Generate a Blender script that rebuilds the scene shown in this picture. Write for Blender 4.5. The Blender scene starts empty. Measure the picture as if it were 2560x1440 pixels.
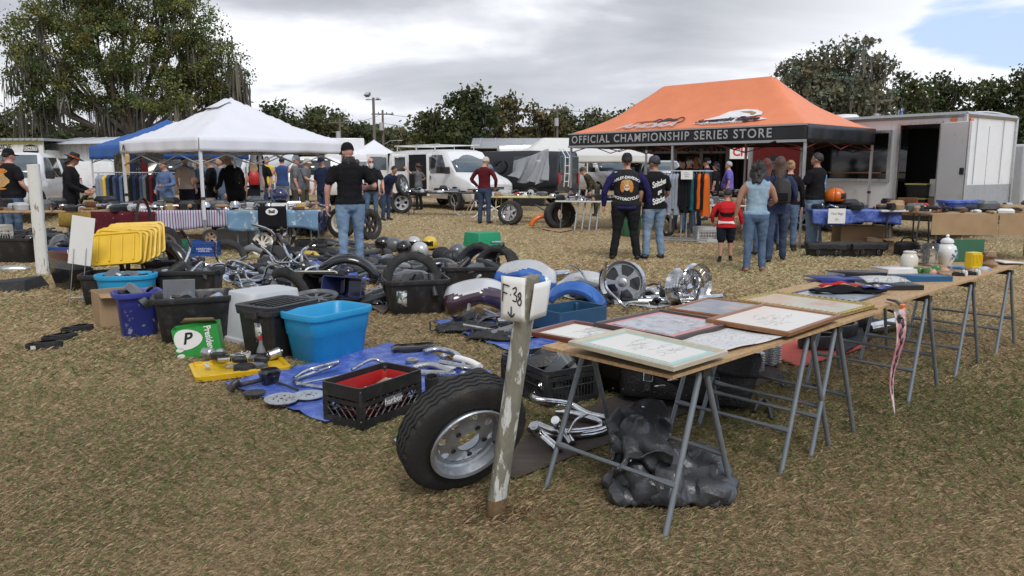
import bpy,bmesh,math,random
import numpy as np
from mathutils import Matrix,Vector,Euler,noise as mnoise
R=math.radians
random.seed(7); RNG=np.random.default_rng(7)
SC=bpy.context.scene
COL=SC.collection
# ---------------------------------------------------------------- camera
FPX,CX,CY,YH,HC=1920.0,1280.0,720.0,420.0,1.46
PITCH=math.atan((CY-YH)/FPX); CP,SP=math.cos(PITCH),math.sin(PITCH)
cam_d=bpy.data.cameras.new('camera'); cam_d.sensor_width=36; cam_d.lens=FPX/2560*36; cam_d.clip_end=2000; cam_d.clip_start=.05
cam=bpy.data.objects.new('camera',cam_d); COL.objects.link(cam)
cam.location=(0,0,HC); cam.rotation_euler=(math.pi/2-PITCH,0,0); SC.camera=cam
# ---------------------------------------------------------------- sky
W=bpy.data.worlds.new('World'); SC.world=W; W.use_nodes=True
SUN_EL,SUN_AZ=R(48),R(163)
def build_world():
 nt=W.node_tree; N=nt.nodes; L=nt.links; N.clear()
 def nd(t,**k):
  n=N.new(t)
  for a,b in k.items():
   if a.startswith('i_'):n.inputs[int(a[2:])].default_value=b
   else:setattr(n,a,b)
  return n
 def ma(op,a,b=None,clamp=False):
  n=N.new('ShaderNodeMath'); n.operation=op; n.use_clamp=clamp
  for i,x in enumerate((a,b)):
   if x is None:continue
   if isinstance(x,(int,float)):n.inputs[i].default_value=x
   else:L.new(x,n.inputs[i])
  return n.outputs[0]
 sky=nd('ShaderNodeTexSky',sky_type='NISHITA',sun_disc=False)
 sky.sun_elevation=SUN_EL; sky.sun_rotation=SUN_AZ; sky.air_density=1.0; sky.dust_density=1.5; sky.ozone_density=1.2
 tc=nd('ShaderNodeTexCoord'); sx=nd('ShaderNodeSeparateXYZ'); L.new(tc.outputs['Generated'],sx.inputs[0])
 X,Y,Z=sx.outputs
 zz=ma('MAXIMUM',Z,0.0)
 den=ma('ADD',zz,0.16)
 u=ma('DIVIDE',X,den); v=ma('DIVIDE',Y,den)
 cv=nd('ShaderNodeCombineXYZ'); L.new(u,cv.inputs[0]); L.new(v,cv.inputs[1])
 def noi(scale,det,rough,off,dist=0.0):
  mp=nd('ShaderNodeMapping'); mp.inputs['Location'].default_value=off; mp.inputs['Scale'].default_value=(scale*.75,scale,scale)
  L.new(cv.outputs[0],mp.inputs[0])
  n=nd('ShaderNodeTexNoise'); n.inputs['Scale'].default_value=1; n.inputs['Detail'].default_value=det; n.inputs['Roughness'].default_value=rough
  n.inputs['Distortion'].default_value=dist
  L.new(mp.outputs[0],n.inputs[0]); return n.outputs[0]
 big=noi(.62,9,.52,SKY_OFF[0],.35)
 mid=noi(1.15,7,.52,SKY_OFF[1],.3)
 open_r=nd('ShaderNodeMapRange'); open_r.inputs[1].default_value=.20; open_r.inputs[2].default_value=.46; L.new(X,open_r.inputs[0])
 lift=nd('ShaderNodeMapRange'); lift.inputs[1].default_value=.07; lift.inputs[2].default_value=.15; L.new(Z,lift.inputs[0])
 thr=ma('ADD',ma('MULTIPLY',ma('MULTIPLY',open_r.outputs[0],lift.outputs[0]),.31),.20)
 cov=nd('ShaderNodeMapRange'); cov.interpolation_type='SMOOTHSTEP'
 L.new(big,cov.inputs[0]); L.new(thr,cov.inputs[1]); L.new(ma('ADD',thr,.06),cov.inputs[2])
 br=nd('ShaderNodeValToRGB'); dk=nd('ShaderNodeMapRange'); dk.inputs[1].default_value=.03; dk.inputs[2].default_value=.19; dk.inputs[3].default_value=-.035; dk.inputs[4].default_value=.055; L.new(Z,dk.inputs[0]); L.new(ma('ADD',ma('ADD',ma('MULTIPLY',mid,.66),ma('MULTIPLY',big,.34)),dk.outputs[0]),br.inputs[0])
 e=br.color_ramp.elements
 e[0].position=.40; e[0].color=(10.2,10.4,10.8,1)
 e[1].position=.62; e[1].color=(3.5,3.7,4.1,1)
 k=e.new(.465); k.color=(7.0,7.2,7.7,1); k=e.new(.525); k.color=(4.8,5.0,5.5,1)
 mixr=nd('ShaderNodeMix',data_type='RGBA'); L.new(ma('MULTIPLY',open_r.outputs[0],.62),mixr.inputs[0])
 L.new(br.outputs[0],mixr.inputs[6]); mixr.inputs[7].default_value=(11,11.2,11.6,1)
 hz=nd('ShaderNodeMapRange'); hz.inputs[1].default_value=.20; hz.inputs[2].default_value=.02; L.new(Z,hz.inputs[0])
 mixh=nd('ShaderNodeMix',data_type='RGBA'); L.new(ma('MULTIPLY',hz.outputs[0],.55),mixh.inputs[0])
 L.new(mixr.outputs[2],mixh.inputs[6]); mixh.inputs[7].default_value=(7.2,7.4,7.9,1)
 veil=nd('ShaderNodeMix',data_type='RGBA'); veil.inputs[0].default_value=.66; L.new(sky.outputs[0],veil.inputs[6]); veil.inputs[7].default_value=(5.6,7.1,9.8,1)
 fin=nd('ShaderNodeMix',data_type='RGBA'); L.new(cov.outputs[0],fin.inputs[0]); L.new(veil.outputs[2],fin.inputs[6]); L.new(mixh.outputs[2],fin.inputs[7])
 bg=nd('ShaderNodeBackground'); bg.inputs[1].default_value=.1; L.new(fin.outputs[2],bg.inputs[0])
 out=nd('ShaderNodeOutputWorld'); L.new(bg.outputs[0],out.inputs[0])
SKY_OFF=[(3.1,1.7,0),(7.3,2.2,0)]
build_world()
sun_d=bpy.data.lights.new('sun','SUN'); sun_d.energy=1.5; sun_d.angle=R(20); sun_d.color=(1,.96,.9)
sun=bpy.data.objects.new('sun',sun_d); COL.objects.link(sun)
_sd=Vector((math.sin(SUN_AZ)*math.cos(SUN_EL),math.cos(SUN_AZ)*math.cos(SUN_EL),math.sin(SUN_EL)))
sun.rotation_euler=_sd.to_track_quat('Z','Y').to_euler()
vs=SC.view_settings; vs.view_transform='Standard'; vs.look='None'; vs.exposure=0.3; vs.gamma=1.0; vs.use_curve_mapping=False
SC.cycles.use_denoising=True; SC.cycles.denoiser='OPENIMAGEDENOISE'; SC.cycles.denoising_input_passes='RGB_ALBEDO_NORMAL'; SC.cycles.denoising_prefilter='NONE'; SC.cycles.max_bounces=6; SC.cycles.transparent_max_bounces=12; SC.cycles.caustics_reflective=False; SC.cycles.caustics_refractive=False
# ---------------------------------------------------------------- pixels to places
def ray(px,py):
 x=(px-CX)/FPX; u=(CY-py)/FPX
 return Vector((x,CP+SP*u,-SP+CP*u))
def G(px,py,z=0.0):
 d=ray(px,py); return Vector((0,0,HC))+d*((z-HC)/d.z)
def DD(px,py,Y):
 d=ray(px,py); return Vector((0,0,HC))+d*(Y/d.y)
def ang(a,b):return math.atan2(b[1]-a[1],b[0]-a[0])
# ---------------------------------------------------------------- materials
MATS={}
def mat(name,col=(.5,.5,.5),rough=.6,metal=0.,var=.12,vs=6.,bump=0.,bs=40.,col2=None,c2=.5,c2w=.05,c2s=12.,c2d=6.,coat=0.,spec=.5,alpha=None,trans=0.,ior=1.45,emit=None,sheen=0.,rv=0.,stretch=None):
 """principled with noise-varied colour, optional second colour in worn patches, fine relief"""
 if name in MATS:return MATS[name]
 m=bpy.data.materials.new(name); m.use_nodes=True; nt=m.node_tree; N,L=nt.nodes,nt.links
 b=N['Principled BSDF']
 b.inputs['Roughness'].default_value=rough; b.inputs['Metallic'].default_value=metal
 b.inputs['Specular IOR Level'].default_value=spec if rough<.8 or spec!=.5 else .16; b.inputs['Coat Weight'].default_value=coat; b.inputs['Coat Roughness'].default_value=.12
 if sheen:b.inputs['Sheen Weight'].default_value=sheen; b.inputs['Sheen Roughness'].default_value=.6
 if trans:b.inputs['Transmission Weight'].default_value=trans; b.inputs['IOR'].default_value=ior
 if alpha is not None:b.inputs['Alpha'].default_value=alpha
 if emit:b.inputs['Emission Color'].default_value=(*emit[:3],1); b.inputs['Emission Strength'].default_value=emit[3]
 tc=N.new('ShaderNodeTexCoord'); co=tc.outputs['Object']
 if stretch:
  mp=N.new('ShaderNodeMapping'); mp.inputs['Scale'].default_value=stretch; L.new(co,mp.inputs[0]); co=mp.outputs[0]
 def noi(s,d=5.,r=.6):
  n=N.new('ShaderNodeTexNoise'); n.inputs['Scale'].default_value=s; n.inputs['Detail'].default_value=d; n.inputs['Roughness'].default_value=r
  L.new(co,n.inputs[0]); return n.outputs[0]
 def mix(f,a,c):
  n=N.new('ShaderNodeMix'); n.data_type='RGBA'
  for i,x in((0,f),(6,a),(7,c)):
   if isinstance(x,(tuple,list)):n.inputs[i].default_value=(*x[:3],1)
   elif isinstance(x,(int,float)):n.inputs[i].default_value=x
   else:L.new(x,n.inputs[i])
  return n.outputs[2]
 n1=noi(vs)
 c=mix(n1,tuple(max(0,q*(1-var*1.6))for q in col),tuple(min(1,q*(1+var*1.6))for q in col))
 if col2:
  n2=noi(c2s,c2d,.65); mr=N.new('ShaderNodeMapRange'); mr.inputs[1].default_value=c2-c2w; mr.inputs[2].default_value=c2+c2w; L.new(n2,mr.inputs[0])
  c=mix(mr.outputs[0],c,col2)
 L.new(c,b.inputs['Base Color'])
 if rv:
  mr=N.new('ShaderNodeMapRange'); mr.inputs[1].default_value=.3; mr.inputs[2].default_value=.7
  mr.inputs[3].default_value=max(.02,rough-rv); mr.inputs[4].default_value=min(1,rough+rv); L.new(noi(vs*2.3),mr.inputs[0]); L.new(mr.outputs[0],b.inputs['Roughness'])
 if bump:
  bp=N.new('ShaderNodeBump'); bp.inputs['Strength'].default_value=bump; bp.inputs['Distance'].default_value=.02; L.new(noi(bs,4),bp.inputs['Height']); L.new(bp.outputs[0],b.inputs['Normal'])
 MATS[name]=m; return m
def P(name):return MATS[name]
def darkplastic(n,c,**k):return mat(n,c,.42,var=.25,vs=5,bump=.12,bs=60,rv=.12,col2=tuple(min(1,x*1.0+.05)for x in c),c2=.62,c2w=.08,c2s=9,**k)
mat('black_plastic',(.018,.018,.020),.42,var=.3,bump=.15,bs=50,col2=(.06,.058,.055),c2=.66,c2w=.1,c2s=7,rv=.14)
mat('black_matte',(.016,.016,.018),.75,var=.3,bump=.3,bs=30,col2=(.05,.05,.052),c2=.66,c2w=.12)
mat('black_gloss',(.008,.008,.01),.16,var=.2,coat=.5,rv=.08,col2=(.04,.04,.045),c2=.72,c2w=.1)
mat('black_leather',(.013,.0125,.013),.38,var=.3,bump=.5,bs=70,rv=.12)
mat('rubber',(.022,.022,.0225),.78,var=.25,vs=9,bump=.2,bs=90,col2=(.07,.063,.052),c2=.66,c2w=.14,c2s=5)
mat('chrome',(.60,.61,.63),.16,1.,var=.12,vs=9,rv=.10,col2=(.20,.18,.16),c2=.62,c2w=.14,c2s=22)
mat('worn_metal',(.42,.42,.43),.38,1.,var=.2,vs=12,bump=.1,rv=.15,col2=(.20,.17,.14),c2=.62,c2w=.1)
mat('aluminium',(.52,.53,.54),.36,.9,var=.16,vs=15,bump=.15,bs=60,rv=.15)
mat('galvanised',(.46,.49,.53),.40,.75,var=.16,vs=14,rv=.12,col2=(.62,.66,.7),c2=.62,c2w=.06,c2s=30)
mat('dark_steel',(.06,.06,.065),.45,.6,var=.3,vs=12,bump=.2,col2=(.16,.09,.05),c2=.66,c2w=.1)
mat('grey_tube',(.20,.225,.25),.42,.35,var=.14,vs=9,rv=.12,col2=(.33,.33,.32),c2=.66,c2w=.08,c2s=20)
mat('white_paint',(.74,.74,.74),.35,var=.05,vs=3,rv=.1)
mat('white_plastic',(.70,.70,.69),.42,var=.07,rv=.1)
mat('paper',(.78,.78,.76),.8,var=.04)
mat('cardboard',(.36,.25,.15),.85,var=.14,vs=5,bump=.1)
mat('osb',(.44,.29,.15),.7,var=.32,vs=26,bump=.25,bs=55,col2=(.34,.19,.08),c2=.58,c2w=.1,c2s=34,stretch=(1,1.6,1))
mat('wood_brown',(.24,.105,.042),.38,var=.28,vs=9,coat=.25,stretch=(1,6,6))
mat('wood_red',(.12,.028,.016),.32,var=.25,vs=9,coat=.35)
mat('wood_dark',(.045,.026,.022),.32,var=.25,vs=9,coat=.35)
mat('wood_pale',(.46,.42,.33),.5,var=.14,vs=9,stretch=(1,5,5))
mat('gold',(.42,.32,.12),.45,.5,var=.3,vs=30,bump=.5,bs=70)
mat('skin',(.50,.27,.19),.5,var=.08,vs=14); mat('skin_tan',(.36,.19,.125),.5,var=.1,vs=14); mat('skin_pink',(.58,.30,.23),.5,var=.1,vs=14)
mat('denim',(.075,.12,.20),.85,var=.3,vs=7,bump=.35,bs=22,col2=(.13,.19,.29),c2=.58,c2w=.16,c2s=4)
mat('denim_light',(.15,.23,.34),.85,var=.25,vs=7,bump=.35,bs=22,col2=(.26,.35,.45),c2=.58,c2w=.16,c2s=4)
mat('denim_dark',(.035,.055,.105),.85,var=.3,vs=7,bump=.35,bs=22,col2=(.07,.1,.17),c2=.58,c2w=.16,c2s=4)
mat('cloth_black',(.011,.011,.013),.88,var=.3,vs=6,bump=.3,bs=16)
mat('tarp_blue',(.055,.10,.40),.40,var=.25,vs=4,bump=.9,bs=13,rv=.14,col2=(.16,.23,.52),c2=.56,c2w=.10,c2s=9)
mat('grass_green',(.06,.09,.02),.8)
mat('glass_dark',(.02,.024,.028),.06,var=.2,spec=.8,coat=.3)
mat('glass_tint',(.06,.085,.10),.05,var=.25,spec=.9,coat=.5)
mat('clear_glass',(.92,.96,.95),.04,trans=.95,var=.02)
mat('clear_film',(.82,.84,.85),.28,var=.06,bump=.7,bs=14,alpha=.42)
mat('orange_light',(.7,.16,.02),.25,var=.1)
mat('red_plastic',(.42,.02,.02),.4,var=.2,bump=.1)
mat('light_grey',(.42,.43,.44),.5,var=.1)
mat('mid_grey',(.16,.165,.175),.5,var=.14)
# ---------------------------------------------------------------- mesh builder
I4=Matrix.Identity(4)
def TR(x=0,y=0,z=0,rx=0,ry=0,rz=0,s=1):
 m=Matrix.Translation((x,y,z))@Euler((rx,ry,rz)).to_matrix().to_4x4()
 if s!=1:m=m@(Matrix.Diagonal((*((s,s,s)if isinstance(s,(int,float))else s),1)))
 return m
def rsp(p,k):
 """resample a polyline as a Catmull-Rom curve, k points per span"""
 p=[Vector(q)for q in p]; o=[]
 for i in range(len(p)-1):
  a=p[max(i-1,0)]; b=p[i]; c=p[i+1]; d=p[min(i+2,len(p)-1)]
  for j in range(k):
   t=j/k
   o.append(.5*((2*b)+(c-a)*t+(2*a-5*b+4*c-d)*t*t+(3*b-a-3*c+d)*t**3))
 o.append(p[-1]); return o
class MB:
 def __init__(s):s.v=[]; s.f=[]; s.mi=[]; s.T=I4; s.k=0
 def add(s,vs,fs,mi=None):
  o=len(s.v); T=s.T
  s.v+=[tuple(T@Vector(q))for q in vs]if T is not I4 else[tuple(q)for q in vs]
  s.f+=[tuple(i+o for i in q)for q in fs]; s.mi+=[s.k if mi is None else mi]*len(fs); return s
 def box(s,c,d,taper=(1,1),T=None,mi=None):
  x,y,z=(q/2 for q in d); a,b=taper
  v=[(-x*a,-y*b,-z),(x*a,-y*b,-z),(x*a,y*b,-z),(-x*a,y*b,-z),(-x,-y,z),(x,-y,z),(x,y,z),(-x,y,z)]
  M=Matrix.Translation(c)@(T or I4)
  return s.add([M@Vector(q)for q in v],[(3,2,1,0),(4,5,6,7),(0,1,5,4),(1,2,6,5),(2,3,7,6),(3,0,4,7)],mi)
 def hexa(s,pts,mi=None):
  return s.add(pts,[(3,2,1,0),(4,5,6,7),(0,1,5,4),(1,2,6,5),(2,3,7,6),(3,0,4,7)],mi)
 def quad(s,a,b,c,d,mi=None):return s.add([a,b,c,d],[(0,1,2,3)],mi)
 def loft(s,rings,closed=True,cap=True,wrap=False,mi=None):
  n=len(rings[0]); v=[q for r in rings for q in r]; f=[]; m=len(rings)
  for i in range(m if wrap else m-1):
   for j in range(n if closed else n-1):
    a=i*n+j; b=i*n+(j+1)%n; i2=(i+1)%m; c=i2*n+(j+1)%n; d=i2*n+j; f.append((a,b,c,d))
  if cap and closed and not wrap:f.append(tuple(range(n-1,-1,-1))); f.append(tuple(range((m-1)*n,m*n)))
  return s.add(v,f,mi)
 def tube(s,pts,r,n=8,closed=False,cap=True,flat=None,k=0,mi=None,up=None):
  pts=[Vector(q)for q in pts]
  if k:
   if not isinstance(r,(int,float)):
    r=[r[min(int(i/k),len(r)-2)]*(1-(i/k-min(int(i/k),len(r)-2)))+r[min(int(i/k)+1,len(r)-1)]*(i/k-min(int(i/k),len(r)-2))for i in range((len(pts)-1)*k+1)]
   pts=rsp(pts,k)
  m=len(pts); rings=[]; ref=None
  for i,p in enumerate(pts):
   a=pts[(i-1)%m]if(closed or i>0)else p; b=pts[(i+1)%m]if(closed or i<m-1)else p
   t=(b-a)
   if t.length<1e-9:t=Vector((0,0,1))
   t.normalize()
   if ref is None:ref=Vector(up)if up else(Vector((0,0,1))if abs(t.z)<.9 else Vector((1,0,0)))
   sd=t.cross(ref)
   if sd.length<1e-6:sd=t.cross(Vector((0,1,0)))
   sd.normalize(); u=sd.cross(t); ref=u
   rr=r if isinstance(r,(int,float))else r[i]
   fl=flat or 1
   rings.append([p+sd*math.cos(2*math.pi*j/n)*rr+u*math.sin(2*math.pi*j/n)*rr*fl for j in range(n)])
  return s.loft(rings,wrap=closed,cap=cap,mi=mi)
 def lathe(s,prof,n=24,a0=0.,a1=2*math.pi,mi=None,cap=False):
  full=abs(a1-a0-2*math.pi)<1e-6; nn=n if full else n+1
  rings=[[(r*math.cos(a0+(a1-a0)*j/n),r*math.sin(a0+(a1-a0)*j/n),z)for j in range(nn)]for r,z in prof]
  return s.loft(rings,closed=full,cap=cap and full,mi=mi)
 def prism(s,poly,z0,z1,mi=None):
  n=len(poly); v=[(x,y,z0)for x,y in poly]+[(x,y,z1)for x,y in poly]
  f=[tuple(range(n-1,-1,-1)),tuple(range(n,2*n))]+[(i,(i+1)%n,n+(i+1)%n,n+i)for i in range(n)]
  return s.add(v,f,mi)
 def grid(s,fn,nu,nv,mi=None):
  v=[fn(i/nu,j/nv)for j in range(nv+1)for i in range(nu+1)]
  return s.add(v,[(j*(nu+1)+i,j*(nu+1)+i+1,(j+1)*(nu+1)+i+1,(j+1)*(nu+1)+i)for j in range(nv)for i in range(nu)],mi)
 def ball(s,c,r,n=12,mi=None):
  r=(r,r,r)if isinstance(r,(int,float))else r; m=max(4,n//2)
  rings=[[(c[0]+r[0]*math.sin(math.pi*max(i,.02)/m if i<m else math.pi*.995)*math.cos(2*math.pi*j/n),c[1]+r[1]*math.sin(math.pi*max(i,.02)/m if i<m else math.pi*.995)*math.sin(2*math.pi*j/n),c[2]-r[2]*math.cos(math.pi*i/m))for j in range(n)]for i in range(m+1)]
  return s.loft(rings,mi=mi)
 def mesh(s,name,mats,smooth=True,ang_=38):
  me=bpy.data.meshes.new(name); me.from_pydata(s.v,[],s.f)
  for m in(mats if isinstance(mats,(list,tuple))else[mats]):me.materials.append(P(m)if isinstance(m,str)else m)
  if any(s.mi):me.polygons.foreach_set('material_index',s.mi)
  if smooth:
   me.polygons.foreach_set('use_smooth',[True]*len(me.polygons)); me.set_sharp_from_angle(angle=R(ang_))
  me.update(); return me
 def build(s,name,mats,parent=None,loc=None,rot=None,smooth=True,bevel=0,solid=0,ang_=38):
  o=bpy.data.objects.new(name,s.mesh(name,mats,smooth,ang_)); COL.objects.link(o)
  if parent:o.parent=parent
  if loc is not None:o.location=loc
  if rot is not None:o.rotation_euler=rot
  if solid:q=o.modifiers.new('solid','SOLIDIFY'); q.thickness=solid; q.offset=0
  if bevel:q=o.modifiers.new('bevel','BEVEL'); q.width=bevel; q.segments=2; q.limit_method='ANGLE'; q.angle_limit=R(40); q.harden_normals=False
  return o
def tag(o,label=None,cat=None,group=None,kind=None):
 if label:o['label']=label
 if cat:o['category']=cat
 if group:o['group']=group
 if kind:o['kind']=kind
 return o
def thing(name,label,cat,loc=(0,0,0),rz=0.,group=None,rot=None,s=1.):
 o=bpy.data.objects.new(name,None); COL.objects.link(o); o.location=loc
 o.rotation_euler=rot if rot is not None else(0,0,rz); o.empty_display_size=.1
 if s!=1:o.scale=(s,s,s)if isinstance(s,(int,float))else s
 return tag(o,label,cat,group)
def copy_tree(o,parent=None):
 c=o.copy(); COL.objects.link(c)
 if parent is not None:c.parent=parent
 for ch in[q for q in o.children]:copy_tree(ch,c)
 return c
def dup(o,label,loc,rz=None,rot=None,s=None):
 c=copy_tree(o); c.location=loc; c['label']=label
 if rz is not None:c.rotation_euler=(0,0,rz)
 if rot is not None:c.rotation_euler=rot
 if s:c.scale=(s,s,s)
 return c
def text_mesh(txt,size,font=None,shear=0.,extrude=.0006,align='CENTER',bold=0.,spacing=1.):
 cu=bpy.data.curves.new('lettering','FONT'); cu.body=txt; cu.size=size; cu.align_x=align; cu.align_y='CENTER'; cu.shear=shear
 cu.extrude=extrude; cu.offset=bold; cu.space_character=spacing; cu.resolution_u=3; cu.space_line=.85
 o=bpy.data.objects.new('t',cu); COL.objects.link(o)
 dg=bpy.context.evaluated_depsgraph_get(); me=bpy.data.meshes.new_from_object(o.evaluated_get(dg))
 bpy.data.objects.remove(o); bpy.data.curves.remove(cu); return me
def lettering(txt,size,m,parent,T,shear=0.,bold=0.,name='lettering',spacing=1.,sx=1.,align='CENTER',warp=None):
 """flat print: letters in local XY, placed by matrix T"""
 me=text_mesh(txt,size,shear=shear,bold=bold,spacing=spacing,align=align)
 M=T@Matrix.Diagonal((sx,1,1,1))
 if warp:
  for q in me.vertices:q.co=warp(q.co)
 else:me.transform(M)
 me.materials.clear(); me.materials.append(P(m)if isinstance(m,str)else m); me.name=name
 o=bpy.data.objects.new(name,me); COL.objects.link(o)
 if parent:o.parent=parent
 return o
def face_T(origin,xdir,updir):
 """matrix whose local X/Y run along xdir/updir on a surface"""
 x=Vector(xdir).normalized(); u=Vector(updir); u=(u-x*u.dot(x)).normalized(); n=x.cross(u)
 M=Matrix((x,u,n)).transposed().to_4x4(); M.translation=Vector(origin); return M
 # ================================================================ ground, trees, buildings, poles
def ground_mat():
 m=bpy.data.materials.new('dry_turf'); m.use_nodes=True; N,L=m.node_tree.nodes,m.node_tree.links; b=N['Principled BSDF']; b.inputs['Roughness'].default_value=.95
 b.inputs['Specular IOR Level'].default_value=.15
 tc=N.new('ShaderNodeTexCoord')
 def noi(s,d=6,r=.6,sc=None):
  n=N.new('ShaderNodeTexNoise'); n.inputs['Scale'].default_value=s; n.inputs['Detail'].default_value=d; n.inputs['Roughness'].default_value=r
  if sc:
   mp=N.new('ShaderNodeMapping'); mp.inputs['Scale'].default_value=sc; L.new(tc.outputs['Object'],mp.inputs[0]); L.new(mp.outputs[0],n.inputs[0])
  else:L.new(tc.outputs['Object'],n.inputs[0])
  return n.outputs[0]
 def rng(x,a,c):
  n=N.new('ShaderNodeMapRange'); n.interpolation_type='SMOOTHSTEP'; n.inputs[1].default_value=a; n.inputs[2].default_value=c; L.new(x,n.inputs[0]); return n.outputs[0]
 def mix(f,a,c):
  n=N.new('ShaderNodeMix'); n.data_type='RGBA'
  for i,x in((0,f),(6,a),(7,c)):
   if isinstance(x,tuple):n.inputs[i].default_value=(*x,1)
   else:L.new(x,n.inputs[i])
  return n.outputs[2]
 def mul(a,c):
  n=N.new('ShaderNodeMath'); n.operation='MULTIPLY'; L.new(a,n.inputs[0])
  if isinstance(c,(int,float)):n.inputs[1].default_value=c
  else:L.new(c,n.inputs[1])
  return n.outputs[0]
 c=mix(rng(noi(55,4),.3,.7),(.22,.155,.086),(.45,.335,.19))
 c=mix(rng(noi(1.1,5),.46,.66),c,(.36,.265,.15))
 c=mix(mul(rng(noi(.42,6,.65),.52,.70),.42),c,(.22,.215,.085))
 c=mix(mul(rng(noi(9,5),.54,.72),.6),c,(.17,.115,.062))
 c=mix(mul(rng(noi(.16,6,.68,(.8,1.2,1)),.56,.70),.5),c,(.46,.40,.32))
 c=mix(mul(rng(noi(130,3),.62,.72),.5),c,(.5,.4,.25))
 L.new(c,b.inputs['Base Color'])
 bp=N.new('ShaderNodeBump'); bp.inputs['Strength'].default_value=.5; bp.inputs['Distance'].default_value=.02; L.new(noi(48,5,.7),bp.inputs['Height']); L.new(bp.outputs[0],b.inputs['Normal'])
 return m
GM=ground_mat()
g=MB(); g.grid(lambda u,v:(-500+1000*u,-120+900*v,0),40,36); o=g.build('ground',GM,smooth=False); tag(o,kind='structure')
EXCL=[]
def vnoise(x,y,seed=0):
 r=np.random.default_rng(seed); o=0
 for k in range(10):
  a,ph,fr=r.uniform(0,6.28),r.uniform(0,6.28),r.uniform(.5,1.6)
  o=o+np.sin((x*np.cos(a)+y*np.sin(a))*fr+ph+1.3*np.sin((x*np.sin(a*2)+y*np.cos(a*1.7))*fr*.6+ph*2))
 return o/10
def leaf_mat(name,rough=.75,tr=.25):
 m=bpy.data.materials.new(name); m.use_nodes=True; N,L=m.node_tree.nodes,m.node_tree.links; b=N['Principled BSDF']; b.inputs['Roughness'].default_value=rough; b.inputs['Specular IOR Level'].default_value=.25
 a=N.new('ShaderNodeVertexColor'); a.layer_name='col'; L.new(a.outputs[0],b.inputs['Base Color'])
 if tr:
  t=N.new('ShaderNodeBsdfTranslucent'); L.new(a.outputs[0],t.inputs[0]); mx=N.new('ShaderNodeMixShader'); mx.inputs[0].default_value=tr
  L.new(b.outputs[0],mx.inputs[1]); L.new(t.outputs[0],mx.inputs[2]); L.new(mx.outputs[0],N['Material Output'].inputs[0])
 return m
LEAF=leaf_mat('leaf'); MOSS=leaf_mat('hanging_moss',.9,.2); BLADE=leaf_mat('turf_blade',.8,.2)
def quads_mesh(name,V,colors,material):
 """V: (n,4,3) corner points, colors: (n,3)"""
 n=len(V); me=bpy.data.meshes.new(name); me.vertices.add(n*4); me.vertices.foreach_set('co',V.reshape(-1).astype(np.float32))
 me.loops.add(n*4); me.loops.foreach_set('vertex_index',np.arange(n*4,dtype=np.int32)); me.polygons.add(n); me.polygons.foreach_set('loop_start',np.arange(0,n*4,4,dtype=np.int32))
 at=me.color_attributes.new('col','FLOAT_COLOR','POINT'); c=np.ones((n,4,4),np.float32); c[:,:,:3]=colors[:,None,:]; at.data.foreach_set('color',c.reshape(-1))
 me.materials.append(material); me.update(); me.validate(); return me
def leaf_quads(P0,size,rng,droop=.0):
 n=len(P0); a=rng.normal(size=(n,3)); a/=np.linalg.norm(a,axis=1)[:,None]; b=rng.normal(size=(n,3)); b-=a*(a*b).sum(1)[:,None]; b/=np.linalg.norm(b,axis=1)[:,None]
 s=size*rng.uniform(.4,1.7,(n,1)); a=a*s*.5; b=b*s*.32
 return np.stack([P0-a,P0+b,P0+a,P0-b],1)
BARK=mat('bark',(.085,.07,.055),.9,var=.35,vs=5,bump=.8,bs=18)
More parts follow.
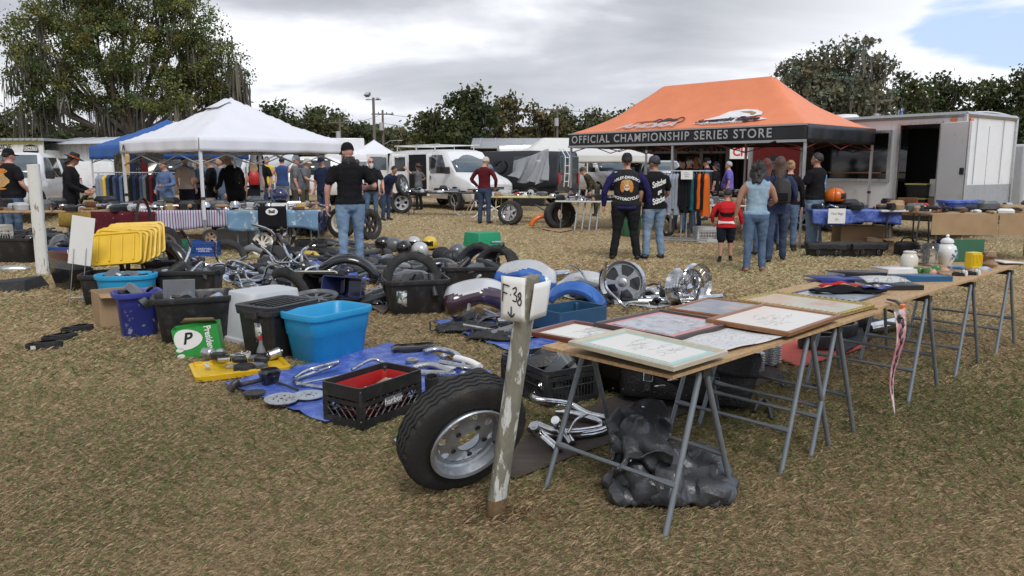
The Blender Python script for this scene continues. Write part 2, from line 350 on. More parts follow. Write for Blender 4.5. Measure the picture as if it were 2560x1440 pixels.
def tree(name,label,base,lobes,leaf,per,clump_r,col,group=None,moss=0,trunk_r=.4,seed=1,leaf_n=46,bare=0,moss_len=1.6,moss_col=(.16,.155,.125)):
 """lobes: list of (x,y,z,rx,ry,rz) relative to base; clumps of leaf faces fill the lobes' outer shells; limbs run from the trunk into each lobe"""
 rng=np.random.default_rng(seed); rr=random.Random(seed)
 root=thing(name,label,'tree',base,group=group)
 mb=MB(); zmin=min(l[2]-l[5]for l in lobes); zc=sum(l[2]for l in lobes)/len(lobes)
 fork=Vector((rr.uniform(-.3,.3),rr.uniform(-.3,.3),max(1.4,zmin*.75)))
 mb.tube([(0,0,-.2),(0.05,0,fork.z*.4),fork],[trunk_r*1.35,trunk_r,trunk_r*.85],9,k=3)
 ends=[]
 for l in lobes:
  c=Vector(l[:3]); mid=fork.lerp(c,.5)+Vector((rr.uniform(-.6,.6),rr.uniform(-.6,.6),-.12*(c-fork).length))
  r0=trunk_r*.42*rr.uniform(.7,1.1); mb.tube([fork-Vector((0,0,.2)),mid,c],[r0,r0*.6,r0*.25],6,k=3)
  for q in range(4+bare):
   d=Vector((rr.uniform(-1,1)*l[3],rr.uniform(-1,1)*l[4],rr.uniform(-.5,1)*l[5]))*.95; s0=mid.lerp(c,rr.uniform(.2,1))
   mb.tube([s0,s0.lerp(c+d,.5)+Vector((0,0,rr.uniform(-.3,.3))),c+d],[r0*.3,r0*.17,r0*.05],5,k=2); ends.append(tuple(c+d))
 mb.build('trunk',BARK,root)
 Pt,Cl=[],[]
 for l in lobes:
  nc=max(3,int(per*(l[3]*l[5]+l[3]*l[4])/2)); d=rng.normal(size=(nc,3)); d/=np.linalg.norm(d,axis=1)[:,None]
  c=np.array(l[:3])+d*np.array(l[3:6])*(rng.uniform(.25,1.,(nc,1))**.45)
  tone=rng.uniform(.55,1.35,(nc,1)); hue=rng.normal(0,.13,(nc,1))
  p=c[:,None,:]+rng.normal(size=(nc,leaf_n,3))*np.array([1,1,.62])*clump_r*rng.uniform(.55,1.15,(nc,1,1)); Pt.append(p.reshape(-1,3))
  cc=np.array(col)[None,:]*tone*np.concatenate([1+hue,np.ones_like(hue),1-hue*.5],1); Cl.append(np.repeat(cc,leaf_n,0)*rng.uniform(.7,1.3,(nc*leaf_n,1)))
 Pt=np.concatenate(Pt); Cl=np.clip(np.concatenate(Cl),.004,.5)
 o=bpy.data.objects.new('crown',quads_mesh('crown',leaf_quads(Pt,leaf,rng),Cl,LEAF)); COL.objects.link(o); o.parent=root
 if moss:
  n=moss; li=rng.integers(0,len(lobes),n); La=np.array(lobes); d=rng.normal(size=(n,3)); d/=np.linalg.norm(d,axis=1)[:,None]; d[:,2]=-np.abs(d[:,2])*.9-.1
  top=La[li,:3]+d*La[li,3:6]*rng.uniform(.3,1.0,(n,1)); V=[]; C=[]
  nb=max(1,n//9); bidx=rng.integers(0,nb,n); top=top[bidx]+rng.normal(size=(n,3))*np.array([.22,.22,.3]); blen=rng.uniform(.35,1.,nb)**1.2
  ln=moss_len*blen[bidx]*rng.uniform(.45,1.1,n); w=rng.uniform(.03,.075,n); az=rng.uniform(0,6.28,n); sd=np.stack([np.cos(az),np.sin(az),np.zeros(n)],1)
  z=np.zeros((n,3)); z[:,2]=-1; jit=rng.normal(size=(n,3))*.08
  a0=top; a1=top+z*ln[:,None]*.5+jit; a2=top+z*ln[:,None]+jit*1.6
  cc=np.array(moss_col)*rng.uniform(.45,1.2,(n,1))
  V=np.concatenate([np.stack([a0-sd*w[:,None]*.6,a0+sd*w[:,None]*.6,a1+sd*w[:,None],a1-sd*w[:,None]],1),np.stack([a1-sd*w[:,None],a1+sd*w[:,None],a2+sd*w[:,None]*.15,a2-sd*w[:,None]*.15],1)])
  o=bpy.data.objects.new('hanging_moss',quads_mesh('hanging_moss',V,np.concatenate([cc,cc]),MOSS)); COL.objects.link(o); o.parent=root; o['kind']='stuff'
 return root
def lobes_px(rows,Y,base,depth=.8,seed=3):
 """crown lobes read off the picture (px centre, px radii) at distance Y"""
 rr=random.Random(seed); k=Y/FPX; out=[]
 for x,y,rx,ry in rows:
  p=DD(x,y,Y); q=rr.uniform(-1,1)*1.6*depth
  out.append((p.x-base[0],q,p.z,rx*k,max(rx,ry)*k*depth,ry*k))
 return out
OB=DD(335,420,56); OB.z=0
rows=[(200,30,120,75),(345,10,130,80),(465,60,85,75),(60,85,62,55),(55,170,55,55),(150,120,105,75),(300,120,130,80),(440,140,105,75),(560,165,66,62),(535,105,50,45),
(90,235,72,42),(215,215,100,55),(370,215,110,60),(490,215,85,52),(588,195,40,42),(320,-70,150,60),(180,-40,70,50),(60,268,40,20),(540,225,45,36),(420,-40,70,50),(280,262,80,28),(430,262,70,26)]
tree('oak_tree','huge spreading live oak hung with grey moss behind the canopies',OB,lobes_px(rows,56,OB),.15,10.5,.38,(.140,.165,.055),moss=2600,trunk_r=.62,seed=5,leaf_n=84,moss_len=2.7)
KINDS_T={'d':(.066,.086,.036),'m':(.098,.112,.045),'p':(.14,.14,.075),'b':(.135,.125,.055),'g':(.17,.17,.115)}
far=[(22,268,46,92,'m','low bushy oak behind the market building'),(105,296,50,96,'d','dark low oak showing under the great oak crown'),(215,305,55,96,'d','round dark oak beyond the long white shed'),
(612,240,34,84,'g','small thin oak rising beside the white canopy peak'),(690,246,58,88,'d','broad dark oak rising behind the white canopy roof'),(775,258,52,90,'m','mossy green oak behind the short utility pole'),
(850,268,50,92,'m','loose crowned oak between the white canopy and light pole'),(905,300,40,92,'d','low dark oak at the foot of the light pole'),(1010,318,40,110,'p','pale hazy oak beyond the second utility pole'),
(1085,268,62,80,'m','mid green oak at the edge of the tall grove'),(1175,212,78,76,'d','tallest dark green oak rising behind the white van'),(1265,226,50,82,'b','brownish green oak beside the tallest dark oak'),
(1345,258,54,84,'b','open crowned oak with rusty leaves behind the dark van'),(1415,262,44,88,'m','thin grey green oak behind the wire pole'),(1490,266,56,88,'m','mossy oak behind the white vendor tent'),(1562,262,46,90,'d','dark oak at the edge of the orange canopy'),
(2062,86,112,52,'g','tall airy bare branched oak over the orange canopy'),(2165,112,78,54,'g','grey twiggy oak behind the white trailer roof'),(2265,165,62,58,'m','mid green oak behind the little flag'),(2345,172,66,60,'d','dark green oak above the trailer door'),
(2440,185,70,60,'m','olive oak beyond the trailer front'),(2545,158,62,58,'d','darkest oak beyond the trailer corner'),(1985,205,50,62,'m','half hidden oak behind the orange canopy slope'),(1650,272,70,94,'d','distant oak screened by the orange canopy')]
for i,(x,yt,hw,Y,kd,lab)in enumerate(far):
 rr=random.Random(40+i); k=Y/FPX; base=DD(x,420,Y); base.z=0; h=DD(x,yt,Y).z; L_=[]
 n=12 if Y>70 else 20
 low=.30 if Y>70 else .2
 for q in range(n):
  t=q/(n-1); zz=h*(low+(1-low)*t)*.9; wd=math.sin(math.pi*min(1,.22+.66*t))
  r_=hw*k*rr.uniform(.34,.5)*(1 if t<.85 else .75)
  L_.append((rr.uniform(-1,1)*hw*k*.85*wd,rr.uniform(-1,1)*hw*k*.6,min(zz,h-r_*.62),r_*1.25,r_*1.2,r_*.72))
 airy=kd=='g'
 tree('oak_tree',lab,base,L_,.36 if Y>70 else .24,(10 if Y>70 else 15)*(.75 if airy else 1),.55 if Y>70 else .42,KINDS_T[kd],'oaks of the far tree line',moss=(420 if airy else 160),trunk_r=.3 if Y>70 else .34,seed=60+i,leaf_n=30 if Y>70 else 34,bare=7 if airy else 1,moss_len=1.9,moss_col=(.17,.165,.14))
def far_wood():
 rng=np.random.default_rng(9); n=48000; x=rng.uniform(-150,150,n); y=rng.uniform(118,150,n); top=7.2+2.2*vnoise(x*.12,y*.05,4)+1.1*vnoise(x*.5,y*.1,6)
 z=top*rng.uniform(.0,1,n)**.7; Pt=np.stack([x,y,z],1); tone=.6+.45*(vnoise(x*.35,z*.9,8)+.6); c=np.array([.075,.088,.045])*np.clip(tone,.35,1.5)[:,None]*rng.uniform(.7,1.3,(n,1))
 o=bpy.data.objects.new('forest',quads_mesh('forest',leaf_quads(Pt,1.3,rng),np.clip(c,.004,.4),LEAF)); COL.objects.link(o); tag(o,'low dark green wood along the far edge of the field','forest',kind='stuff')
far_wood()
# ---------------------------------------------------------------- buildings
mat('wall_cream',(.66,.66,.60),.7,var=.05); mat('stripe_lime',(.48,.50,.16),.6); mat('roof_metal',(.42,.44,.46),.45,.4,var=.15,bump=.1); mat('sign_black',(.015,.016,.018),.6); mat('shed_white',(.50,.53,.57),.5,var=.1)
mat('interior_shade',(.02,.02,.022),.9); mat('timber_dark',(.035,.03,.028),.8); mat('red_sign',(.55,.04,.03),.5); mat('concrete',(.40,.38,.35),.9)  # first entry: near-black that paints in shade inside openings, wheels and sheds
def westside():
 Y=50; a=DD(118,420,Y); a.z=0; root=thing('market_building','low cream market building with a lettered sign wall and lime stripe','building',a,R(-3))
 mb=MB(); mb.box((-6,3,1.3),(12,6,2.6)); mb.build('wall','wall_cream',root)
 mb=MB(); mb.box((-6,-.25,2.62),(12.1,.12,1.05)); s=mb.build('sign_board','white_paint',root)
 mb=MB(); mb.box((-6,-.33,3.05),(12.1,.05,.2)); mb.build('stripe','stripe_lime',s)
 mb=MB(); mb.box((-6,2.9,3.25),(12.6,6.9,.16)); [mb.box((-12.2+q*.4,-.62,3.25),(.2,.06,.12))for q in range(31)]; r_=mb.build('roof','roof_metal',root)
 mb=MB(); mb.box((-6,-.1,1.0),(12,.1,2.0)); mb.build('lower_wall','light_grey',root)
 T=face_T((-3.05,-.33,2.78),(1,0,0),(0,0,1)); lettering('WESTSIDE',.40,'sign_black',s,T,bold=.008,sx=1.15)
 lettering('MARKET',.40,'sign_black',s,face_T((-3.05,-.33,2.38),(1,0,0),(0,0,1)),bold=.008,sx=1.15)
 mb=MB(); mb.T=face_T((-.75,-.33,2.6),(1,0,0),(0,0,1)); mb.prism([(-.52,-.1),(-.45,.26),(0,.34),(.45,.26),(.52,-.1),(.3,-.28),(-.3,-.28)],0,.012); e=mb.build('emblem','sign_black',s)
 mb=MB(); mb.T=face_T((-.75,-.345,2.6),(1,0,0),(0,0,1)); mb.box((0,.08,.01),(.9,.24,.01)); mb.build('emblem_plate','white_paint',e)
 lettering('SCHULTZ',.2,'sign_black',e,face_T((-.75,-.37,2.68),(1,0,0),(0,0,1)),bold=.004)
westside()
def shed(name,label,p0,p1,h,dep,roofm='shed_white',wallm='shed_white',openf=False,rise=.7,posts=6):
 a=Vector(p0); b=Vector(p1); L_=(b-a).length; root=thing(name,label,'building',(a.x,a.y,0),ang(a,b))
 mb=MB(); mb.add([(-.4,-.5,h),(L_+.4,-.5,h),(L_+.4,dep/2,h+rise),(-.4,dep/2,h+rise),(-.4,dep+.5,h),(L_+.4,dep+.5,h)],[(0,1,2,3),(3,2,5,4)])
 for q in range(int(L_/1.2)):mb.box((q*1.2+.3,dep/4-.25,h+rise/2+.03),(.06,dep/2+.4,.04),T=Euler((math.atan2(rise,dep/2+.5),0,0)).to_matrix().to_4x4())
 mb.build('roof',roofm,root,solid=.06)
 if openf:
  for q in range(posts):
   x=L_*q/(posts-1)
   for y in(0,dep*.5,dep):
    mb=MB(); mb.box((x,y,h/2),(.2,.2,h)); mb.build('post','timber_dark',root)
   if q<posts-1:
    w=L_/(posts-1); mb=MB(); mb.box((x+w/2,0,h-.1),(w-.2,.14,.18)); mb.box((x+w/2,0,h-.75),(w-.2,.12,.14))
    for s_ in(-1,1):
     for e_ in range(3):mb.tube([(x+w/2+s_*(w/2-.1-e_*w/6),.02,h-.7),(x+w/2+s_*(w/2-.1-(e_+.8)*w/6),.02,h-.15)],.05,4)
    mb.build('truss','timber_dark',root)
  mb=MB(); mb.box((L_/2,dep+.05,h/2),(L_,.1,h)); mb.build('back_wall','interior_shade',root)
 else:
  mb=MB(); mb.box((L_/2,dep/2,h/2),(L_,dep,h));
  for q in range(int(L_/.5)):mb.box((q*.5+.2,-.02,h/2),(.08,.05,h-.02))
  mb.build('wall',wallm,root)
 return root
shed('storage_shed','long pale metal shed beside the market building',DD(122,420,52),DD(262,420,50),3.0,5,rise=.5)
shed('market_pavilion','long open market pavilion with dark roof trusses',DD(1560,420,48),DD(2085,420,46),3.15,8,roofm='roof_metal',openf=True,rise=1.1,posts=9)
shed('market_pavilion','low grey roofed pavilion behind the parked vans',DD(1190,420,62),DD(1420,420,62),3.0,7,roofm='roof_metal',openf=True,rise=.9,posts=5)
o=thing('chowder_sign','white hanging sign with red capital letters under the pavilion roof','sign',DD(1866,381,44.5)); mb=MB(); mb.box((0,0,0),(1.9,.1,.75)); mb.build('panel','white_paint',o,bevel=.02)
lettering('CHO',.62,'red_sign',o,face_T((-.1,-.06,0),(1,0,0),(0,0,1)),bold=.02)
mb=MB(); mb.tube([(-.7,0,.37),(-.7,0,1.2)],.02,5); mb.tube([(.7,0,.37),(.7,0,1.2)],.02,5); mb.build('hanger','dark_steel',o)
# ---------------------------------------------------------------- poles and wires
POLEM=mat('pole_wood',(.16,.14,.125),.85,var=.2,vs=4,bump=.3)
def pole(name,label,px,ytop,Y,kind):
 b=DD(px,420,Y); h=DD(px,ytop,Y).z; root=thing(name,label,'pole',(b.x,b.y,0))
 mb=MB(); mb.tube([(0,0,0),(0,0,h)],[.15,.10],8); mb.build('shaft',POLEM,root)
 if kind=='light':
  mb=MB(); mb.box((0,0,h-.15),(1.2,.1,.1)); mb.build('crossarm','galvanised',root)
  for x,a in((-.42,-.5),(.35,.35)):
   f=MB(); f.T=TR(x,-.1,h+(.2 if x<0 else-.1),R(38),0,a,.75 if x<0 else .4); f.box((0,0,0),(.62,.5,.34),taper=(.7,.7)); q=f.build('floodlight','mid_grey',root)
   f=MB(); f.T=TR(x,-.1,h+(.2 if x<0 else-.1),R(38),0,a,.75 if x<0 else .4); f.box((0,0,.175),(.54,.42,.012)); f.build('lens','light_grey',q)
  for x in(-.28,.28):f=MB(); f.box((x,-.1,h-3.9),(.3,.2,.26)); f.build('floodlight','dark_steel',root)
 else:
  mb=MB(); mb.box((0,0,h-.4),(2.2,.1,.12)); mb.build('crossarm',POLEM,root)
  for x in(-.95,-.4,.4,.95):f=MB(); f.lathe([(.05,0),(.06,.08),(.03,.16)],7); f.build('insulator','mid_grey',root,loc=(x,0,h-.34))
  f=MB(); f.lathe([(0,0),(.22,0),(.22,.75),(0,.78)],10); f.build('transformer','light_grey',root,loc=(-.1,-.32,h-2.0))
  if kind=='arm':f=MB(); f.tube([(0,0,h-3.4),(.7,0,h-3.0),(1.5,0,h-2.95)],.03,5); f.box((1.65,0,h-2.97),(.4,.16,.1)); f.build('street_lamp_arm','light_grey',root)
 return(b.x,b.y,h)
pole('light_pole','tall wooden light pole topped with floodlights beside the dark oak',938,244,62,'light')
P1=pole('utility_pole','wooden utility pole with crossarm and small lamp arm',960,275,78,'arm')
P2=pole('utility_pole','shorter utility pole with transformer in front of oaks',853,296,76,'x')
P3=pole('utility_pole','slim utility pole rising between two oaks behind the dark van',1392,264,78,'x')
P4=pole('utility_pole','thin pole standing behind the white trailer roof',2178,235,50,'x')
def wire(a,b,dz,lab):
 a=Vector(a); b=Vector(b); mb=MB(); mb.tube([a.lerp(b,t)+Vector((0,0,-dz*4*t*(1-t)))for t in[i/14 for i in range(15)]],.018,4); tag(mb.build('power_line','dark_steel'),lab,'wire')
for k,z in enumerate((-.35,-1.3)):
 wire((P2[0]-60,P2[1],P2[2]+z),(P2[0],P2[1],P2[2]+z),1.,('upper','lower')[k]+' power line running out over the white canopy')
 wire((P1[0],P1[1],P1[2]+z),(P2[0],P2[1],P2[2]+z),.3,('upper','lower')[k]+' power line between the two close utility poles')
 wire((P1[0],P1[1],P1[2]+z),(P3[0],P3[1],P3[2]+z),.8,('upper','lower')[k]+' power line over the vans between far utility poles')
 wire((P3[0],P3[1],P3[2]+z),(P4[0]+4,P4[1],P4[2]+z),.8,('upper','lower')[k]+' power line passing behind the orange canopy')
 wire((P4[0],P4[1],P4[2]-2+z),(P4[0]+40,P4[1]+6,P4[2]-2+z),.6,('upper','lower')[k]+' power line crossing the dark oaks beyond the trailer')
 # ================================================================ people
def remesh(mb,vox,smooth=4):
 me=bpy.data.meshes.new('tmp'); me.from_pydata(mb.v,[],mb.f); o=bpy.data.objects.new('tmp',me); COL.objects.link(o)
 q=o.modifiers.new('r','REMESH'); q.mode='VOXEL'; q.voxel_size=vox
 q=o.modifiers.new('s','SMOOTH'); q.factor=.5; q.iterations=smooth
 dg=bpy.context.evaluated_depsgraph_get(); r=bpy.data.meshes.new_from_object(o.evaluated_get(dg)); bpy.data.objects.remove(o); bpy.data.meshes.remove(me); return r
def ell(cx,cy,cz,rx,ry,n=14,p=2.3,M=None):
 o=[]
 for j in range(n):
  a=2*math.pi*j/n; c,s=math.cos(a),math.sin(a)
  v=Vector((cx+rx*abs(c)**(2/p)*(1 if c>0 else-1),cy+ry*abs(s)**(2/p)*(1 if s>0 else-1),cz)); o.append(M@v if M else v)
 return o
def hand_mb(side,curl=.5):
 """relaxed hand: wrist at origin, fingers along -Z, thumb towards +Y"""
 mb=MB(); mb.loft([ell(0,0,.012,.020,.027,8),ell(0,.002,-.03,.019,.036,8),ell(0,.002,-.07,.017,.041,8),ell(0,.001,-.092,.013,.037,8)])
 for i,(y,ln)in enumerate(((.031,.068),(.011,.078),(-.010,.073),(-.030,.057))):
  p=Vector((0,y,-.085)); pts=[p]; a=.18
  for q in range(3):
   a+=curl*(.45+.2*q); p=p+Vector((-side*math.sin(a),0,-math.cos(a)))*ln*(.42,.33,.25)[q]; pts.append(p)
  mb.tube(pts,[.0095,.009,.0082,.006],6)
 mb.tube([(0,.026,-.018),(-side*.006,.050,-.042),(-side*.018,.060,-.066),(-side*.026,.057,-.088)],[.012,.0115,.0098,.007],6)
 return mb
def person(label,px=None,feet=None,loc=None,H=1.75,rz=0.,shirt='cloth_black',sleeve=None,sleeve_len='short',pants='denim',shorts=False,shoes='shoe_dark',skin='skin',hair=None,hairm='hair_dark',hat=None,hatm='cloth_black',
build=1.,belly=0.,lean=0.,armL=None,armR=None,stride=0.,hem=.86,female=False,vox=.0125,look=(0,0),beard=None,glasses=False,sit=False,legw=1.,knees=None,group=None,band=None,socks=None,jacket=0.,stance=.1,child=False,skirt=False):
 """local frame: feet at origin, facing +Y; all joint points for a 1.75 m figure, then scaled"""
 if loc is None:loc=G(*feet)
 root=thing('person',label,'person',loc,rz,group)
 k=H/1.75; mb=MB(); seg=[]
 hd=1.13 if child else 1.
 HIP=Vector((0,0,.92)); Ml=Matrix.Translation(HIP)@Euler((-lean,0,0)).to_matrix().to_4x4()@Matrix.Translation(-HIP)
 bw=build; sh=(.175 if female else .20)*(.5+.5*bw);
 by=belly
 rings=[(hem,.165*bw+jacket,.125*bw+by*.05+jacket,.01+by*.02),(.95,.162*bw+jacket,.122*bw+by*.09+jacket,.012+by*.04),(1.06,(.140 if female else .155)*bw+jacket,.112*bw+by*.10+jacket,.012+by*.05),
(1.20,.158*bw+jacket,.118*bw+by*.05+jacket,.012+by*.02),(1.32,.178*bw+jacket,.122*bw+jacket,.006),(1.40,sh*.95,.105*bw,-.002),(1.455,sh*.62,.075*bw,-.006),(1.49,.062,.062,.0)]
 mb.loft([ell(0,cy,z,rx,ry,M=Ml)for z,rx,ry,cy in rings])
 fw=stride
 lg=[]
 for s in(-1,1):
  st=stance*.5+.045; y=fw*s
  if sit:hip,kn,an=Vector((s*.095,0,.90)),Vector((s*.14,.40,.88)),Vector((s*.15,.42,.47))
  else:
   hip,kn,an=Vector((s*.092*bw,0,.90)),Vector((s*(.07+st*.45),y*.55+.02,.49)),Vector((s*st*1.35,y-.02,.085))
   if knees and knees[0]==s:kn=kn+Vector((0,.10,.02)); an=Vector((s*st*1.2,-knees[1],.16+knees[1]*.25))
  rr=[.098*bw*legw,.088*bw*legw,.066*legw,.062*legw,.056*legw*(1.06 if not shorts else .8)]
  if shorts:rr=[.10*bw*legw,.10*bw*legw,.075*legw,.052,.040]
  mb.tube([hip+Vector((0,0,.06)),hip.lerp(kn,.35),kn,kn.lerp(an,.4),an],rr,12,k=2)
  if shorts:mb.tube([hip,hip.lerp(kn,.9)],[.108*bw*legw,.102*legw],12)
  seg+=[(hip,hip.lerp(kn,.86),.09,'pants'),(hip.lerp(kn,.92),kn,.06,'shin' if shorts else 'pants'),(kn,an.lerp(kn,.22)if socks else an,.055,'shin' if shorts else 'pants')]
  if socks:seg.append((an.lerp(kn,.2),an,.05,'socks'))
  toe=an+Vector((s*.03,.17,-.045)); heel=an+Vector((0,-.055,-.045)); dn=Vector((0,0,-.0)); kl=knees and knees[0]==s
  if kl:toe=an+Vector((0,.11,-.12)); heel=an+Vector((0,-.05,.0))
  mb.tube([heel,heel.lerp(toe,.25)+Vector((0,0,.02)),heel.lerp(toe,.65),toe],[.036,.046,.047,.032],10,k=2,flat=.85); mb.tube([an,heel.lerp(toe,.3)],[.045,.045],8)
  seg.append((heel,toe,.045,'shoes')); lg.append(an)
 mb.loft([ell(0,0,z,rx,ry)for z,rx,ry in((.80,.12*bw,.09*bw),(.86,.158*bw,.118*bw),(.95,.158*bw,.122*bw),(1.02,.14*bw,.11*bw))])
 seg+=[(Vector((0,0,.84)),Vector((0,0,.98)),.12,'pelvis')]
 if skirt:mb.loft([ell(0,0,z,r_,r_*.85)for z,r_ in((.52,.2),(.8,.175),(.95,.15))]); seg.append((Vector((0,0,.55)),Vector((0,0,.9)),.15,'pants'))
 hands=[]
 for s,spec in((-1,armL),(1,armR)):
  S=Vector((s*sh,0,1.40)); e,w=spec or((s*.07,-.03,-.29),(s*.06,.05,-.53))
  E_,W_=S+Vector(e),S+Vector(w); S,E_,W_=Ml@S,Ml@E_,Ml@W_
  thick=.5+.5*bw
  ar=[.062*thick,.054*thick,.043,.040,.029]if sleeve_len!='long' else[.066*thick,.060*thick,.052,.050,.040]
  mb.tube([S+(Ml.to_3x3()@Vector((-s*.05,0,.0))),S.lerp(E_,.35),E_,E_.lerp(W_,.35),W_],ar,11,k=2)
  if sleeve_len=='short':mb.tube([S+(Ml.to_3x3()@Vector((-s*.02,0,0))),S.lerp(E_,.72)],[.068*thick,.070*thick],11)
  cut={'short':.74,'long':1.01,'none':-.1}[sleeve_len]
  if cut>0:seg.append((S,S.lerp(E_,min(cut,1)),.06,'sleeve'))
  else:seg.append((S+Vector((s*.02,0,0)),E_,.05,'skin'))
  if cut<1:seg.append((S.lerp(E_,max(cut+.03,.1)),E_,.05,'skin')); seg.append((E_,W_,.04,'skin'))
  else:seg.append((E_,W_,.045,'sleeve'))
  hands.append((s,W_,(W_-E_).normalized()))
 seg+=[(Ml@Vector((0,0,1.0)),Ml@Vector((0,0,1.36)),.12,'shirt'),(Ml@Vector((-sh*.7,0,1.39)),Ml@Vector((sh*.7,0,1.39)),.07,'shirt'),(Ml@Vector((0,0,hem+.05)),Ml@Vector((0,0,1.1)),.135,'shirt')]
 Nb=Ml@Vector((0,.005,1.46)); Mh=Matrix.Translation(Ml@Vector((0,.02,1.512)))@Euler((-lean*.55-look[1],0,look[0])).to_matrix().to_4x4()@Matrix.Scale(hd,4)
 hp=lambda x,y,z:Mh@Vector((x,y,z))
 mb.tube([Nb,hp(0,.0,.02),hp(0,.01,.06)],[.060,.056,.055],10)
 T0=mb.T; mb.T=Mh
 mb.ball((0,0,.125),(.076,.094,.098),16); mb.ball((0,.026,.068),(.060,.072,.066),14)
 mb.ball((0,.074,.035),(.030,.026,.024),10); mb.ball((0,.094,.088),(.014,.022,.022),8)
 for s in(-1,1):mb.ball((s*.078,-.005,.095),(.012,.022,.034),8); mb.ball((s*.04,.062,.07),(.025,.022,.026),8)
 mb.T=T0
 seg+=[(hp(0,0,.06),hp(0,.01,.15),.085,'skin'),(Nb,hp(0,0,.03),.055,'skin')]
 me=remesh(mb,vox)
 n=len(me.vertices); co=np.empty(n*3); me.vertices.foreach_get('co',co); co=co.reshape(-1,3); no=np.empty(n*3); me.vertices.foreach_get('normal',no); no=no.reshape(-1,3)
 regs=['skin','shirt','sleeve','pants','shoes','socks']; ridx={'skin':0,'shirt':1,'sleeve':2,'pants':3,'shoes':4,'shin':0,'pelvis':3,'socks':5}
 def classify(Q):
  best=np.full(len(Q),9.); who=np.zeros(len(Q),int)
  for a,b,r,g_ in seg:
   a=np.array(a); b=np.array(b); ab=b-a; t=np.clip(((Q-a)@ab)/(ab@ab),0,1); d=np.linalg.norm(Q-(a+t[:,None]*ab),axis=1)-r; m=d<best; best[m]=d[m]; who[m]=ridx[g_]
  Mi=np.array(Ml.inverted()); lz=Q@Mi[2,:3]+Mi[2,3]; lx=np.abs(Q[:,0])
  tr=((who==1)|(who==3))&(lx<.24*bw+.02); who[tr&(lz>hem)&(Q[:,2]>.7)]=np.where(who[tr&(lz>hem)&(Q[:,2]>.7)]==3,1,who[tr&(lz>hem)&(Q[:,2]>.7)]); who[(who==1)&(lz<hem)]=3
  return who
 w=classify(co)
 rg=random.Random(len(label)); off=Vector((rg.uniform(0,50),rg.uniform(0,50),rg.uniform(0,50)))
 amp=np.array([0,.007,.007,.008,0,0])[w]
 nz=np.array([mnoise.noise(Vector((c[0]*9,c[1]*9,c[2]*15))+off)+.6*mnoise.noise(Vector((c[0]*22+c[2]*8,c[1]*22,c[2]*30-c[0]*10))+off)for c in co]); co=co+no*(amp*nz)[:,None]
 me.vertices.foreach_set('co',co.reshape(-1))
 for m_ in(skin,shirt,sleeve or shirt,pants,shoes,socks or 'paper'):me.materials.append(P(m_))
 nf=len(me.polygons); fc=np.empty(nf*3); me.polygons.foreach_get('center',fc); me.polygons.foreach_set('material_index',classify(fc.reshape(-1,3)).astype(np.int32))
 bm=bmesh.new(); bm.from_mesh(me); bpy.data.meshes.remove(me)
 for s,Wp,d in hands:
  h=hand_mb(s,.5); q=Vector((0,0,-1)).rotation_difference(d).to_matrix().to_4x4(); M=Matrix.Translation(Wp)@q@Matrix.Scale(1.04,4)
  vs_=[bm.verts.new(M@Vector(v))for v in h.v]
  for f in h.f:
   nf_=bm.faces.new([vs_[i]for i in f]); nf_.material_index=0
 for f in bm.faces:f.smooth=True
 me=bpy.data.meshes.new('body'); bm.to_mesh(me); bm.free()
 for m_ in(skin,shirt,sleeve or shirt,pants,shoes,socks or 'paper'):me.materials.append(P(m_))
 me.transform(Matrix.Scale(k,4)); ob=bpy.data.objects.new('body',me); COL.objects.link(ob); ob.parent=root
 MH=Matrix.Scale(k,4)@Mh
 def part(m_,name,material,**kw):m_.v=[tuple(MH@Vector(v))for v in m_.v]; return m_.build(name,material,root,**kw)
 for s in(-1,1):m_=MB(); m_.ball((s*.031,.084,.118),(.012,.008,.007),6); part(m_,'eye','eye_dark')
 m_=MB(); m_.ball((0,.097,.046),(.024,.007,.005),8); part(m_,'mouth','lip')
 if hair:
  m_=MB(); ln={'short':0,'long':.26,'mid':.12,'bun':0,'curly':.2}[hair]; pf=1.13 if hair in('long','mid','curly')else 1.075
  nu,nv=28,14
  def hf(u,v):
   a=math.pi*2*u; fr=(math.sin(a)+1)/2
   lim=2.0-1.25*fr**1.5; sid=abs(math.cos(a))
   vv=min(v/.62,1)if ln else v
   th=lim*vv; r_=pf*(1+.07*mnoise.noise(Vector((math.cos(a)*4,math.sin(a)*4,v*7))+off)+.05*mnoise.noise(Vector((math.cos(a)*14,math.sin(a)*14,v*4))+off)+(.28*mnoise.noise(Vector((math.cos(a)*5,math.sin(a)*5,v*13))+off)+.08 if hair=='curly' else 0))
   p=Vector((.078*r_*math.sin(th)*math.cos(a),-.004+.096*r_*math.sin(th)*math.sin(a),.122+.102*r_*math.cos(th)))
   if ln and v>.62:
    t=(v-.62)/.38; dr=ln*(1-fr**.7)*(1 if fr<.75 else 0); p=p+Vector((.02*math.cos(a)*t*(1.6 if hair=='curly' else 1),-.03*t*(1-fr),-dr*t*(1+.12*math.sin(u*40))))
   return p
  m_.grid(hf,nu,nv); part(m_,'hair',hairm,solid=.006)
  if hair=='bun':m_=MB(); m_.ball((0,-.085,.19),(.05,.045,.045),12); m_.v=[tuple(Vector(v)*(1+.03*mnoise.noise(Vector(v)*60)))for v in m_.v]; part(m_,'hair_bun',hairm)
 if beard:m_=MB(); m_.loft([ell(0,.05,.07,.066,.055,12),ell(0,.06,.03,.06,.052,12),ell(0,.07,-.02,.045,.038,12),ell(0,.075,-.06,.016,.014,12)]); part(m_,'beard',beard)
 if glasses:
  m_=MB()
  for s in(-1,1):m_.box((s*.034,.098,.118),(.05,.012,.034)); m_.tube([(s*.06,.092,.122),(s*.084,.0,.115)],.003,4)
  part(m_,'sunglasses','black_gloss',bevel=.004)
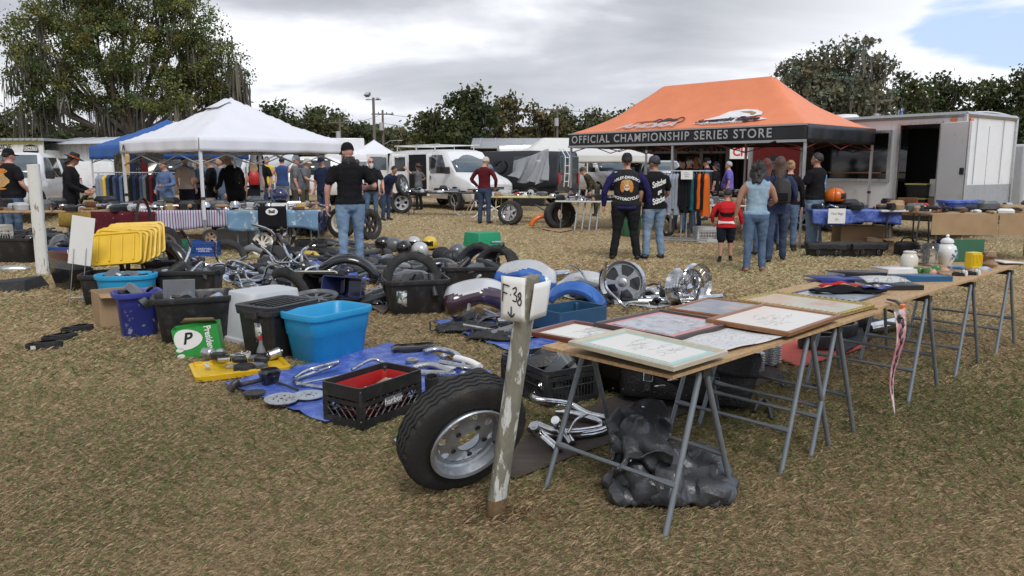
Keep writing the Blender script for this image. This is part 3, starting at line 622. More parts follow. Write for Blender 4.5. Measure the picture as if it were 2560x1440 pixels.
 if hat:
  m_=MB(); rise=.112
  if hat in('cap','capback','doo'):
   m_.lathe([(.001,rise),(.040,rise*.95),(.070,rise*.72),(.085,rise*.35),(.088,0),(.086,-.012)],20); m_.v=[(x,y*1.16-.006,z+.128)for x,y,z in m_.v]; c_=part(m_,'cap_crown' if hat!='doo' else 'head_wrap',hatm)
   if hat!='doo':
    d_=1 if hat=='cap' else-1; m_=MB(); m_.grid(lambda u,v:((u-.5)*.158*(1-.25*v*v),d_*(.075+.098*v*math.sin(math.pi*(.18+.64*u))),.128-.012*v-.020*(2*u-1)**2),10,4); part(m_,'cap_bill',hatm,solid=.005)
   else:m_=MB(); m_.tube([(0,-.09,.12),(.015,-.12,.08),(.02,-.125,.03)],[.014,.02,.008],6,flat=.5); part(m_,'knot',hatm)
  elif hat in('brim','cowboy','bucket'):
   R_={'brim':.165,'cowboy':.185,'bucket':.135}[hat]; hh={'brim':.105,'cowboy':.13,'bucket':.09}[hat]
   m_.lathe([(.001,hh),(.05,hh),(.072,hh*.9),(.086,.0)],22); m_.v=[(x,y*1.15-.006,z+.135-(.02*(1-abs(x)/.08)if hat=='cowboy' and z>hh*.8 else 0))for x,y,z in m_.v]; part(m_,'hat_crown',hatm)
   m_=MB(); m_.lathe([(.084,.0),(R_*.75,-.008),(R_,.0 if hat!='bucket' else-.04)],26); m_.v=[(x,y*1.12-.006,z+.137+(.055*(x/R_)**2 if hat=='cowboy' else .012*(x/R_)**2))for x,y,z in m_.v]; part(m_,'hat_brim',hatm,solid=.004)
   if band:m_=MB(); m_.lathe([(.089,.0),(.086,.032)],20); m_.v=[(x,y*1.15-.006,z+.14)for x,y,z in m_.v]; part(m_,'hat_band',band)
 def back(x,z,front=False,d=.010):
  for(z0,a0,b0,c0),(z1,a1,b1,c1)in zip(rings,rings[1:]):
   if z0<=z<=z1:
    t=(z-z0)/(z1-z0); a,b,c=a0+(a1-a0)*t,b0+(b1-b0)*t,c0+(c1-c0)*t; q=max(.0,1-(min(abs(x)/a,1))**2.3)**(1/2.3)
    return(Ml@Vector((x,(c-b*q-d)if not front else(c+b*q+d),z)))*k
  return(Ml@Vector((x,-.13,z)))*k
 return dict(root=root,back=back,Ml=Ml,k=k,MH=MH,hands=[(Vector(w_)*k)for _,w_,_ in hands])
def back_text(p,txt,size,z,m,x0=0.,curve=0.,shear=0.,bold=0.,sx=1.,name='lettering',rot=0.):
 me=text_mesh(txt,size,shear=shear,bold=bold,extrude=0); bmm=bmesh.new(); bmm.from_mesh(me); bmesh.ops.triangulate(bmm,faces=bmm.faces); bmesh.ops.subdivide_edges(bmm,edges=[e for e in bmm.edges if e.calc_length()>.03],cuts=1); bmm.to_mesh(me); bmm.free()
 for v in me.vertices:
  x,y=v.co.x*sx,v.co.y; x,y=x*math.cos(rot)-y*math.sin(rot),x*math.sin(rot)+y*math.cos(rot); v.co=p['back'](x+x0,z+y-curve*x*x)
 me.materials.clear(); me.materials.append(P(m)); o=bpy.data.objects.new(name,me); COL.objects.link(o); o.parent=p['root']; return o
def back_patch(p,poly,x0,z0,m,name='print',d=.012,front=False):
 """flat printed shape on the garment"""
 mb=MB(); c=(sum(q[0]for q in poly)/len(poly),sum(q[1]for q in poly)/len(poly)); n=len(poly)
 pts=[p['back'](x0+c[0],z0+c[1],front,d)]
 for f in(.5,1.):pts+=[p['back'](x0+c[0]+(q[0]-c[0])*f,z0+c[1]+(q[1]-c[1])*f,front,d)for q in poly]
 mb.add(pts,[(0,1+i,1+(i+1)%n)for i in range(n)]+[(1+i,1+n+i,1+n+(i+1)%n,1+(i+1)%n)for i in range(n)]); return mb.build(name,m,p['root'])
def oval(rx,rz,n=16,wob=0.,ph=0.):return[(rx*math.cos(2*math.pi*i/n)*(1+wob*math.sin(i*5+ph)),rz*math.sin(2*math.pi*i/n)*(1+wob*math.cos(i*4+ph)))for i in range(n)]
for n_,c_ in dict(shirt_maroon=(.10,.012,.018),shirt_navy=(.018,.026,.06),shirt_grey=(.13,.135,.145),shirt_beige=(.46,.38,.33),sweat_blue=(.10,.15,.28),tank_blue=(.04,.075,.20),shirt_yellow=(.65,.5,.05),shirt_teal=(.015,.10,.13),shirt_purple=(.16,.13,.45),
sweat_grey=(.16,.17,.18),olive=(.075,.07,.045),vest_leather=(.022,.023,.026),sleeve_indigo=(.02,.018,.085),red_jacket=(.50,.02,.025),navy_short=(.012,.014,.025),hoodie_navy=(.035,.045,.10),camo=(.075,.068,.045),shirt_bluegrey=(.10,.14,.2),khaki=(.42,.36,.25),black_jeans=(.014,.014,.016)).items():
 mat(n_,c_,.88,var=.25,vs=6,bump=.3,bs=16)
MATS['camo']=None; del MATS['camo']; mat('camo',(.085,.075,.045),.88,var=.2,col2=(.03,.03,.022),c2=.5,c2w=.03,c2s=9,bump=.3)
mat('denim_vest',(.24,.36,.47),.85,var=.22,vs=8,bump=.35,bs=22,col2=(.36,.48,.58),c2=.58,c2w=.14,c2s=5)
mat('hair_dark',(.014,.011,.010),.5,var=.3,bump=.6,bs=60,stretch=(1,1,.15)); mat('hair_brown',(.06,.032,.02),.5,var=.4,bump=.6,bs=60,stretch=(1,1,.15)); mat('hair_ombre',(.085,.045,.026),.5,var=.6,vs=4,bump=.6,bs=60,stretch=(1,1,.2)); mat('hair_red',(.10,.025,.016),.5,var=.3,bump=.6,bs=60)
mat('hair_grey',(.45,.45,.45),.6,var=.2,bump=.6,bs=60); mat('hair_blond',(.34,.22,.11),.55,var=.35,bump=.6,bs=60); mat('beard_white',(.62,.60,.57),.8,var=.15,bump=.8,bs=80)
mat('eye_dark',(.02,.016,.014),.3); mat('lip',(.30,.10,.085),.5); mat('shoe_dark',(.02,.017,.015),.6,var=.3); mat('shoe_brown',(.10,.05,.03),.65,var=.25); mat('sandal',(.34,.15,.09),.6); mat('sock_dark',(.02,.022,.026),.9)
mat('orange_print',(.62,.20,.03),.7,var=.5,vs=40); mat('white_print',(.78,.78,.76),.7,var=.05); mat('orange_cloth',(.62,.13,.02),.85,var=.15,bump=.2); mat('print_gold',(.5,.3,.12),.7,var=.6,vs=45); mat('print_bone',(.6,.55,.45),.7,var=.3,vs=60)
mat('paisley',(.02,.02,.022),.85,col2=(.55,.55,.53),c2=.63,c2w=.02,c2s=38); mat('cap_plaid',(.07,.065,.09),.85,var=.4,vs=30); mat('cap_cream',(.55,.48,.36),.85); mat('bandana',(.04,.035,.04),.85,col2=(.35,.3,.3),c2=.6,c2w=.03,c2s=30); mat('print_blue',(.05,.22,.55),.7,var=.8,vs=14,col2=(.5,.6,.6),c2=.6,c2w=.1); mat('pink_strap',(.55,.08,.3),.6)
def at(px,Y):p=DD(px,420,Y); return Vector((p.x,Y,0))
BV=.025
p=person('heavy man in black tee with flaming graphic and black cap beside white post',loc=at(22,14.6),H=1.83,rz=R(-28),shirt='cloth_black',pants='denim',hair='short',hairm='hair_dark',hat='cap',build=1.22,belly=.6,skin='skin_pink',armR=((.10,.02,-.28),(.10,.20,-.50)),vox=.019)
back_patch(p,oval(.155,.05,18,.06),0,1.34,'orange_print'); back_patch(p,oval(.15,.13,20,.08,1),0,1.18,'print_gold'); back_text(p,'FRITZER GANG',.045,1.345,'cloth_black',curve=1.2,name='lettering'); back_patch(p,oval(.12,.018,16,.1),0,1.03,'orange_print')
person('man in grey cap half hidden behind the flame graphic tee',loc=at(-4,16.4),H=1.74,rz=R(-20),shirt='shirt_grey',hat='cap',hatm='sweat_grey',hair='short',hairm='hair_grey',vox=.02)
person('man in black zip jacket, black brimmed hat and orange bandana at table',loc=at(170,15.0),H=1.77,rz=R(-75),shirt='cloth_black',sleeve_len='long',pants='cloth_black',hat='brim',hatm='black_matte',band='orange_cloth',hair='mid',look=(0,.35),lean=.08,jacket=.02,armL=((-.06,.06,-.28),(.02,.28,-.36)),armR=((.06,.05,-.28),(.0,.29,-.38)),shorts=True,skin='skin',vox=.019)
person('woman in faded blue sweatshirt holding a grey felt hat before clothes rail',loc=at(412,18.2),H=1.66,rz=R(160),shirt='sweat_blue',sleeve_len='long',pants='denim_light',hair='bun',hairm='hair_brown',female=True,look=(-.2,.3),armL=((-.14,.06,-.26),(.05,.22,-.30)),armR=((.08,.0,-.28),(-.02,.18,-.42)),vox=BV)
person('man in pale beige tee and navy shorts seen from behind',loc=at(462,21.5),H=1.80,rz=R(-15),shirt='shirt_beige',pants='navy_short',shorts=True,hair='short',skin='skin_pink',build=1.05,vox=BV)
person('stooping person in pale grey tee and black shorts',loc=at(493,23.5),H=1.72,rz=R(20),shirt='light_grey_cloth' if 'light_grey_cloth' in MATS else 'shirt_bluegrey',pants='navy_short',shorts=True,hair='short',hairm='hair_grey',lean=.3,vox=BV)
person('young man in glasses and black sweater under white canopy',loc=at(527,16.9),H=1.74,rz=R(120),shirt='cloth_black',sleeve_len='long',pants='cloth_black',hair='short',glasses=True,look=(0,.25),armL=((-.05,.1,-.27),(.0,.3,-.22)),armR=((.05,.1,-.27),(0,.3,-.24)),vox=BV)
p=person('grey haired man in black longsleeve with skull print leaning over table',loc=at(588,15.9),H=1.80,rz=R(62),shirt='cloth_black',sleeve_len='long',pants='cloth_black',hair='short',hairm='hair_grey',skin='skin_tan',build=1.12,belly=.3,lean=.22,look=(0,.45),armL=((-.06,.10,-.26),(.0,.30,-.32)),armR=((.06,.06,-.28),(.0,.26,-.40)),vox=.019)
back_patch(p,oval(.10,.13,20,.10),0,1.20,'paisley')
person('person in blue grey tee between the two men in black',loc=at(551,18.6),H=1.74,rz=R(150),shirt='shirt_bluegrey',pants='denim',hair='short',skin='skin',vox=BV)
p=person('long haired blonde woman with red backpack and black skirt',loc=at(634,20.5),H=1.64,rz=R(20),shirt='cloth_black',sleeve_len='none',pants='navy_short',skirt=True,shorts=True,hair='long',hairm='hair_blond',female=True,vox=BV)
mb=MB(); mb.loft([ell(0,-.19,z,rx,ry,12)for z,rx,ry in((1.02,.10,.05),(1.06,.125,.075),(1.22,.13,.08),(1.34,.11,.06),(1.37,.07,.035))]); mb.build('backpack','red_plastic',p['root'])
person('bearded man with black tee and white chest badge behind canopy pole',loc=at(652,22),H=1.84,rz=R(170),shirt='cloth_black',pants='denim_dark',hair='mid',beard='hair_dark',hat='cap',vox=BV)
person('man in bright yellow tee by the green pickup',loc=at(668,27),H=1.86,rz=R(190),shirt='shirt_yellow',pants='denim',hair='short',vox=BV)
person('man in blue tank top and grey sweatpants',loc=at(705,24.5),H=1.82,rz=R(5),shirt='tank_blue',sleeve_len='none',pants='sweat_grey',hair='short',skin='skin_pink',build=1.08,armL=((-.13,-.02,-.27),(-.16,.04,-.50)),armR=((.13,-.02,-.27),(.16,.04,-.50)),vox=BV)
person('man in grey tee, grey cap and olive shorts',loc=at(737,20.8),H=1.80,rz=R(-70),shirt='shirt_grey',pants='olive',shorts=True,hat='cap',hatm='sweat_grey',hair='short',hairm='hair_grey',skin='skin_pink',build=1.1,belly=.5,look=(0,.2),vox=BV)
person('man in cream cap reaching towards the parts table',loc=at(757,22.6),H=1.76,rz=R(-105),shirt='shirt_grey',pants='olive',hat='bucket',hatm='cap_cream',hair='short',hairm='hair_grey',armR=((.03,.16,-.20),(.0,.40,-.24)),lean=.2,vox=BV)
person('man in dark cap and navy tee with white bird emblem',loc=at(806,19.5),H=1.76,rz=R(150),shirt='shirt_navy',pants='denim_dark',hat='cap',hatm='shirt_navy',hair='short',look=(.2,.2),vox=BV)
p=person('tall man in plain black tee, black cap and neck bandana walking among parts',loc=Vector((-2.36,11.25,0)),H=1.83,rz=R(14),shirt='cloth_black',pants='denim_light',hat='cap',hair=None,skin='skin_pink',build=1.10,belly=.25,look=(.45,.25),stride=.10,hem=.90,glasses=True,shoes='shoe_brown',legw=1.04,stance=.08,
armL=((-.09,-.02,-.28),(-.10,.04,-.53)),armR=((.13,-.02,-.26),(.05,.20,-.28)),vox=.0135)
mb=MB(); mb.loft([ell(0,.012,z,r_,r_*1.05,16)for z,r_ in((1.45,.088),(1.48,.098),(1.53,.084),(1.555,.076))],cap=False); mb.v=[(x*p['k'],(y+.012*math.sin(x*90))*p['k'],z*p['k'])for x,y,z in mb.v]; mb.build('neck_bandana','bandana',p['root'],solid=.006)
person('boy with dark hair and navy tee by the white van',loc=at(893,24.5),H=1.74,rz=R(10),shirt='shirt_navy',pants='denim_dark',hair='short',hairm='hair_brown',vox=BV)
person('bald man with long white beard, sunglasses and denim vest',loc=G(930,561),H=1.74,rz=R(205),shirt='cloth_black',sleeve='vest_leather',sleeve_len='short',pants='denim',skin='skin_pink',beard='beard_white',glasses=True,build=1.1,belly=.35,jacket=.012,shoes='shoe_brown',vox=.021,armL=((-.10,.0,-.28),(-.09,.12,-.5)),armR=((.10,-.02,-.28),(.08,.08,-.5)))
person('person in navy tee bending beside the bearded man',loc=at(962,21.6),H=1.62,rz=R(-120),shirt='shirt_navy',pants='denim_dark',hair='short',lean=.55,skin='skin_tan',vox=BV)
person('woman in dark hat reaching into the open van',loc=at(1046,27.0),H=1.62,rz=R(60),shirt='shirt_grey',pants='black_jeans',hat='brim',hatm='shoe_brown',hair='mid',hairm='hair_brown',female=True,armL=((-.12,.12,-.02),(-.14,.34,.14)),armR=((.14,-.06,-.22),(.02,.12,-.32)),vox=BV)
person('man in maroon long sleeved shirt and cream cap facing the vans',loc=G(1211,560),H=1.76,rz=R(-25),shirt='shirt_maroon',sleeve_len='long',pants='denim_dark',hat='cap',hatm='cap_cream',hair='short',hairm='hair_grey',look=(-.3,.45),build=1.02,hem=.93,shoes='shoe_dark',vox=.021,armL=((-.16,-.02,-.25),(-.05,.10,-.42)),armR=((.15,-.02,-.26),(.06,.14,-.44)))
person('person in camouflage jacket bending over the pale yellow table',loc=at(1492,23.6),H=1.66,rz=R(95),shirt='camo',sleeve_len='long',pants='camo',hat='doo',hatm='camo',lean=.75,vox=BV,armL=((0,.1,-.26),(0,.26,-.42)),armR=((0,.12,-.26),(0,.28,-.40)))
p=person('broad man in black leather motorcycle vest with back patches and head wrap',loc=G(1562,650),H=1.70,rz=R(-6),shirt='vest_leather',sleeve='sleeve_indigo',sleeve_len='long',pants='black_jeans',hat='doo',hatm='paisley',hair='short',hairm='hair_dark',build=1.22,belly=.5,hem=.90,stance=.20,legw=1.14,look=(-.15,0),jacket=.012,armL=((-.13,-.03,-.27),(-.14,.03,-.52)),armR=((.13,-.03,-.27),(.15,.03,-.52)),vox=.0135)
mb=MB(); mb.loft([ell(0,.012,z,.218,.168)for z in(.895,.84)],cap=False); mb.v=[tuple(Vector(v)*p['k'])for v in mb.v]; mb.build('shirt_tail','sleeve_indigo',p['root'],solid=.006)
back_text(p,'HARLEY-DAVIDSON',.062,1.355,'white_print',curve=1.6,bold=.002,sx=.9); back_text(p,'MOTORCYCLES',.062,1.005,'white_print',curve=-1.1,bold=.002,sx=.95)
back_patch(p,oval(.088,.048,18,.05),0,1.275,'print_gold','emblem'); back_patch(p,oval(.036,.085,14),-.07,1.20,'orange_print','emblem'); back_patch(p,oval(.036,.085,14),.07,1.20,'orange_print','emblem'); back_patch(p,oval(.044,.05,14),0,1.19,'print_bone','emblem',.016)
for s in(-1,1):back_patch(p,oval(.011,.012,8),s*.018,1.20,'cloth_black','emblem',.02)
p=person('man in black tee lettered in white script beside the vest wearer',loc=G(1632,648),H=1.66,rz=R(22),shirt='cloth_black',pants='denim_light',hat='cap',hatm='cap_plaid',hair='short',hairm='hair_dark',skin='skin_tan',build=1.15,belly=.5,hem=.86,look=(.4,.1),sleeve_len='short',stance=.14,legw=1.1,shoes='shoe_dark',vox=.0135,armR=((.08,.05,-.28),(.03,.22,-.42)))
back_text(p,'Snitches',.135,1.29,'white_print',shear=.35,bold=.004,sx=.62,rot=.32); back_text(p,'get',.09,1.15,'white_print',shear=.35,bold=.003,sx=.7,rot=.3); back_text(p,'Stitches',.135,1.01,'white_print',shear=.35,bold=.004,sx=.62,rot=.32)
p=person('wide man in black tee with rusty skull graphic under orange canopy',loc=at(1724,17.2),H=1.72,rz=R(0),shirt='cloth_black',pants='denim',hat='cap',hatm='camo',hair='short',hairm='hair_grey',build=1.25,belly=.5,skin='skin_pink',vox=BV)
back_patch(p,oval(.12,.07,16,.1),0,1.28,'orange_print'); back_patch(p,oval(.09,.06,16,.1),0,1.15,'print_gold')
person('bearded man in dark cap facing the rusty skull tee',loc=at(1703,18.6),H=1.74,rz=R(200),shirt='cloth_black',pants='denim',hat='cap',hair='short',beard='hair_grey',skin='skin_pink',vox=BV)
person('grey haired woman in dark top behind the rusty skull tee',loc=at(1741,19.4),H=1.72,rz=R(130),shirt='camo',pants='denim',hair='mid',hairm='hair_blond',female=True,vox=BV)
person('man in teal jacket and dark vest with black cap facing sideways',loc=at(1768,21.5),H=1.74,rz=R(75),shirt='shirt_navy',sleeve='shirt_teal',sleeve_len='long',pants='denim',hat='cap',hair='short',hairm='hair_grey',build=1.08,belly=.4,jacket=.015,vox=BV)
person('slim woman in black tee and cap beside the teal jacket',loc=at(1791,22.6),H=1.64,rz=R(60),shirt='cloth_black',pants='black_jeans',hat='cap',hair='mid',female=True,skin='skin_pink',vox=BV)
person('white haired woman in purple top with hand on hip',loc=at(1823,22.8),H=1.66,rz=R(70),shirt='shirt_purple',pants='black_jeans',hair='short',hairm='hair_grey',female=True,build=1.15,belly=.6,skin='skin_pink',armR=((.16,-.08,-.20),(.04,.02,-.36)),vox=BV)
person('man in black peaked leather cap beyond the group of women',loc=at(1931,15.0),H=1.72,rz=R(175),shirt='cloth_black',sleeve_len='long',pants='denim_dark',hat='bucket',hatm='black_leather',hair='short',skin='skin_pink',look=(.2,.3),vox=.019)
mb=None
person('woman with long red hair and dark blue jeans in front of the canopy',loc=at(1917,12.9),H=1.62,rz=R(-10),shirt='hoodie_navy',sleeve_len='long',pants='denim',hair='long',hairm='hair_red',female=True,vox=.016)
p=person('woman in sleeveless denim vest and blue jeans with dark curly hair',loc=G(1884,680),H=1.555,rz=R(-8),shirt='denim_vest',sleeve_len='none',pants='denim',hair='curly',hairm='hair_dark',skin='skin_tan',female=True,build=1.08,hem=.93,shoes='sandal',stride=.06,legw=1.0,vox=.0135,look=(-.3,.1),armL=((-.10,-.02,-.27),(-.13,.02,-.51)),armR=((.10,.04,-.26),(.10,.20,-.30)))
p=person('long haired woman in navy hoodie carrying a small black backpack',loc=G(1938,655),H=1.64,rz=R(-12),shirt='hoodie_navy',sleeve_len='long',pants='denim_dark',hair='long',hairm='hair_ombre',skin='skin_tan',female=True,build=1.08,hem=.86,stride=.17,vox=.0135,look=(-.15,.05),knees=None,armL=((-.08,.02,-.28),(-.06,.18,-.44)),armR=((.08,.02,-.28),(.05,.2,-.42)))
bp=MB(); bp.loft([ell(.02,y0,z,rx,ry,14)for z,rx,ry,y0 in((.92,.09,.05,-.19),(.95,.13,.08,-.205),(1.10,.135,.085,-.205),(1.26,.11,.07,-.19),(1.31,.06,.03,-.17))]); q=bp.build('backpack','black_leather',p['root'])
bp=MB(); bp.box((.02,-.295,1.03),(.16,.03,.12)); bp.build('backpack_pocket','cloth_black',q,bevel=.012)
for s in(-1,1):bp=MB(); bp.tube([(s*.07,-.15,1.27),(s*.10,-.10,1.40),(s*.11,.02,1.42),(s*.12,.13,1.28)],.016,6,k=3,flat=.4); bp.build('strap','cloth_black',q)
bp=MB(); bp.tube([(-.15,-.12,1.18),(-.165,-.14,1.0)],.014,6); bp.build('pink_strap','pink_strap',p['root'])
person('woman with blonde curls pinned up, black print tee and tall boots',loc=at(1976,13.5),H=1.60,rz=R(-25),shirt='cloth_black',pants='denim',hair='bun',hairm='hair_blond',skin='skin_pink',female=True,build=1.05,sleeve_len='long',socks='black_leather',hem=.90,vox=.016)
p=person('dark haired man in black tee with blue print and loose pale jeans',loc=G(2032,622),H=1.74,rz=R(38),shirt='cloth_black',pants='denim_light',hair='short',hairm='hair_dark',skin='skin_tan',build=1.14,belly=.3,hem=.90,legw=1.18,shoes='shoe_dark',vox=.0135,look=(.35,0),armL=((-.06,.10,-.27),(.0,.32,-.22)),armR=((.06,.08,-.28),(.0,.30,-.24)))
back_patch(p,oval(.065,.15,18,.12),.09,1.20,'print_blue')
p=person('small boy in red, black and white jacket and dark shorts',loc=G(1812,655),H=1.13,rz=R(-12),shirt='red_jacket',sleeve_len='long',pants='navy_short',shorts=True,hair='short',hairm='hair_dark',skin='skin',shoes='shoe_dark',socks='sock_dark',child=True,build=1.2,hem=.84,stride=.12,jacket=.02,vox=.0135,look=(-.2,.2),armL=((-.12,-.02,-.25),(-.10,.10,-.44)),armR=((.10,.0,-.27),(.14,.10,-.48)))
back_patch(p,[(-.24,-.05),(-.1,-.09),(.1,-.09),(.24,-.05),(.24,.05),(.1,.0),(-.1,.0),(-.24,.05)],0,1.20,'cloth_black','jacket_panel',.02); back_patch(p,[(-.2,-.05),(.2,-.05),(.2,.03),(-.2,.03)],0,.98,'white_print','jacket_panel',.02)
# ================================================================ vehicles
for n_,c_ in dict(car_white=(.72,.73,.74),car_black=(.010,.010,.013),car_green=(.22,.30,.20),car_tan=(.20,.16,.12),car_silver=(.40,.42,.45),car_red=(.35,.02,.02)).items():
 mat(n_,c_,.22,var=.05,vs=2,coat=.6,rv=.06,col2=tuple(q*.72 for q in c_),c2=.66,c2w=.14,c2s=2.2)
mat('headlight',(.75,.77,.8),.1,var=.1,spec=.8,coat=.5); mat('tail_red',(.30,.01,.01),.2,coat=.4); mat('plate',(.6,.62,.65),.5)
def wheel_parts(parent,r,w,loc,axis='y',rim='aluminium',name='wheel',spokes=6,rot=None,hub=.62):
 """tyre > rim; axis along local Y"""
 mb=MB(); mb.T=TR(0,0,0,R(90)); mb.lathe([(r*hub,-w/2*.8),(r*.86,-w/2),(r*.97,-w/2*.8),(r,-w/2*.45),(r,w/2*.45),(r*.97,w/2*.8),(r*.86,w/2),(r*hub,w/2*.8),(r*hub*.96,0),(r*hub,-w/2*.8)],26)
 t=mb.build(name,'rubber',parent,loc=loc,rot=rot)
 mb=MB(); mb.T=TR(0,0,0,R(90))
 for s in(-1,1):
  mb.lathe([(r*hub*.99,s*w*.30),(r*hub*1.0,s*w*.42),(r*hub*.9,s*w*.40),(r*hub*.86,s*w*.18)],26); mb.lathe([(0.001,s*w*.30),(r*.16,s*w*.28),(r*.2,s*w*.12)],14)
  for q in range(spokes):a=2*math.pi*q/spokes; mb.hexa([(r*.12*math.cos(a+d),r*.12*math.sin(a+d),s*w*.12)for d in(-.5,.5)]+[(r*hub*.9*math.cos(a+d),r*hub*.9*math.sin(a+d),s*w*.16)for d in(.13,-.13)]+[(r*.12*math.cos(a+d),r*.12*math.sin(a+d),s*w*.24)for d in(-.5,.5)]+[(r*hub*.9*math.cos(a+d),r*hub*.9*math.sin(a+d),s*w*.27)for d in(.13,-.13)])
 mb.lathe([(.001,0),(r*hub*.93,0)],20,mi=1); mb.build('rim',[rim,'interior_shade'],t); return t
def vehicle(name,label,cat,loc,rz,st,paint,wins,wheels,r=.36,wind=None,grille=True,lights=True,group=None,rear=None,trim='black_matte',hubs='aluminium'):
 """st: stations (x, halfwidth, zbottom, zbelt, zroof, tumblehome); front at +X"""
 root=thing(name,label,cat,loc,rz,group)
 def ring(x,w,zb,zt,zr,tu):
  h=[(w*.90,zb),(w*.985,zb+.16),(w,(zb+zt)/2),(w*.975,zt),(w*(.6*tu+.4),zt+(zr-zt)*.35),(w*tu,zr-(zr-zt)*.14-.02),(w*tu-.10,zr),(w*tu*.5,zr+.02)]
  return[(x,y,z)for y,z in h]+[(x,-y,z)for y,z in reversed(h)]
 mb=MB(); mb.loft([ring(*q)for q in st]); mb.build('body',paint,root,ang_=30)
 def yat(x,z):
  for a,b in zip(st,st[1:]):
   if a[0]<=x<=b[0]and b[0]>a[0]:
    t=(x-a[0])/(b[0]-a[0]); w,zb,zt,zr,tu=(a[i]+(b[i]-a[i])*t for i in range(1,6))
    if z<=zt:return w*(.985+.015*min(1,max(0,(zt-z)/.3)))
    return w*.975+(w*tu-w*.975)*min(1,(z-zt)/max(.01,(zr-zt)*.86))
  return st[0][1]
 for s in(-1,1):
  for wn in wins:
   mb=MB(); mb.add([(x,s*(yat(x,z)+.012),z)for x,z in wn[0]],[tuple(range(len(wn[0])))]); nm=wn[1]if len(wn)>1 else 'window'; mb.build(nm,wn[2]if len(wn)>2 else 'glass_dark',root,solid=.008)
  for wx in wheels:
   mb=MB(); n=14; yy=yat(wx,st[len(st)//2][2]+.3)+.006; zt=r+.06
   mb.add([(wx+(r*1.22)*math.cos(math.pi*i/n),s*yy,zt-.03+(r*1.15)*math.sin(math.pi*i/n))for i in range(n+1)]+[(wx-r*1.2,s*yy,.30),(wx+r*1.2,s*yy,.30)],[tuple(range(n+1))+(n+1,n+2)]); mb.build('wheel_well_shade','interior_shade',root)  # dark half-disc proud of the body, painted shade of the wheel well
   wheel_parts(root,r,.24,(wx,s*(yy-.09),r),rim=hubs)
  if lights:
   f=st[-1]; mb=MB(); mb.box((f[0]-.03,s*(f[1]*.78),f[2]+(f[3]-f[2])*.66),(.10,.34,.20)); mb.build('headlight','headlight',root,bevel=.02)
   b=st[0]; mb=MB(); mb.box((b[0]-.005,s*(b[1]*.90),b[2]+(b[3]-b[2])*.85),(.07,.15,.42)); mb.build('tail_light','tail_red',root,bevel=.01)
  if wind:
   (x0,z0),(x1,z1)=wind; mb=MB(); mb.box((x1-.25,s*(yat(x1-.25,z1)+.14),z1+.08),(.12,.22,.24)); mb.build('mirror',trim,root,bevel=.03)
 if wind:
  (x0,z0),(x1,z1)=wind; y0,y1=yat(x0,z0)-.12,yat(x1,z1)-.05; dx,dz=(z0-z1),(x1-x0); ln=math.hypot(dx,dz); ox,oz=dx/ln*.03,dz/ln*.03
  mb=MB(); mb.grid(lambda u,v:(x0+(x1-x0)*v+ox+.05*(1-(2*u-1)**2),(y0+(y1-y0)*v)*(2*u-1),z0+(z1-z0)*v+oz),8,2); mb.build('windscreen','glass_tint',root,solid=.01)
 f=st[-1]
 if grille:
  mb=MB(); mb.box((f[0]+.0,0,f[2]+(f[3]-f[2])*.62),(.07,f[1]*1.12,.30)); g_=mb.build('grille','black_plastic',root,bevel=.02)
  for q in range(3):mb=MB(); mb.box((f[0]+.045,0,f[2]+(f[3]-f[2])*.62-.09+.09*q),(.03,f[1]*1.05,.02)); mb.build('grille_bar','chrome',g_)
  mb=MB(); mb.box((f[0]+.03,0,f[2]+.10),(.16,f[1]*1.98,.26)); mb.build('bumper',trim,root,bevel=.03)
  mb=MB(); mb.box((f[0]+.12,0,f[2]+.14),(.01,.3,.15)); mb.build('number_plate','plate',root)
 b=st[0]; mb=MB(); mb.box((b[0]-.05,0,b[2]+.06),(.14,b[1]*1.95,.18)); mb.build('bumper',trim if grille else 'chrome',root,bevel=.02)
 return root,yat
VAN=[(-2.85,.93,.42,1.18,1.98,.88),(-2.80,.98,.40,1.2,2.08,.88),(-1.5,1.0,.38,1.2,2.12,.88),(.75,1.0,.38,1.2,2.10,.88),(1.15,1.0,.38,1.2,2.02,.87),(1.75,1.0,.38,1.2,1.42,.9),(1.95,.99,.38,1.17,1.26,.92),(2.55,.95,.38,1.0,1.10,.93),(2.78,.90,.40,.90,.98,.93),(2.86,.80,.44,.80,.88,.93)]
PICK=[(-2.8,.97,.45,1.02,1.06,.98),(-2.78,.99,.45,1.05,1.10,.98),(-.92,.99,.42,1.08,1.12,.98),(-.90,.99,.42,1.12,1.80,.84),(-.6,.99,.42,1.12,1.88,.82),(.55,.99,.42,1.12,1.88,.82),(.75,.99,.42,1.12,1.82,.82),(1.35,.99,.42,1.12,1.20,.9),(1.5,.99,.42,1.08,1.15,.92),(2.5,.97,.42,1.0,1.08,.94),(2.72,.94,.45,.94,1.02,.94),(2.80,.86,.5,.86,.92,.94)]
SUV=[(-2.3,.88,.42,1.02,1.55,.84),(-2.25,.93,.40,1.05,1.70,.82),(-1.9,.95,.38,1.06,1.78,.82),(.3,.95,.38,1.06,1.78,.82),(.5,.95,.38,1.06,1.72,.82),(1.05,.95,.38,1.05,1.14,.9),(1.9,.92,.38,.95,1.02,.92),(2.2,.86,.42,.84,.9,.92),(2.27,.78,.46,.76,.82,.92)]
vw_side=[([(.35,1.28),(1.42,1.28),(1.02,1.92),(.35,1.92)],)]
V1P=Vector((-2.4,28.9,0)); V1A=R(-52)
root,ya=vehicle('cargo_van','white cargo van with open barn doors and caged side windows','van',V1P,V1A,VAN,'car_white',vw_side,(-1.75,1.95),r=.37,wind=((1.08,2.0),(1.86,1.30)))
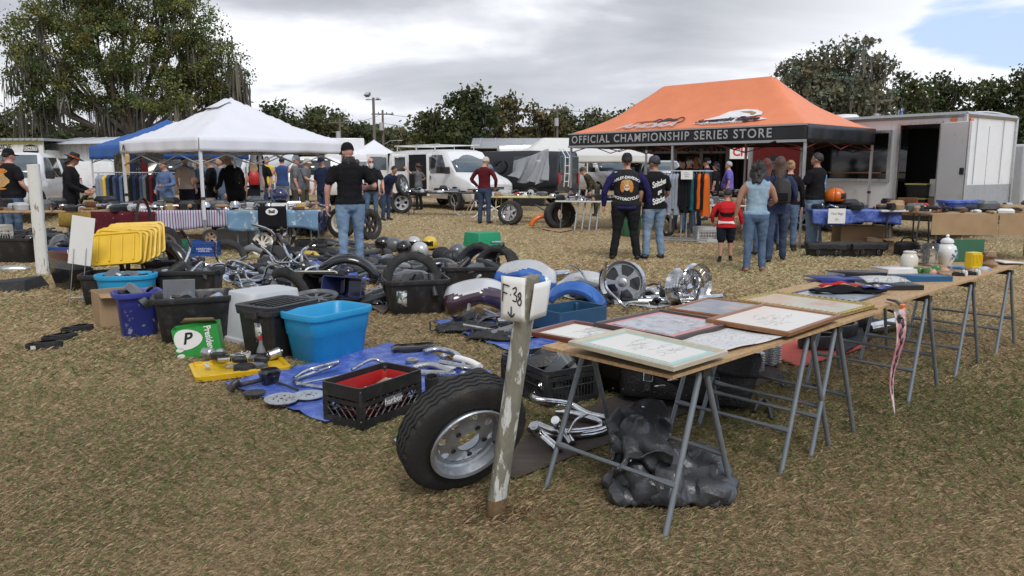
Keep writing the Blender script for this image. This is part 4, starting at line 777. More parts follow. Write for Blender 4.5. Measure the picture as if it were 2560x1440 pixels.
for s in(1,-1):
 mb=MB(); mb.box((-2.86,s*.47,1.25),(.04,.86,1.55)); mb.build('doorway_shade','interior_shade',root)  # flat dark panel on the tail, painted shade of the open doorway
 d=MB(); d.box((0,s*-.02,.0),(.05,.92,1.6)); a=s*R(70); dr=d.build('rear_door','car_white',root,loc=(-2.95-.40*abs(math.sin(a)),s*(.98+.42*math.cos(a)*.9),1.22),rot=(0,0,s*R(38)),bevel=.04)
 d=MB(); d.box((.0,s*-.02,.42),(.07,.68,.55)); d.build('window','glass_tint',dr,bevel=.05)
 d=MB(); [d.tube([(-.05,-.36+.08*q,.16),(-.05,-.36+.08*q,.68)],.005,3)for q in range(9)]; [d.tube([(-.05,-.36,.2+.09*q),(-.05,.3,.2+.09*q)],.005,3)for q in range(6)]; q=d.build('window_cage','galvanised',dr); q['kind']='stuff'
 d=MB(); d.box((-.04,0,-.35),(.02,.6,.7)); d.build('door_card','black_plastic',dr)
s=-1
mb=MB(); mb.box((-.45,s*1.008,1.20),(1.25,.02,1.5)); mb.build('doorway_shade','interior_shade',root)  # same on the side: dark panel painting the shade within the doorway
for x,a in((-1.12,-72),(.20,58)):
 d=MB(); d.box((.30 if x>0 else-.30,0,0),(.6,.05,1.52)); dr=d.build('side_door','car_white',root,loc=(x,s*1.04,1.2),rot=(0,0,s*R(-a)if x>0 else R(-a)),bevel=.03)
 d=MB(); d.box((.30 if x>0 else-.30,0,.40),(.42,.07,.55)); d.build('window','glass_dark',dr,bevel=.05)
mb=MB(); mb.box((-.5,s*.80,.62),(.9,.5,.12)); mb.box((-.7,s*.78,.85),(.45,.4,.34)); mb.build('cargo_box','cardboard',root)
mb=MB(); mb.box((.42,s*1.02,1.12),(.03,.03,.14)); mb.build('door_handle','black_plastic',root)
mb=MB(); [mb.tube([(x,-.85,2.1),(x,-.85,2.28),(x,.85,2.28),(x,.85,2.1)],.02,5)for x in(-2.2,-.8,.5)]; [mb.tube([(-2.4,y,2.29),(.8,y,2.29)],.02,5)for y in(-.85,.85)]; q=mb.build('roof_rack','white_paint',root); q['kind']='stuff'
V2A=math.atan2(.5,-.85); V2P=Vector((-.25,31.6,0))
root,ya=vehicle('conversion_van','black conversion van with round side windows and rear ladder','van',V2P,V2A,VAN,'car_black',vw_side+[([(-2.2,1.35),(-.9,1.35),(-.9,1.9),(-2.2,1.9)],)],(-1.75,1.95),r=.37,wind=((1.08,2.0),(1.86,1.30)))
for s in(-1,1):
 mb=MB(); mb.box((-2.865,s*.46,1.58),(.03,.72,.66)); mb.build('rear_window','glass_tint',root,bevel=.03)
 for x in(-.3,-1.25):
  mb=MB(); mb.T=TR(x,s*1.015,1.52,R(90)); mb.lathe([(.24,-.02),(.30,0),(.24,.02)],18); mb.build('porthole_rim','black_plastic',root)
lad=MB(); [lad.tube([(-2.95,y,.75),(-3.0,y,1.9),(-2.7,y,2.2)],.022,5,k=2)for y in(.25,.62)]; [lad.tube([(-2.97,.25,z),(-2.97,.62,z)],.018,5)for z in(.95,1.25,1.55,1.85)]; lad.build('ladder','white_paint',root)
def sheet():
 a=DD(1392,372,28.3); pts=[]
 top=[DD(1285,402,26.2),DD(1330,388,27.2),DD(1365,373,28.2),DD(1372,372,28.2)]; bot=[DD(1270,440,25.9),DD(1310,456,25.9),DD(1345,458,25.7),DD(1366,448,25.9)]
 def f(u,v):
  i=min(int(u*3),2); t=u*3-i; p=top[i].lerp(top[i+1],t); q=bot[i].lerp(bot[i+1],t); r_=p.lerp(q,v); r_=r_+Vector((.10*math.sin(u*31+v*3)*v,.16*math.sin(u*24+1.5*v)*(.25+v),.05*math.sin(u*17)*v-.22*math.sin(math.pi*v)*(1-u)*.5)); return r_
 mb=MB(); mb.grid(f,48,20); tag(mb.build('plastic_sheet',mat('grey_film',(.30,.31,.32),.3,alpha=.6,bump=.4,bs=6),solid=.004),'translucent grey plastic sheet draped from the black van roof','plastic sheet')
sheet()
GRP='vehicles parked behind the stalls'
vehicle('pickup_truck','white pickup truck facing out behind the white post','pickup',at(48,22.5),R(-74),PICK,'car_white',[([(-.55,1.2),(.95,1.2),(.62,1.76),(-.55,1.76)],)],(-1.75,1.8),r=.40,wind=((.72,1.80),(1.38,1.2)),trim='black_matte')
vehicle('van','white van with broad black grille behind the white canopy','van',at(604,29),R(-98),VAN,'car_white',vw_side,(-1.75,1.95),r=.37,wind=((1.08,2.0),(1.86,1.30)))
vehicle('pickup_truck','old pale green pickup beside the man in yellow','pickup',at(715,33),R(-158),PICK,'car_green',[([(-.55,1.2),(.95,1.2),(.62,1.76),(-.55,1.76)],)],(-1.75,1.8),r=.37,wind=((.72,1.80),(1.38,1.2)),trim='chrome')
vehicle('pickup_truck','tan pickup truck behind the clothes rail','pickup',at(436,31),R(-150),PICK,'car_tan',[([(-.55,1.2),(.95,1.2),(.62,1.76),(-.55,1.76)],)],(-1.75,1.8),r=.38,wind=((.72,1.80),(1.38,1.2)))
vehicle('pickup_truck','white work pickup beyond the tan pickup','pickup',at(505,36),R(-100),PICK,'car_white',[([(-.55,1.2),(.95,1.2),(.62,1.76),(-.55,1.76)],)],(-1.75,1.8),r=.40,wind=((.72,1.80),(1.38,1.2)))
vehicle('pickup_truck','black pickup loaded with crates near the storage shed','pickup',at(150,37),R(170),PICK,'car_black',[([(-.55,1.2),(.95,1.2),(.62,1.76),(-.55,1.76)],)],(-1.75,1.8),r=.40,wind=((.72,1.80),(1.38,1.2)))
vehicle('van','white minivan with raised tailgate beside the blue canopy','van',at(275,33),R(100),SUV,'car_white',[([(-2.0,1.15),(.75,1.15),(.42,1.66),(-2.0,1.66)],)],(-1.4,1.5),r=.34,wind=((.48,1.70),(1.1,1.12)),grille=False)
vehicle('suv','white car with wide windscreen behind the boy in navy','car',at(905,33),R(-100),SUV,'car_white',[([(-2.0,1.15),(.75,1.15),(.42,1.66),(-2.0,1.66)],)],(-1.4,1.5),r=.34,wind=((.48,1.70),(1.1,1.12)))
vehicle('van','white panel van behind the open cargo van','van',at(960,40),R(-20),VAN,'car_white',vw_side,(-1.75,1.95),r=.37,wind=((1.08,2.0),(1.86,1.30)))
vehicle('van','white delivery van with dark grille facing out beside the camouflage jacket','van',at(1496,40),R(-70),VAN,'car_white',vw_side,(-1.75,1.95),r=.37,wind=((1.08,2.0),(1.86,1.30)))
vehicle('suv','silver sport utility car seen under the orange canopy','car',at(1652,36),R(-95),SUV,'car_silver',[([(-2.0,1.15),(.75,1.15),(.42,1.66),(-2.0,1.66)],)],(-1.4,1.5),r=.36,wind=((.48,1.70),(1.1,1.12)))
vehicle('motorhome','white high roofed camper behind the black van','camper',at(1370,44),R(5),[(x,w*1.1,zb,zt*1.25,zr*1.28,tu)for x,w,zb,zt,zr,tu in VAN],'car_white',[([(-2.2,1.75),(.6,1.75),(.6,2.3),(-2.2,2.3)],)],(-1.75,1.95),r=.38,wind=((1.1,2.5),(1.86,1.7)))
vehicle('pickup_truck','white flatbed pickup behind the man in dark cap','pickup',at(790,31),R(-165),PICK,'car_white',[([(-.55,1.2),(.95,1.2),(.62,1.76),(-.55,1.76)],)],(-1.75,1.8),r=.38,wind=((.72,1.80),(1.38,1.2)))
o=thing('box_truck','white box truck body beyond the corner of the white canopy','truck',at(866,44),R(-80)); mb=MB(); mb.box((0,0,1.95),(4.2,2.1,2.2)); mb.build('cargo_box','car_white',o,bevel=.04); mb=MB(); mb.box((2.9,0,1.3),(1.5,1.9,1.5)); mb.build('cab','car_white',o,bevel=.15)
for x in(-1.2,2.9):
 for s in(-1,1):wheel_parts(o,.4,.25,(x,s*.85,.4))
 # ---------------------------------------------------------------- enclosed trailer
mat('trailer_white',(.74,.76,.78),.35,var=.05,vs=2,rv=.1,col2=(.45,.45,.44),c2=.7,c2w=.1,c2s=3); mat('diamond_plate',(.50,.52,.54),.35,.9,var=.1,bump=1.,bs=70); mat('red_board',(.26,.035,.035),.5,var=.1); mat('wood_ply',(.22,.13,.07),.8,var=.2)
def trailer():
 c0=Vector((8.85,15.3)); root=thing('enclosed_trailer','white enclosed vendor trailer with open side door and diamond plate nose','trailer',(c0.x,c0.y,0),math.atan2(.6,.8))
 z0,z1,Lg,Wd=.48,2.50,5.0,2.35
 mb=MB(); mb.box((Wd/2,.012,(z0+z1)/2),(Wd,.024,z1-z0)); mb.build('nose_wall','trailer_white',root)
 mb=MB(); mb.box((Wd-.012,Lg/2,(z0+z1)/2),(.024,Lg-.05,z1-z0)); mb.box((Wd/2,Lg-.01,(z0+z1)/2),(Wd,.02,z1-z0)); mb.build('back_wall','trailer_white',root)
 for i,(y0,y1,a,b)in enumerate(((0.03,.42,z0,z1),(.42,1.28,2.34,z1),(1.28,1.46,z0,z1),(1.46,3.5,z0,1.20),(1.46,3.5,2.22,z1),(3.5,Lg,z0,z1))):
  mb=MB(); mb.box((.012,(y0+y1)/2,(a+b)/2),(.024,y1-y0-.004,b-a-.004)); mb.build('wall_panel','trailer_white',root)
 mb=MB(); mb.box((Wd/2,Lg/2,z0+.03),(Wd-.06,Lg-.06,.06)); mb.build('floor_deck','wood_ply',root)
 mb=MB(); mb.grid(lambda u,v:(Wd*u,Lg*v,z1+.02+.06*math.sin(math.pi*u)),8,2); mb.build('roof','trailer_white',root,solid=.03)
 mb=MB()
 for a,b in(((-.012,-.012,z1),(-.012,Lg,z1)),((-.012,-.012,z1),(Wd,-.012,z1))):mb.tube([a,b],.055,4)
 mb.build('roof_trim','aluminium',root)
 for x,y in((-.012,-.012),(Wd+.01,-.012)):mb=MB(); mb.box((x,y,(z0+z1)/2),(.07,.07,z1-z0)); mb.build('corner_trim','aluminium',root,bevel=.012)
 mb=MB(); mb.box((Wd/2+.02,-.012,z0+.32),(Wd-.12,.02,.64)); mb.build('diamond_plate','diamond_plate',root)
 for a,b in((.50,-.012),(1.75,-.012)):mb=MB(); mb.box((a,b-.005,(z0+z1)/2+.3),(.012,.012,1.3)); mb.build('panel_seam','light_grey',root)
 for yy in(.08,):mb=MB(); mb.box((-.02,.22,z1-.10),(.03,.12,.05)); mb.build('marker_light','orange_light',root)
 mb=MB(); mb.box((.18,-.03,z1-.10),(.14,.03,.05)); mb.build('marker_light','orange_light',root)
 mb=MB(); mb.box((.60,2.48,1.72),(.02,2.2,1.1)); mb.build('window_interior','glass_dark',root)
 mb=MB()
 for c,d in(((-.012,2.48,1.20),(.06,2.12,.06)),((-.012,2.48,2.22),(.06,2.12,.06)),((-.012,1.45,1.71),(.06,.06,.96)),((-.012,3.51,1.71),(.06,.06,.96))):mb.box(c,d)
 mb.build('window_frame','aluminium',root)
 mb=MB(); mb.box((-.03,2.2,1.36),(.03,1.2,.03)); mb.build('window_rail','wood_brown',root); mb=MB(); mb.box((-.03,4.2,1.5),(.03,1.25,1.1)); mb.build('red_panel','red_board',root); mb=MB(); mb.box((-.034,4.2,2.07),(.04,1.3,.04)); mb.build('panel_trim','aluminium',root)
 mb=MB()
 for c,d in(((-.015,.43,1.40),(.06,.05,1.9)),((-.015,1.27,1.40),(.06,.05,1.9)),((-.015,.85,2.36),(.06,.88,.05))):mb.box(c,d)
 mb.build('door_frame','aluminium',root)
 d=MB(); d.box((0,-.40,0),(.04,.80,1.84)); dr=d.build('door','trailer_white',root,loc=(-.05,.43,1.42),rot=(0,0,R(-28)),bevel=.01)
 d=MB(); d.box((-.03,-.70,-.02),(.03,.10,.13)); d.build('latch','black_plastic',dr,bevel=.01)
 d=MB(); [d.box((-.0,y,z),(.05,.03 if y else .8,1.84 if y else .03))for y,z in((-.79,0),(-.012,0))]; d.build('door_edge','aluminium',dr)
 for z in(.55,.85):
  b_=MB(); b_.box((.5,.98,z+.13),(.5,.42,.26),taper=(.9,.9)); q=b_.build('storage_tote','black_plastic',root,bevel=.01); b_=MB(); b_.box((.5,.98,z+.275),(.53,.45,.03)); b_.build('tote_lid','yellow_lid' if 'yellow_lid' in MATS else 'stripe_lime',q)
 b_=MB(); b_.box((.55,.62,.70),(.4,.28,.3)); b_.build('carton','cardboard',root); b_=MB(); b_.box((.60,.64,1.05),(.35,.28,.36)); b_.build('white_carton','white_paint',root)
 b_=MB(); b_.box((1.1,.9,1.4),(.02,1.8,1.8)); b_.build('shade_backing','interior_shade',root)  # dark sheet behind the door, its colour stands in for shade inside
 mb=MB(); mb.box((Wd/2,1.0,z0-.06),(Wd-.2,2.0,.1)); mb.box((Wd/2,Lg/2,z0-.05),(Wd-.1,Lg-.2,.08)); mb.build('chassis','dark_steel',root)
 for y in(2.6,3.4):
  for s in(.12,Wd-.12):wheel_parts(root,.34,.2,(s,y,.34),rot=(0,0,R(90)),rim='galvanised')
 mb=MB(); mb.tube([(.4,0,z0-.08),(Wd/2,-1.1,z0-.10)],.04,6); mb.tube([(Wd-.4,0,z0-.08),(Wd/2,-1.1,z0-.10)],.04,6); mb.tube([(Wd/2,-1.05,z0-.1),(Wd/2,-1.05,.02)],.035,6); mb.build('drawbar','dark_steel',root)
 mb=MB(); mb.lathe([(.001,.16),(.25,.14),(.38,.0)],16); mb.build('roof_vent','white_plastic',root,loc=(1.2,3.2,z1+.06))
trailer()
o=thing('enclosed_trailer','pale blue grey van side beyond the trailer nose','van',at(2600,21),R(8)); mb=MB(); mb.box((1.5,1,1.25),(4,2,1.7)); mb.build('body','shed_white',o,bevel=.08); mb=MB(); mb.box((.2,-.01,1.6),(1.1,.03,.5)); mb.build('window','glass_tint',o,bevel=.04)
for x in(.4,2.8):wheel_parts(o,.36,.22,(x,.1,.36))
o=thing('flag_pennant','small blue and white feather flag above the trailer roof','flag',DD(2245,296,24)); mb=MB(); mb.tube([(0,0,-3.0),(0,0,0),(.02,0,.25)],.012,5); mb.build('staff','galvanised',o); mb=MB(); mb.grid(lambda u,v:(.02+.16*u*(1-v*.75)+.05*v,.02*math.sin(6*v),-.12+.42*v),4,8); mb.build('cloth',mat('flag_blue',(.55,.58,.62),.7,col2=(.05,.12,.5),c2=.5,c2w=.05,c2s=6),o,solid=.003)
# ================================================================ canopies
mat('canopy_white',(.70,.71,.76),.65,var=.03,bump=.15,bs=5); mat('canopy_blue',(.012,.09,.34),.6,var=.1,bump=.2,bs=5); mat('canopy_orange',(.74,.235,.11),.55,var=.08,vs=3,bump=.25,bs=5); mat('valance_black',(.012,.013,.016),.38,var=.2,bump=.35,bs=5)
mat('pole_white',(.66,.67,.68),.4,var=.05); mat('pole_silver',(.45,.46,.47),.35,.6); mat('canopy_cream',(.62,.62,.60),.7,var=.05,bump=.6,bs=3); mat('frame_red',(.18,.03,.02),.5); mat('tent_orange',(.7,.2,.03),.6); mat('logo_white',(.75,.76,.78),.5); mat('logo_dark',(.05,.02,.025),.5)
def canopy(name,label,c,rz,Lx,Ly,eave,rise,ridge,cloth,valm,polem,val=.28,legs=6,sag=.10,truss='pole_silver',leg_r=.022,skip=()):
 """hip roof; ridge = half length of the ridge along X (0 = pyramid); local origin under the centre; eave = top of the valance"""
 root=thing(name,label,'canopy',(c[0],c[1],0),rz); a,b=Lx/2,Ly/2
 def top(u,v):
  x,y=u*a,v*b
  dx=max(0,abs(x)-ridge)/max(a-ridge,.01); dy=abs(v); t=max(dx,dy); z=rise*(1-t)
  edge=max(abs(u),abs(v)); z-=sag*math.sin(math.pi*t)*.9
  z+=.012*math.sin(u*13+v*5)*math.sin(math.pi*t)+.010*math.sin(v*17-u*9)*math.sin(math.pi*t)
  return(x,y,eave+z)
 mb=MB(); nu,nv=(44,28); mb.grid(lambda p,q:top(2*p-1,2*q-1),nu,nv); mb.build('roof_cloth',cloth,root,solid=.004,ang_=60)
 for i,(p0,p1)in enumerate((((-a,-b),(a,-b)),((a,-b),(a,b)),((a,b),(-a,b)),((-a,b),(-a,-b)))):
  p0=Vector(p0); p1=Vector(p1); n=Vector(((p1-p0).y,-(p1-p0).x)).normalized(); mb=MB()
  mb.grid(lambda u,v:tuple((p0.lerp(p1,u)+n*(.012+.012*v*math.sin(u*23+i)+.006*v*math.sin(u*51)))[:])+(eave+.004-val*v-.012*v*math.sin(u*9+i)**2,),40,4); mb.build('valance',valm,root,solid=.004)
 xs=(-a+.03,0,a-.03)if legs==6 else(-a+.03,a-.03)
 for j,x in enumerate(xs):
  for y in(-b+.03,b-.03):
   if(j,y>0)in skip:continue
   mb=MB(); mb.box((x,y,(eave-.02)/2+.3),(leg_r*2,leg_r*2,eave-.6)); lg=mb.build('leg',polem,root)
   mb=MB(); mb.box((x,y,.33),(leg_r*1.55,leg_r*1.55,.62)); mb.box((x,y,.008),(.10,.10,.012)); mb.build('leg_foot','pole_silver',lg)
   mb=MB(); mb.box((x,y,.95),(leg_r*2.5,leg_r*2.5,.05)); mb.build('leg_clamp','black_plastic',lg)
 for y in(-b+.05,b-.05):
  for x0,x1 in zip(xs,xs[1:]):
   n=2 if legs==6 else 3; w=(x1-x0)/n
   for q in range(n):
    for s in(0,1):mb=MB(); mb.tube([(x0+w*q,y,eave-.10-.34*s),(x0+w*(q+1),y,eave-.44+.34*s)],.011,4); mb.build('truss_bar',truss,root)
 for x in(xs[0],xs[-1]):
  for q in range(2):
   for s in(0,1):mb=MB(); mb.tube([(x,-b+.05+(Ly-.1)/2*q,eave-.10-.34*s),(x,-b+.05+(Ly-.1)/2*(q+1),eave-.44+.34*s)],.011,4); mb.build('truss_bar',truss,root)
 mb=MB(); mb.tube([(0,0,eave-.5),(0,0,eave+rise-.04)],.02,6); mb.build('centre_pole',truss,root)
 return root,top
WC=(-5.40,15.15); WA=.868
root,top=canopy('pop_up_canopy','white pop-up canopy with plain valance over the striped table',WC,WA,3.0,3.0,1.96,.84,0,'canopy_white','canopy_white','pole_white',val=.22,legs=4,sag=.06)
mb=MB(); mb.grid(lambda u,v:(-.42+.30*v,-.22+.44*u,1.96+.84*(1-(.42-.30*v)/1.5)+.02-.03*v+.05*math.sin(math.pi*u)*v),8,4); mb.build('vent_flap','canopy_white',root,solid=.006)
T=face_T((-1.53,1.30,1.84),(0,-1,0),(0,0,1)); mb=MB(); mb.T=T; mb.prism([(-.06,-.05),(-.02,.06),(.02,.06),(.06,-.05),(.03,-.05),(0,.02),(-.03,-.05)],0,.003); mb.build('mark','sign_black',root)
canopy('pop_up_canopy','blue pop-up canopy behind the white one',(-9.45,21.5),.86,3.0,3.0,2.04,.74,0,'canopy_blue','canopy_blue','pole_white',val=.34,legs=4,sag=.05)
OC=(4.525,17.70); OA=-.8277
root,top=canopy('pop_up_canopy','long orange pop-up canopy with black lettered valance',OC,OA,6.0,3.0,2.27,1.10,1.45,'canopy_orange','valance_black','pole_silver',val=.33,legs=6,sag=.16,truss='frame_red')
mat('valance_hem',(.35,.36,.38),.5)
for y,l in((-1.526,6.04),):mb=MB(); mb.box((0,y,1.965),(l,.006,.05)); mb.build('valance_hem','valance_hem',root); mb=MB(); mb.box((0,y,2.262),(l,.008,.03)); mb.build('valance_piping','valance_hem',root)
def wv(co):return Vector((co.x*1.0-.28,-1.5-.034-.012*math.sin((co.x+2.7)/6*23),2.115+co.y))
me_t=lettering('OFFICIAL CHAMPIONSHIP SERIES STORE',.245,'logo_white',root,I4,bold=.004,spacing=1.18,warp=lambda co:Vector((co.x*1.02-.28,-1.548,2.118+co.y)))
def on_roof(co,x0,t0,sc=1.,sh=0.):
 """print laid on the front slope: co.x along the eave, co.y up the slope"""
 x=x0+co.x*sc; v=-1+t0+co.y*sc/1.5; p=top(x/3.0,v); return Vector((p[0],p[1]-.01,p[2]+.018))
for tx,sz,x0,t0,mm,sh,b_,sx,lf in(('AHDRA',.30,-.83,.125,'logo_white',.38,.012,1.5,.022),('Screamin Eagle',.21,1.12,.20,'logo_dark',.3,.010,1.15,.016),('PERFORMANCE PARTS',.09,1.05,.105,'logo_white',.3,.003,1.1,.008)):
 lettering(tx,sz,mm,root,I4,shear=sh,bold=b_,warp=lambda co,x0=x0,t0=t0,sx=sx,lf=lf:on_roof(Vector((co.x*sx,co.y,0)),x0,t0)+Vector((0,-lf,lf)))
def roof_shape(poly,x0,t0,m,name='emblem',lift=0.):
 poly=[(a*.72,b*.72)for a,b in poly]; mb=MB(); n=len(poly); c=(sum(p[0]for p in poly)/n,sum(p[1]for p in poly)/n); pts=[Vector((c[0],c[1],0))]+[Vector((c[0]+(p[0]-c[0])*f,c[1]+(p[1]-c[1])*f,0))for f in(.5,1)for p in poly]
 mb.add([on_roof(p,x0,t0)+Vector((0,-lift*.5,lift))for p in pts],[(0,1+i,1+(i+1)%n)for i in range(n)]+[(1+i,1+n+i,1+n+(i+1)%n,1+(i+1)%n)for i in range(n)]); mb.build(name,m,root)
roof_shape([(-1.0,-.02),(-.75,.06),(-.45,.16),(-.2,.33),(.25,.42),(.62,.40),(.88,.26),(.94,.10),(.6,.0),(0,-.05)],1.12,.27,'logo_white')
roof_shape([(-1.05,-.13),(-.9,-.02),(0,.06),(1.0,.08),(1.25,.02),(1.0,-.08),(0,-.16)],1.12,.20,'logo_white',lift=.004)
roof_shape([(.15,.30),(.5,.33),(.72,.22),(.70,.12),(.60,.10),(.58,.2),(.42,.26)],1.12,.27,'gold',lift=.008)
for q in range(3):roof_shape([(-.55,.0),(.35,.0),(.35,.018),(-.55,.018)],-.95,.24+.03*q,'logo_dark')
roof_shape([(-.1,0),(.1,.05),(.28,.19),(.42,.17),(.55,.10),(.72,.12),(.78,.04),(.66,-.02),(.45,.03),(.3,-.01)],-.72,.26,'logo_dark');
for q in(.02,.62):
 mb=MB(); mb.tube([on_roof(Vector((q+.10*math.cos(a),.10*math.sin(a),0)),-.72,.27)+Vector((0,0,.004))for a in[2*math.pi*i/14 for i in range(14)]],.012,4,closed=True); mb.build('emblem','logo_dark',root)
canopy('pop_up_canopy','low cream vendor tent behind the black van',(2.9,35.5),R(12),6.0,3.6,2.05,.75,1.6,'canopy_cream','canopy_cream','pole_white',val=.35,legs=6,sag=.16)
canopy('pop_up_canopy','white vendor tent behind the open cargo van',(-7.6,43),R(8),3.6,3.6,2.0,1.0,0,'canopy_white','canopy_white','pole_white',val=.3,legs=4)
canopy('pop_up_canopy','grey vendor tent behind the maroon shirt',(.6,48),R(-15),3.,3.,2.05,.9,0,'mid_grey','mid_grey','pole_white',val=.3,legs=4)
canopy('pop_up_canopy','bright orange tent beyond the green pickup',(-12.5,41),R(15),3.,3.,1.95,.5,0,'tent_orange','tent_orange','pole_silver',val=.4,legs=4)
# ================================================================ kit of parts used by the stalls
def solo(mb,name,m,label,cat,loc=(0,0,0),rz=0.,rot=None,group=None,**k):
 return tag(mb.build(name,m,None,loc=loc,rot=rot if rot is not None else(0,0,rz),**k),label,cat,group)
def rrect(L,W,r,z,n=4,dx=0.,dy=0.):
 o=[]; r=min(r,L*.49,W*.49)
 for cx,cy,a0 in((L/2-r,W/2-r,0),(-L/2+r,W/2-r,90),(-L/2+r,-W/2+r,180),(L/2-r,-W/2+r,270)):
  for i in range(n+1):a=R(a0+90*i/n); o.append((cx+r*math.cos(a)+dx,cy+r*math.sin(a)+dy,z))
 return o
def excl(loc,L,W,rz):
 c,s=math.cos(rz),math.sin(rz); EXCL.append([(loc[0]+x*c-y*s,loc[1]+x*s+y*c)for x,y in((-L/2,-W/2),(L/2,-W/2),(L/2,W/2),(-L/2,W/2))])
def tote(label,loc,L,W,H,rz,m,tp=.84,r=.05,rim=.02,ribs=0,step=0.,cat='tote',name='storage_tote',lid=None,sticker=None,rot=None,group=None,lift=0.):
 t=thing(name,label,cat,(loc[0],loc[1],lift),rz,group,rot=rot); mb=MB(); b,w=tp,.008
 if lift==0 and rot is None:excl(loc,L*b,W*b,rz)
 rs=[rrect(L*b,W*b,r,0),rrect(L*(b+(1-b)*.12),W*(b+(1-b)*.12),r,H*.02)]
 if step:rs+=[rrect(L*(b+(1-b)*.6),W*(b+(1-b)*.6),r,H*step),rrect(L*(b+(1-b)*.6)+.014,W*(b+(1-b)*.6)+.014,r,H*step+.008)]
 rs+=[rrect(L*.985,W*.985,r,H-.05),rrect(L+rim*1.6,W+rim*1.6,r+rim,H-.045),rrect(L+rim*2,W+rim*2,r+rim,H-.012),rrect(L+rim*1.7,W+rim*1.7,r+rim,H),rrect(L+.004,W+.004,r,H),rrect(L-.02,W-.02,r,H-.02),rrect(L*b-.012,W*b-.012,r,.015)]
 mb.loft(rs); mb.build('body',m,t,ang_=50)
 if ribs:
  for s in(-1,1):
   for q in range(ribs):
    x=(q-(ribs-1)/2)*L*.72/max(1,ribs-1); f0,f1=b,1-.04
    q_=MB(); q_.hexa([(x*f0-.035,s*(W*b/2+.001),.03),(x*f0+.035,s*(W*b/2+.001),.03),(x*f0+.035,s*(W*b/2-.02),.03),(x*f0-.035,s*(W*b/2-.02),.03),(x*f1-.035,s*(W*f1/2+.008),H-.06),(x*f1+.035,s*(W*f1/2+.008),H-.06),(x*f1+.035,s*(W*f1/2-.02),H-.06),(x*f1-.035,s*(W*f1/2-.02),H-.06)]); q_.build('rib',m,t)
  for s in(-1,1):q_=MB(); q_.box((s*(L/2+rim*.9),0,H-.045),(.03,W*.35,.06)); q_.build('handle',m,t,bevel=.006)
 if lid:
  q_=MB(); q_.loft([rrect(L+rim*2.2,W+rim*2.2,r+rim,H+.002),rrect(L+rim*2.2,W+rim*2.2,r+rim,H+.022),rrect(L-.05,W-.05,r,H+.022),rrect(L-.07,W-.07,r,H+.012)]); ld=q_.build('lid',lid,t)
  for q in range(5):q_=MB(); q_.box((0,(q-2)*W*.16,H+.018),(L*.66,.018,.012)); q_.build('lid_rib',lid,ld)
 if sticker:
  sx,sz,sw,sh,face=sticker; f=b+(1-b)*(sz/H); q_=MB()
  if face=='y':q_.add([(sx-sw/2,-W*(b+(1-b)*((sz-sh/2)/H))/2-.006,sz-sh/2),(sx+sw/2,-W*(b+(1-b)*((sz-sh/2)/H))/2-.006,sz-sh/2),(sx+sw/2,-W*(b+(1-b)*((sz+sh/2)/H))/2-.006,sz+sh/2),(sx-sw/2,-W*(b+(1-b)*((sz+sh/2)/H))/2-.006,sz+sh/2)],[(0,1,2,3)])
  else:q_.add([(-L*(b+(1-b)*((sz-sh/2)/H))/2-.006,sx-sw/2,sz-sh/2),(-L*(b+(1-b)*((sz-sh/2)/H))/2-.006,sx+sw/2,sz-sh/2),(-L*(b+(1-b)*((sz+sh/2)/H))/2-.006,sx+sw/2,sz+sh/2),(-L*(b+(1-b)*((sz+sh/2)/H))/2-.006,sx-sw/2,sz+sh/2)],[(0,1,2,3)])
  q_.build('sticker','sticker',t,solid=.003)
 return t
mat('sticker',(.62,.62,.58),.6,var=.1,vs=30,col2=(.06,.09,.10),c2=.52,c2w=.02,c2s=22); mat('tub_blue',(.02,.30,.56),.38,var=.1,bump=.08,rv=.1,col2=(.30,.55,.68),c2=.72,c2w=.03,c2s=16); mat('tub_purple',(.030,.045,.27),.42,var=.15,rv=.1,col2=(.42,.45,.55),c2=.64,c2w=.03,c2s=15)
mat('tub_white',(.50,.52,.54),.45,var=.07,bump=.1); mat('yellow_lid2',(.66,.42,.015),.42,var=.12,rv=.1); mat('crate_blue',(.02,.07,.30),.45,var=.15); mat('crate_teal',(.02,.075,.15),.45,var=.15); mat('crate_green',(.015,.16,.07),.45,var=.15); mat('box_green',(.01,.26,.12),.5,var=.06); mat('maroon_gloss',(.085,.014,.024),.18,coat=.6,rv=.08)
mat('paint_blue',(.015,.10,.40),.15,coat=.7,var=.25,vs=4,rv=.06,col2=(.05,.18,.5),c2=.6,c2w=.2,c2s=3); mat('paint_silver',(.55,.56,.57),.22,.3,coat=.5,rv=.08,var=.08); mat('paint_plum',(.055,.028,.042),.16,coat=.7,rv=.08,var=.2,col2=(.35,.34,.36),c2=.67,c2w=.03,c2s=6); mat('paint_navy',(.02,.025,.09),.18,coat=.5,rv=.08,var=.2); mat('paint_grey',(.10,.11,.12),.3,coat=.3,rv=.1)
mat('seat_vinyl',(.018,.019,.022),.42,var=.25,bump=.25,bs=40,rv=.12); mat('orange_paint',(.6,.13,.01),.3); mat('yellow_paint',(.68,.46,.02),.25,coat=.5); mat('rust',(.13,.06,.03),.8,var=.4,vs=20)
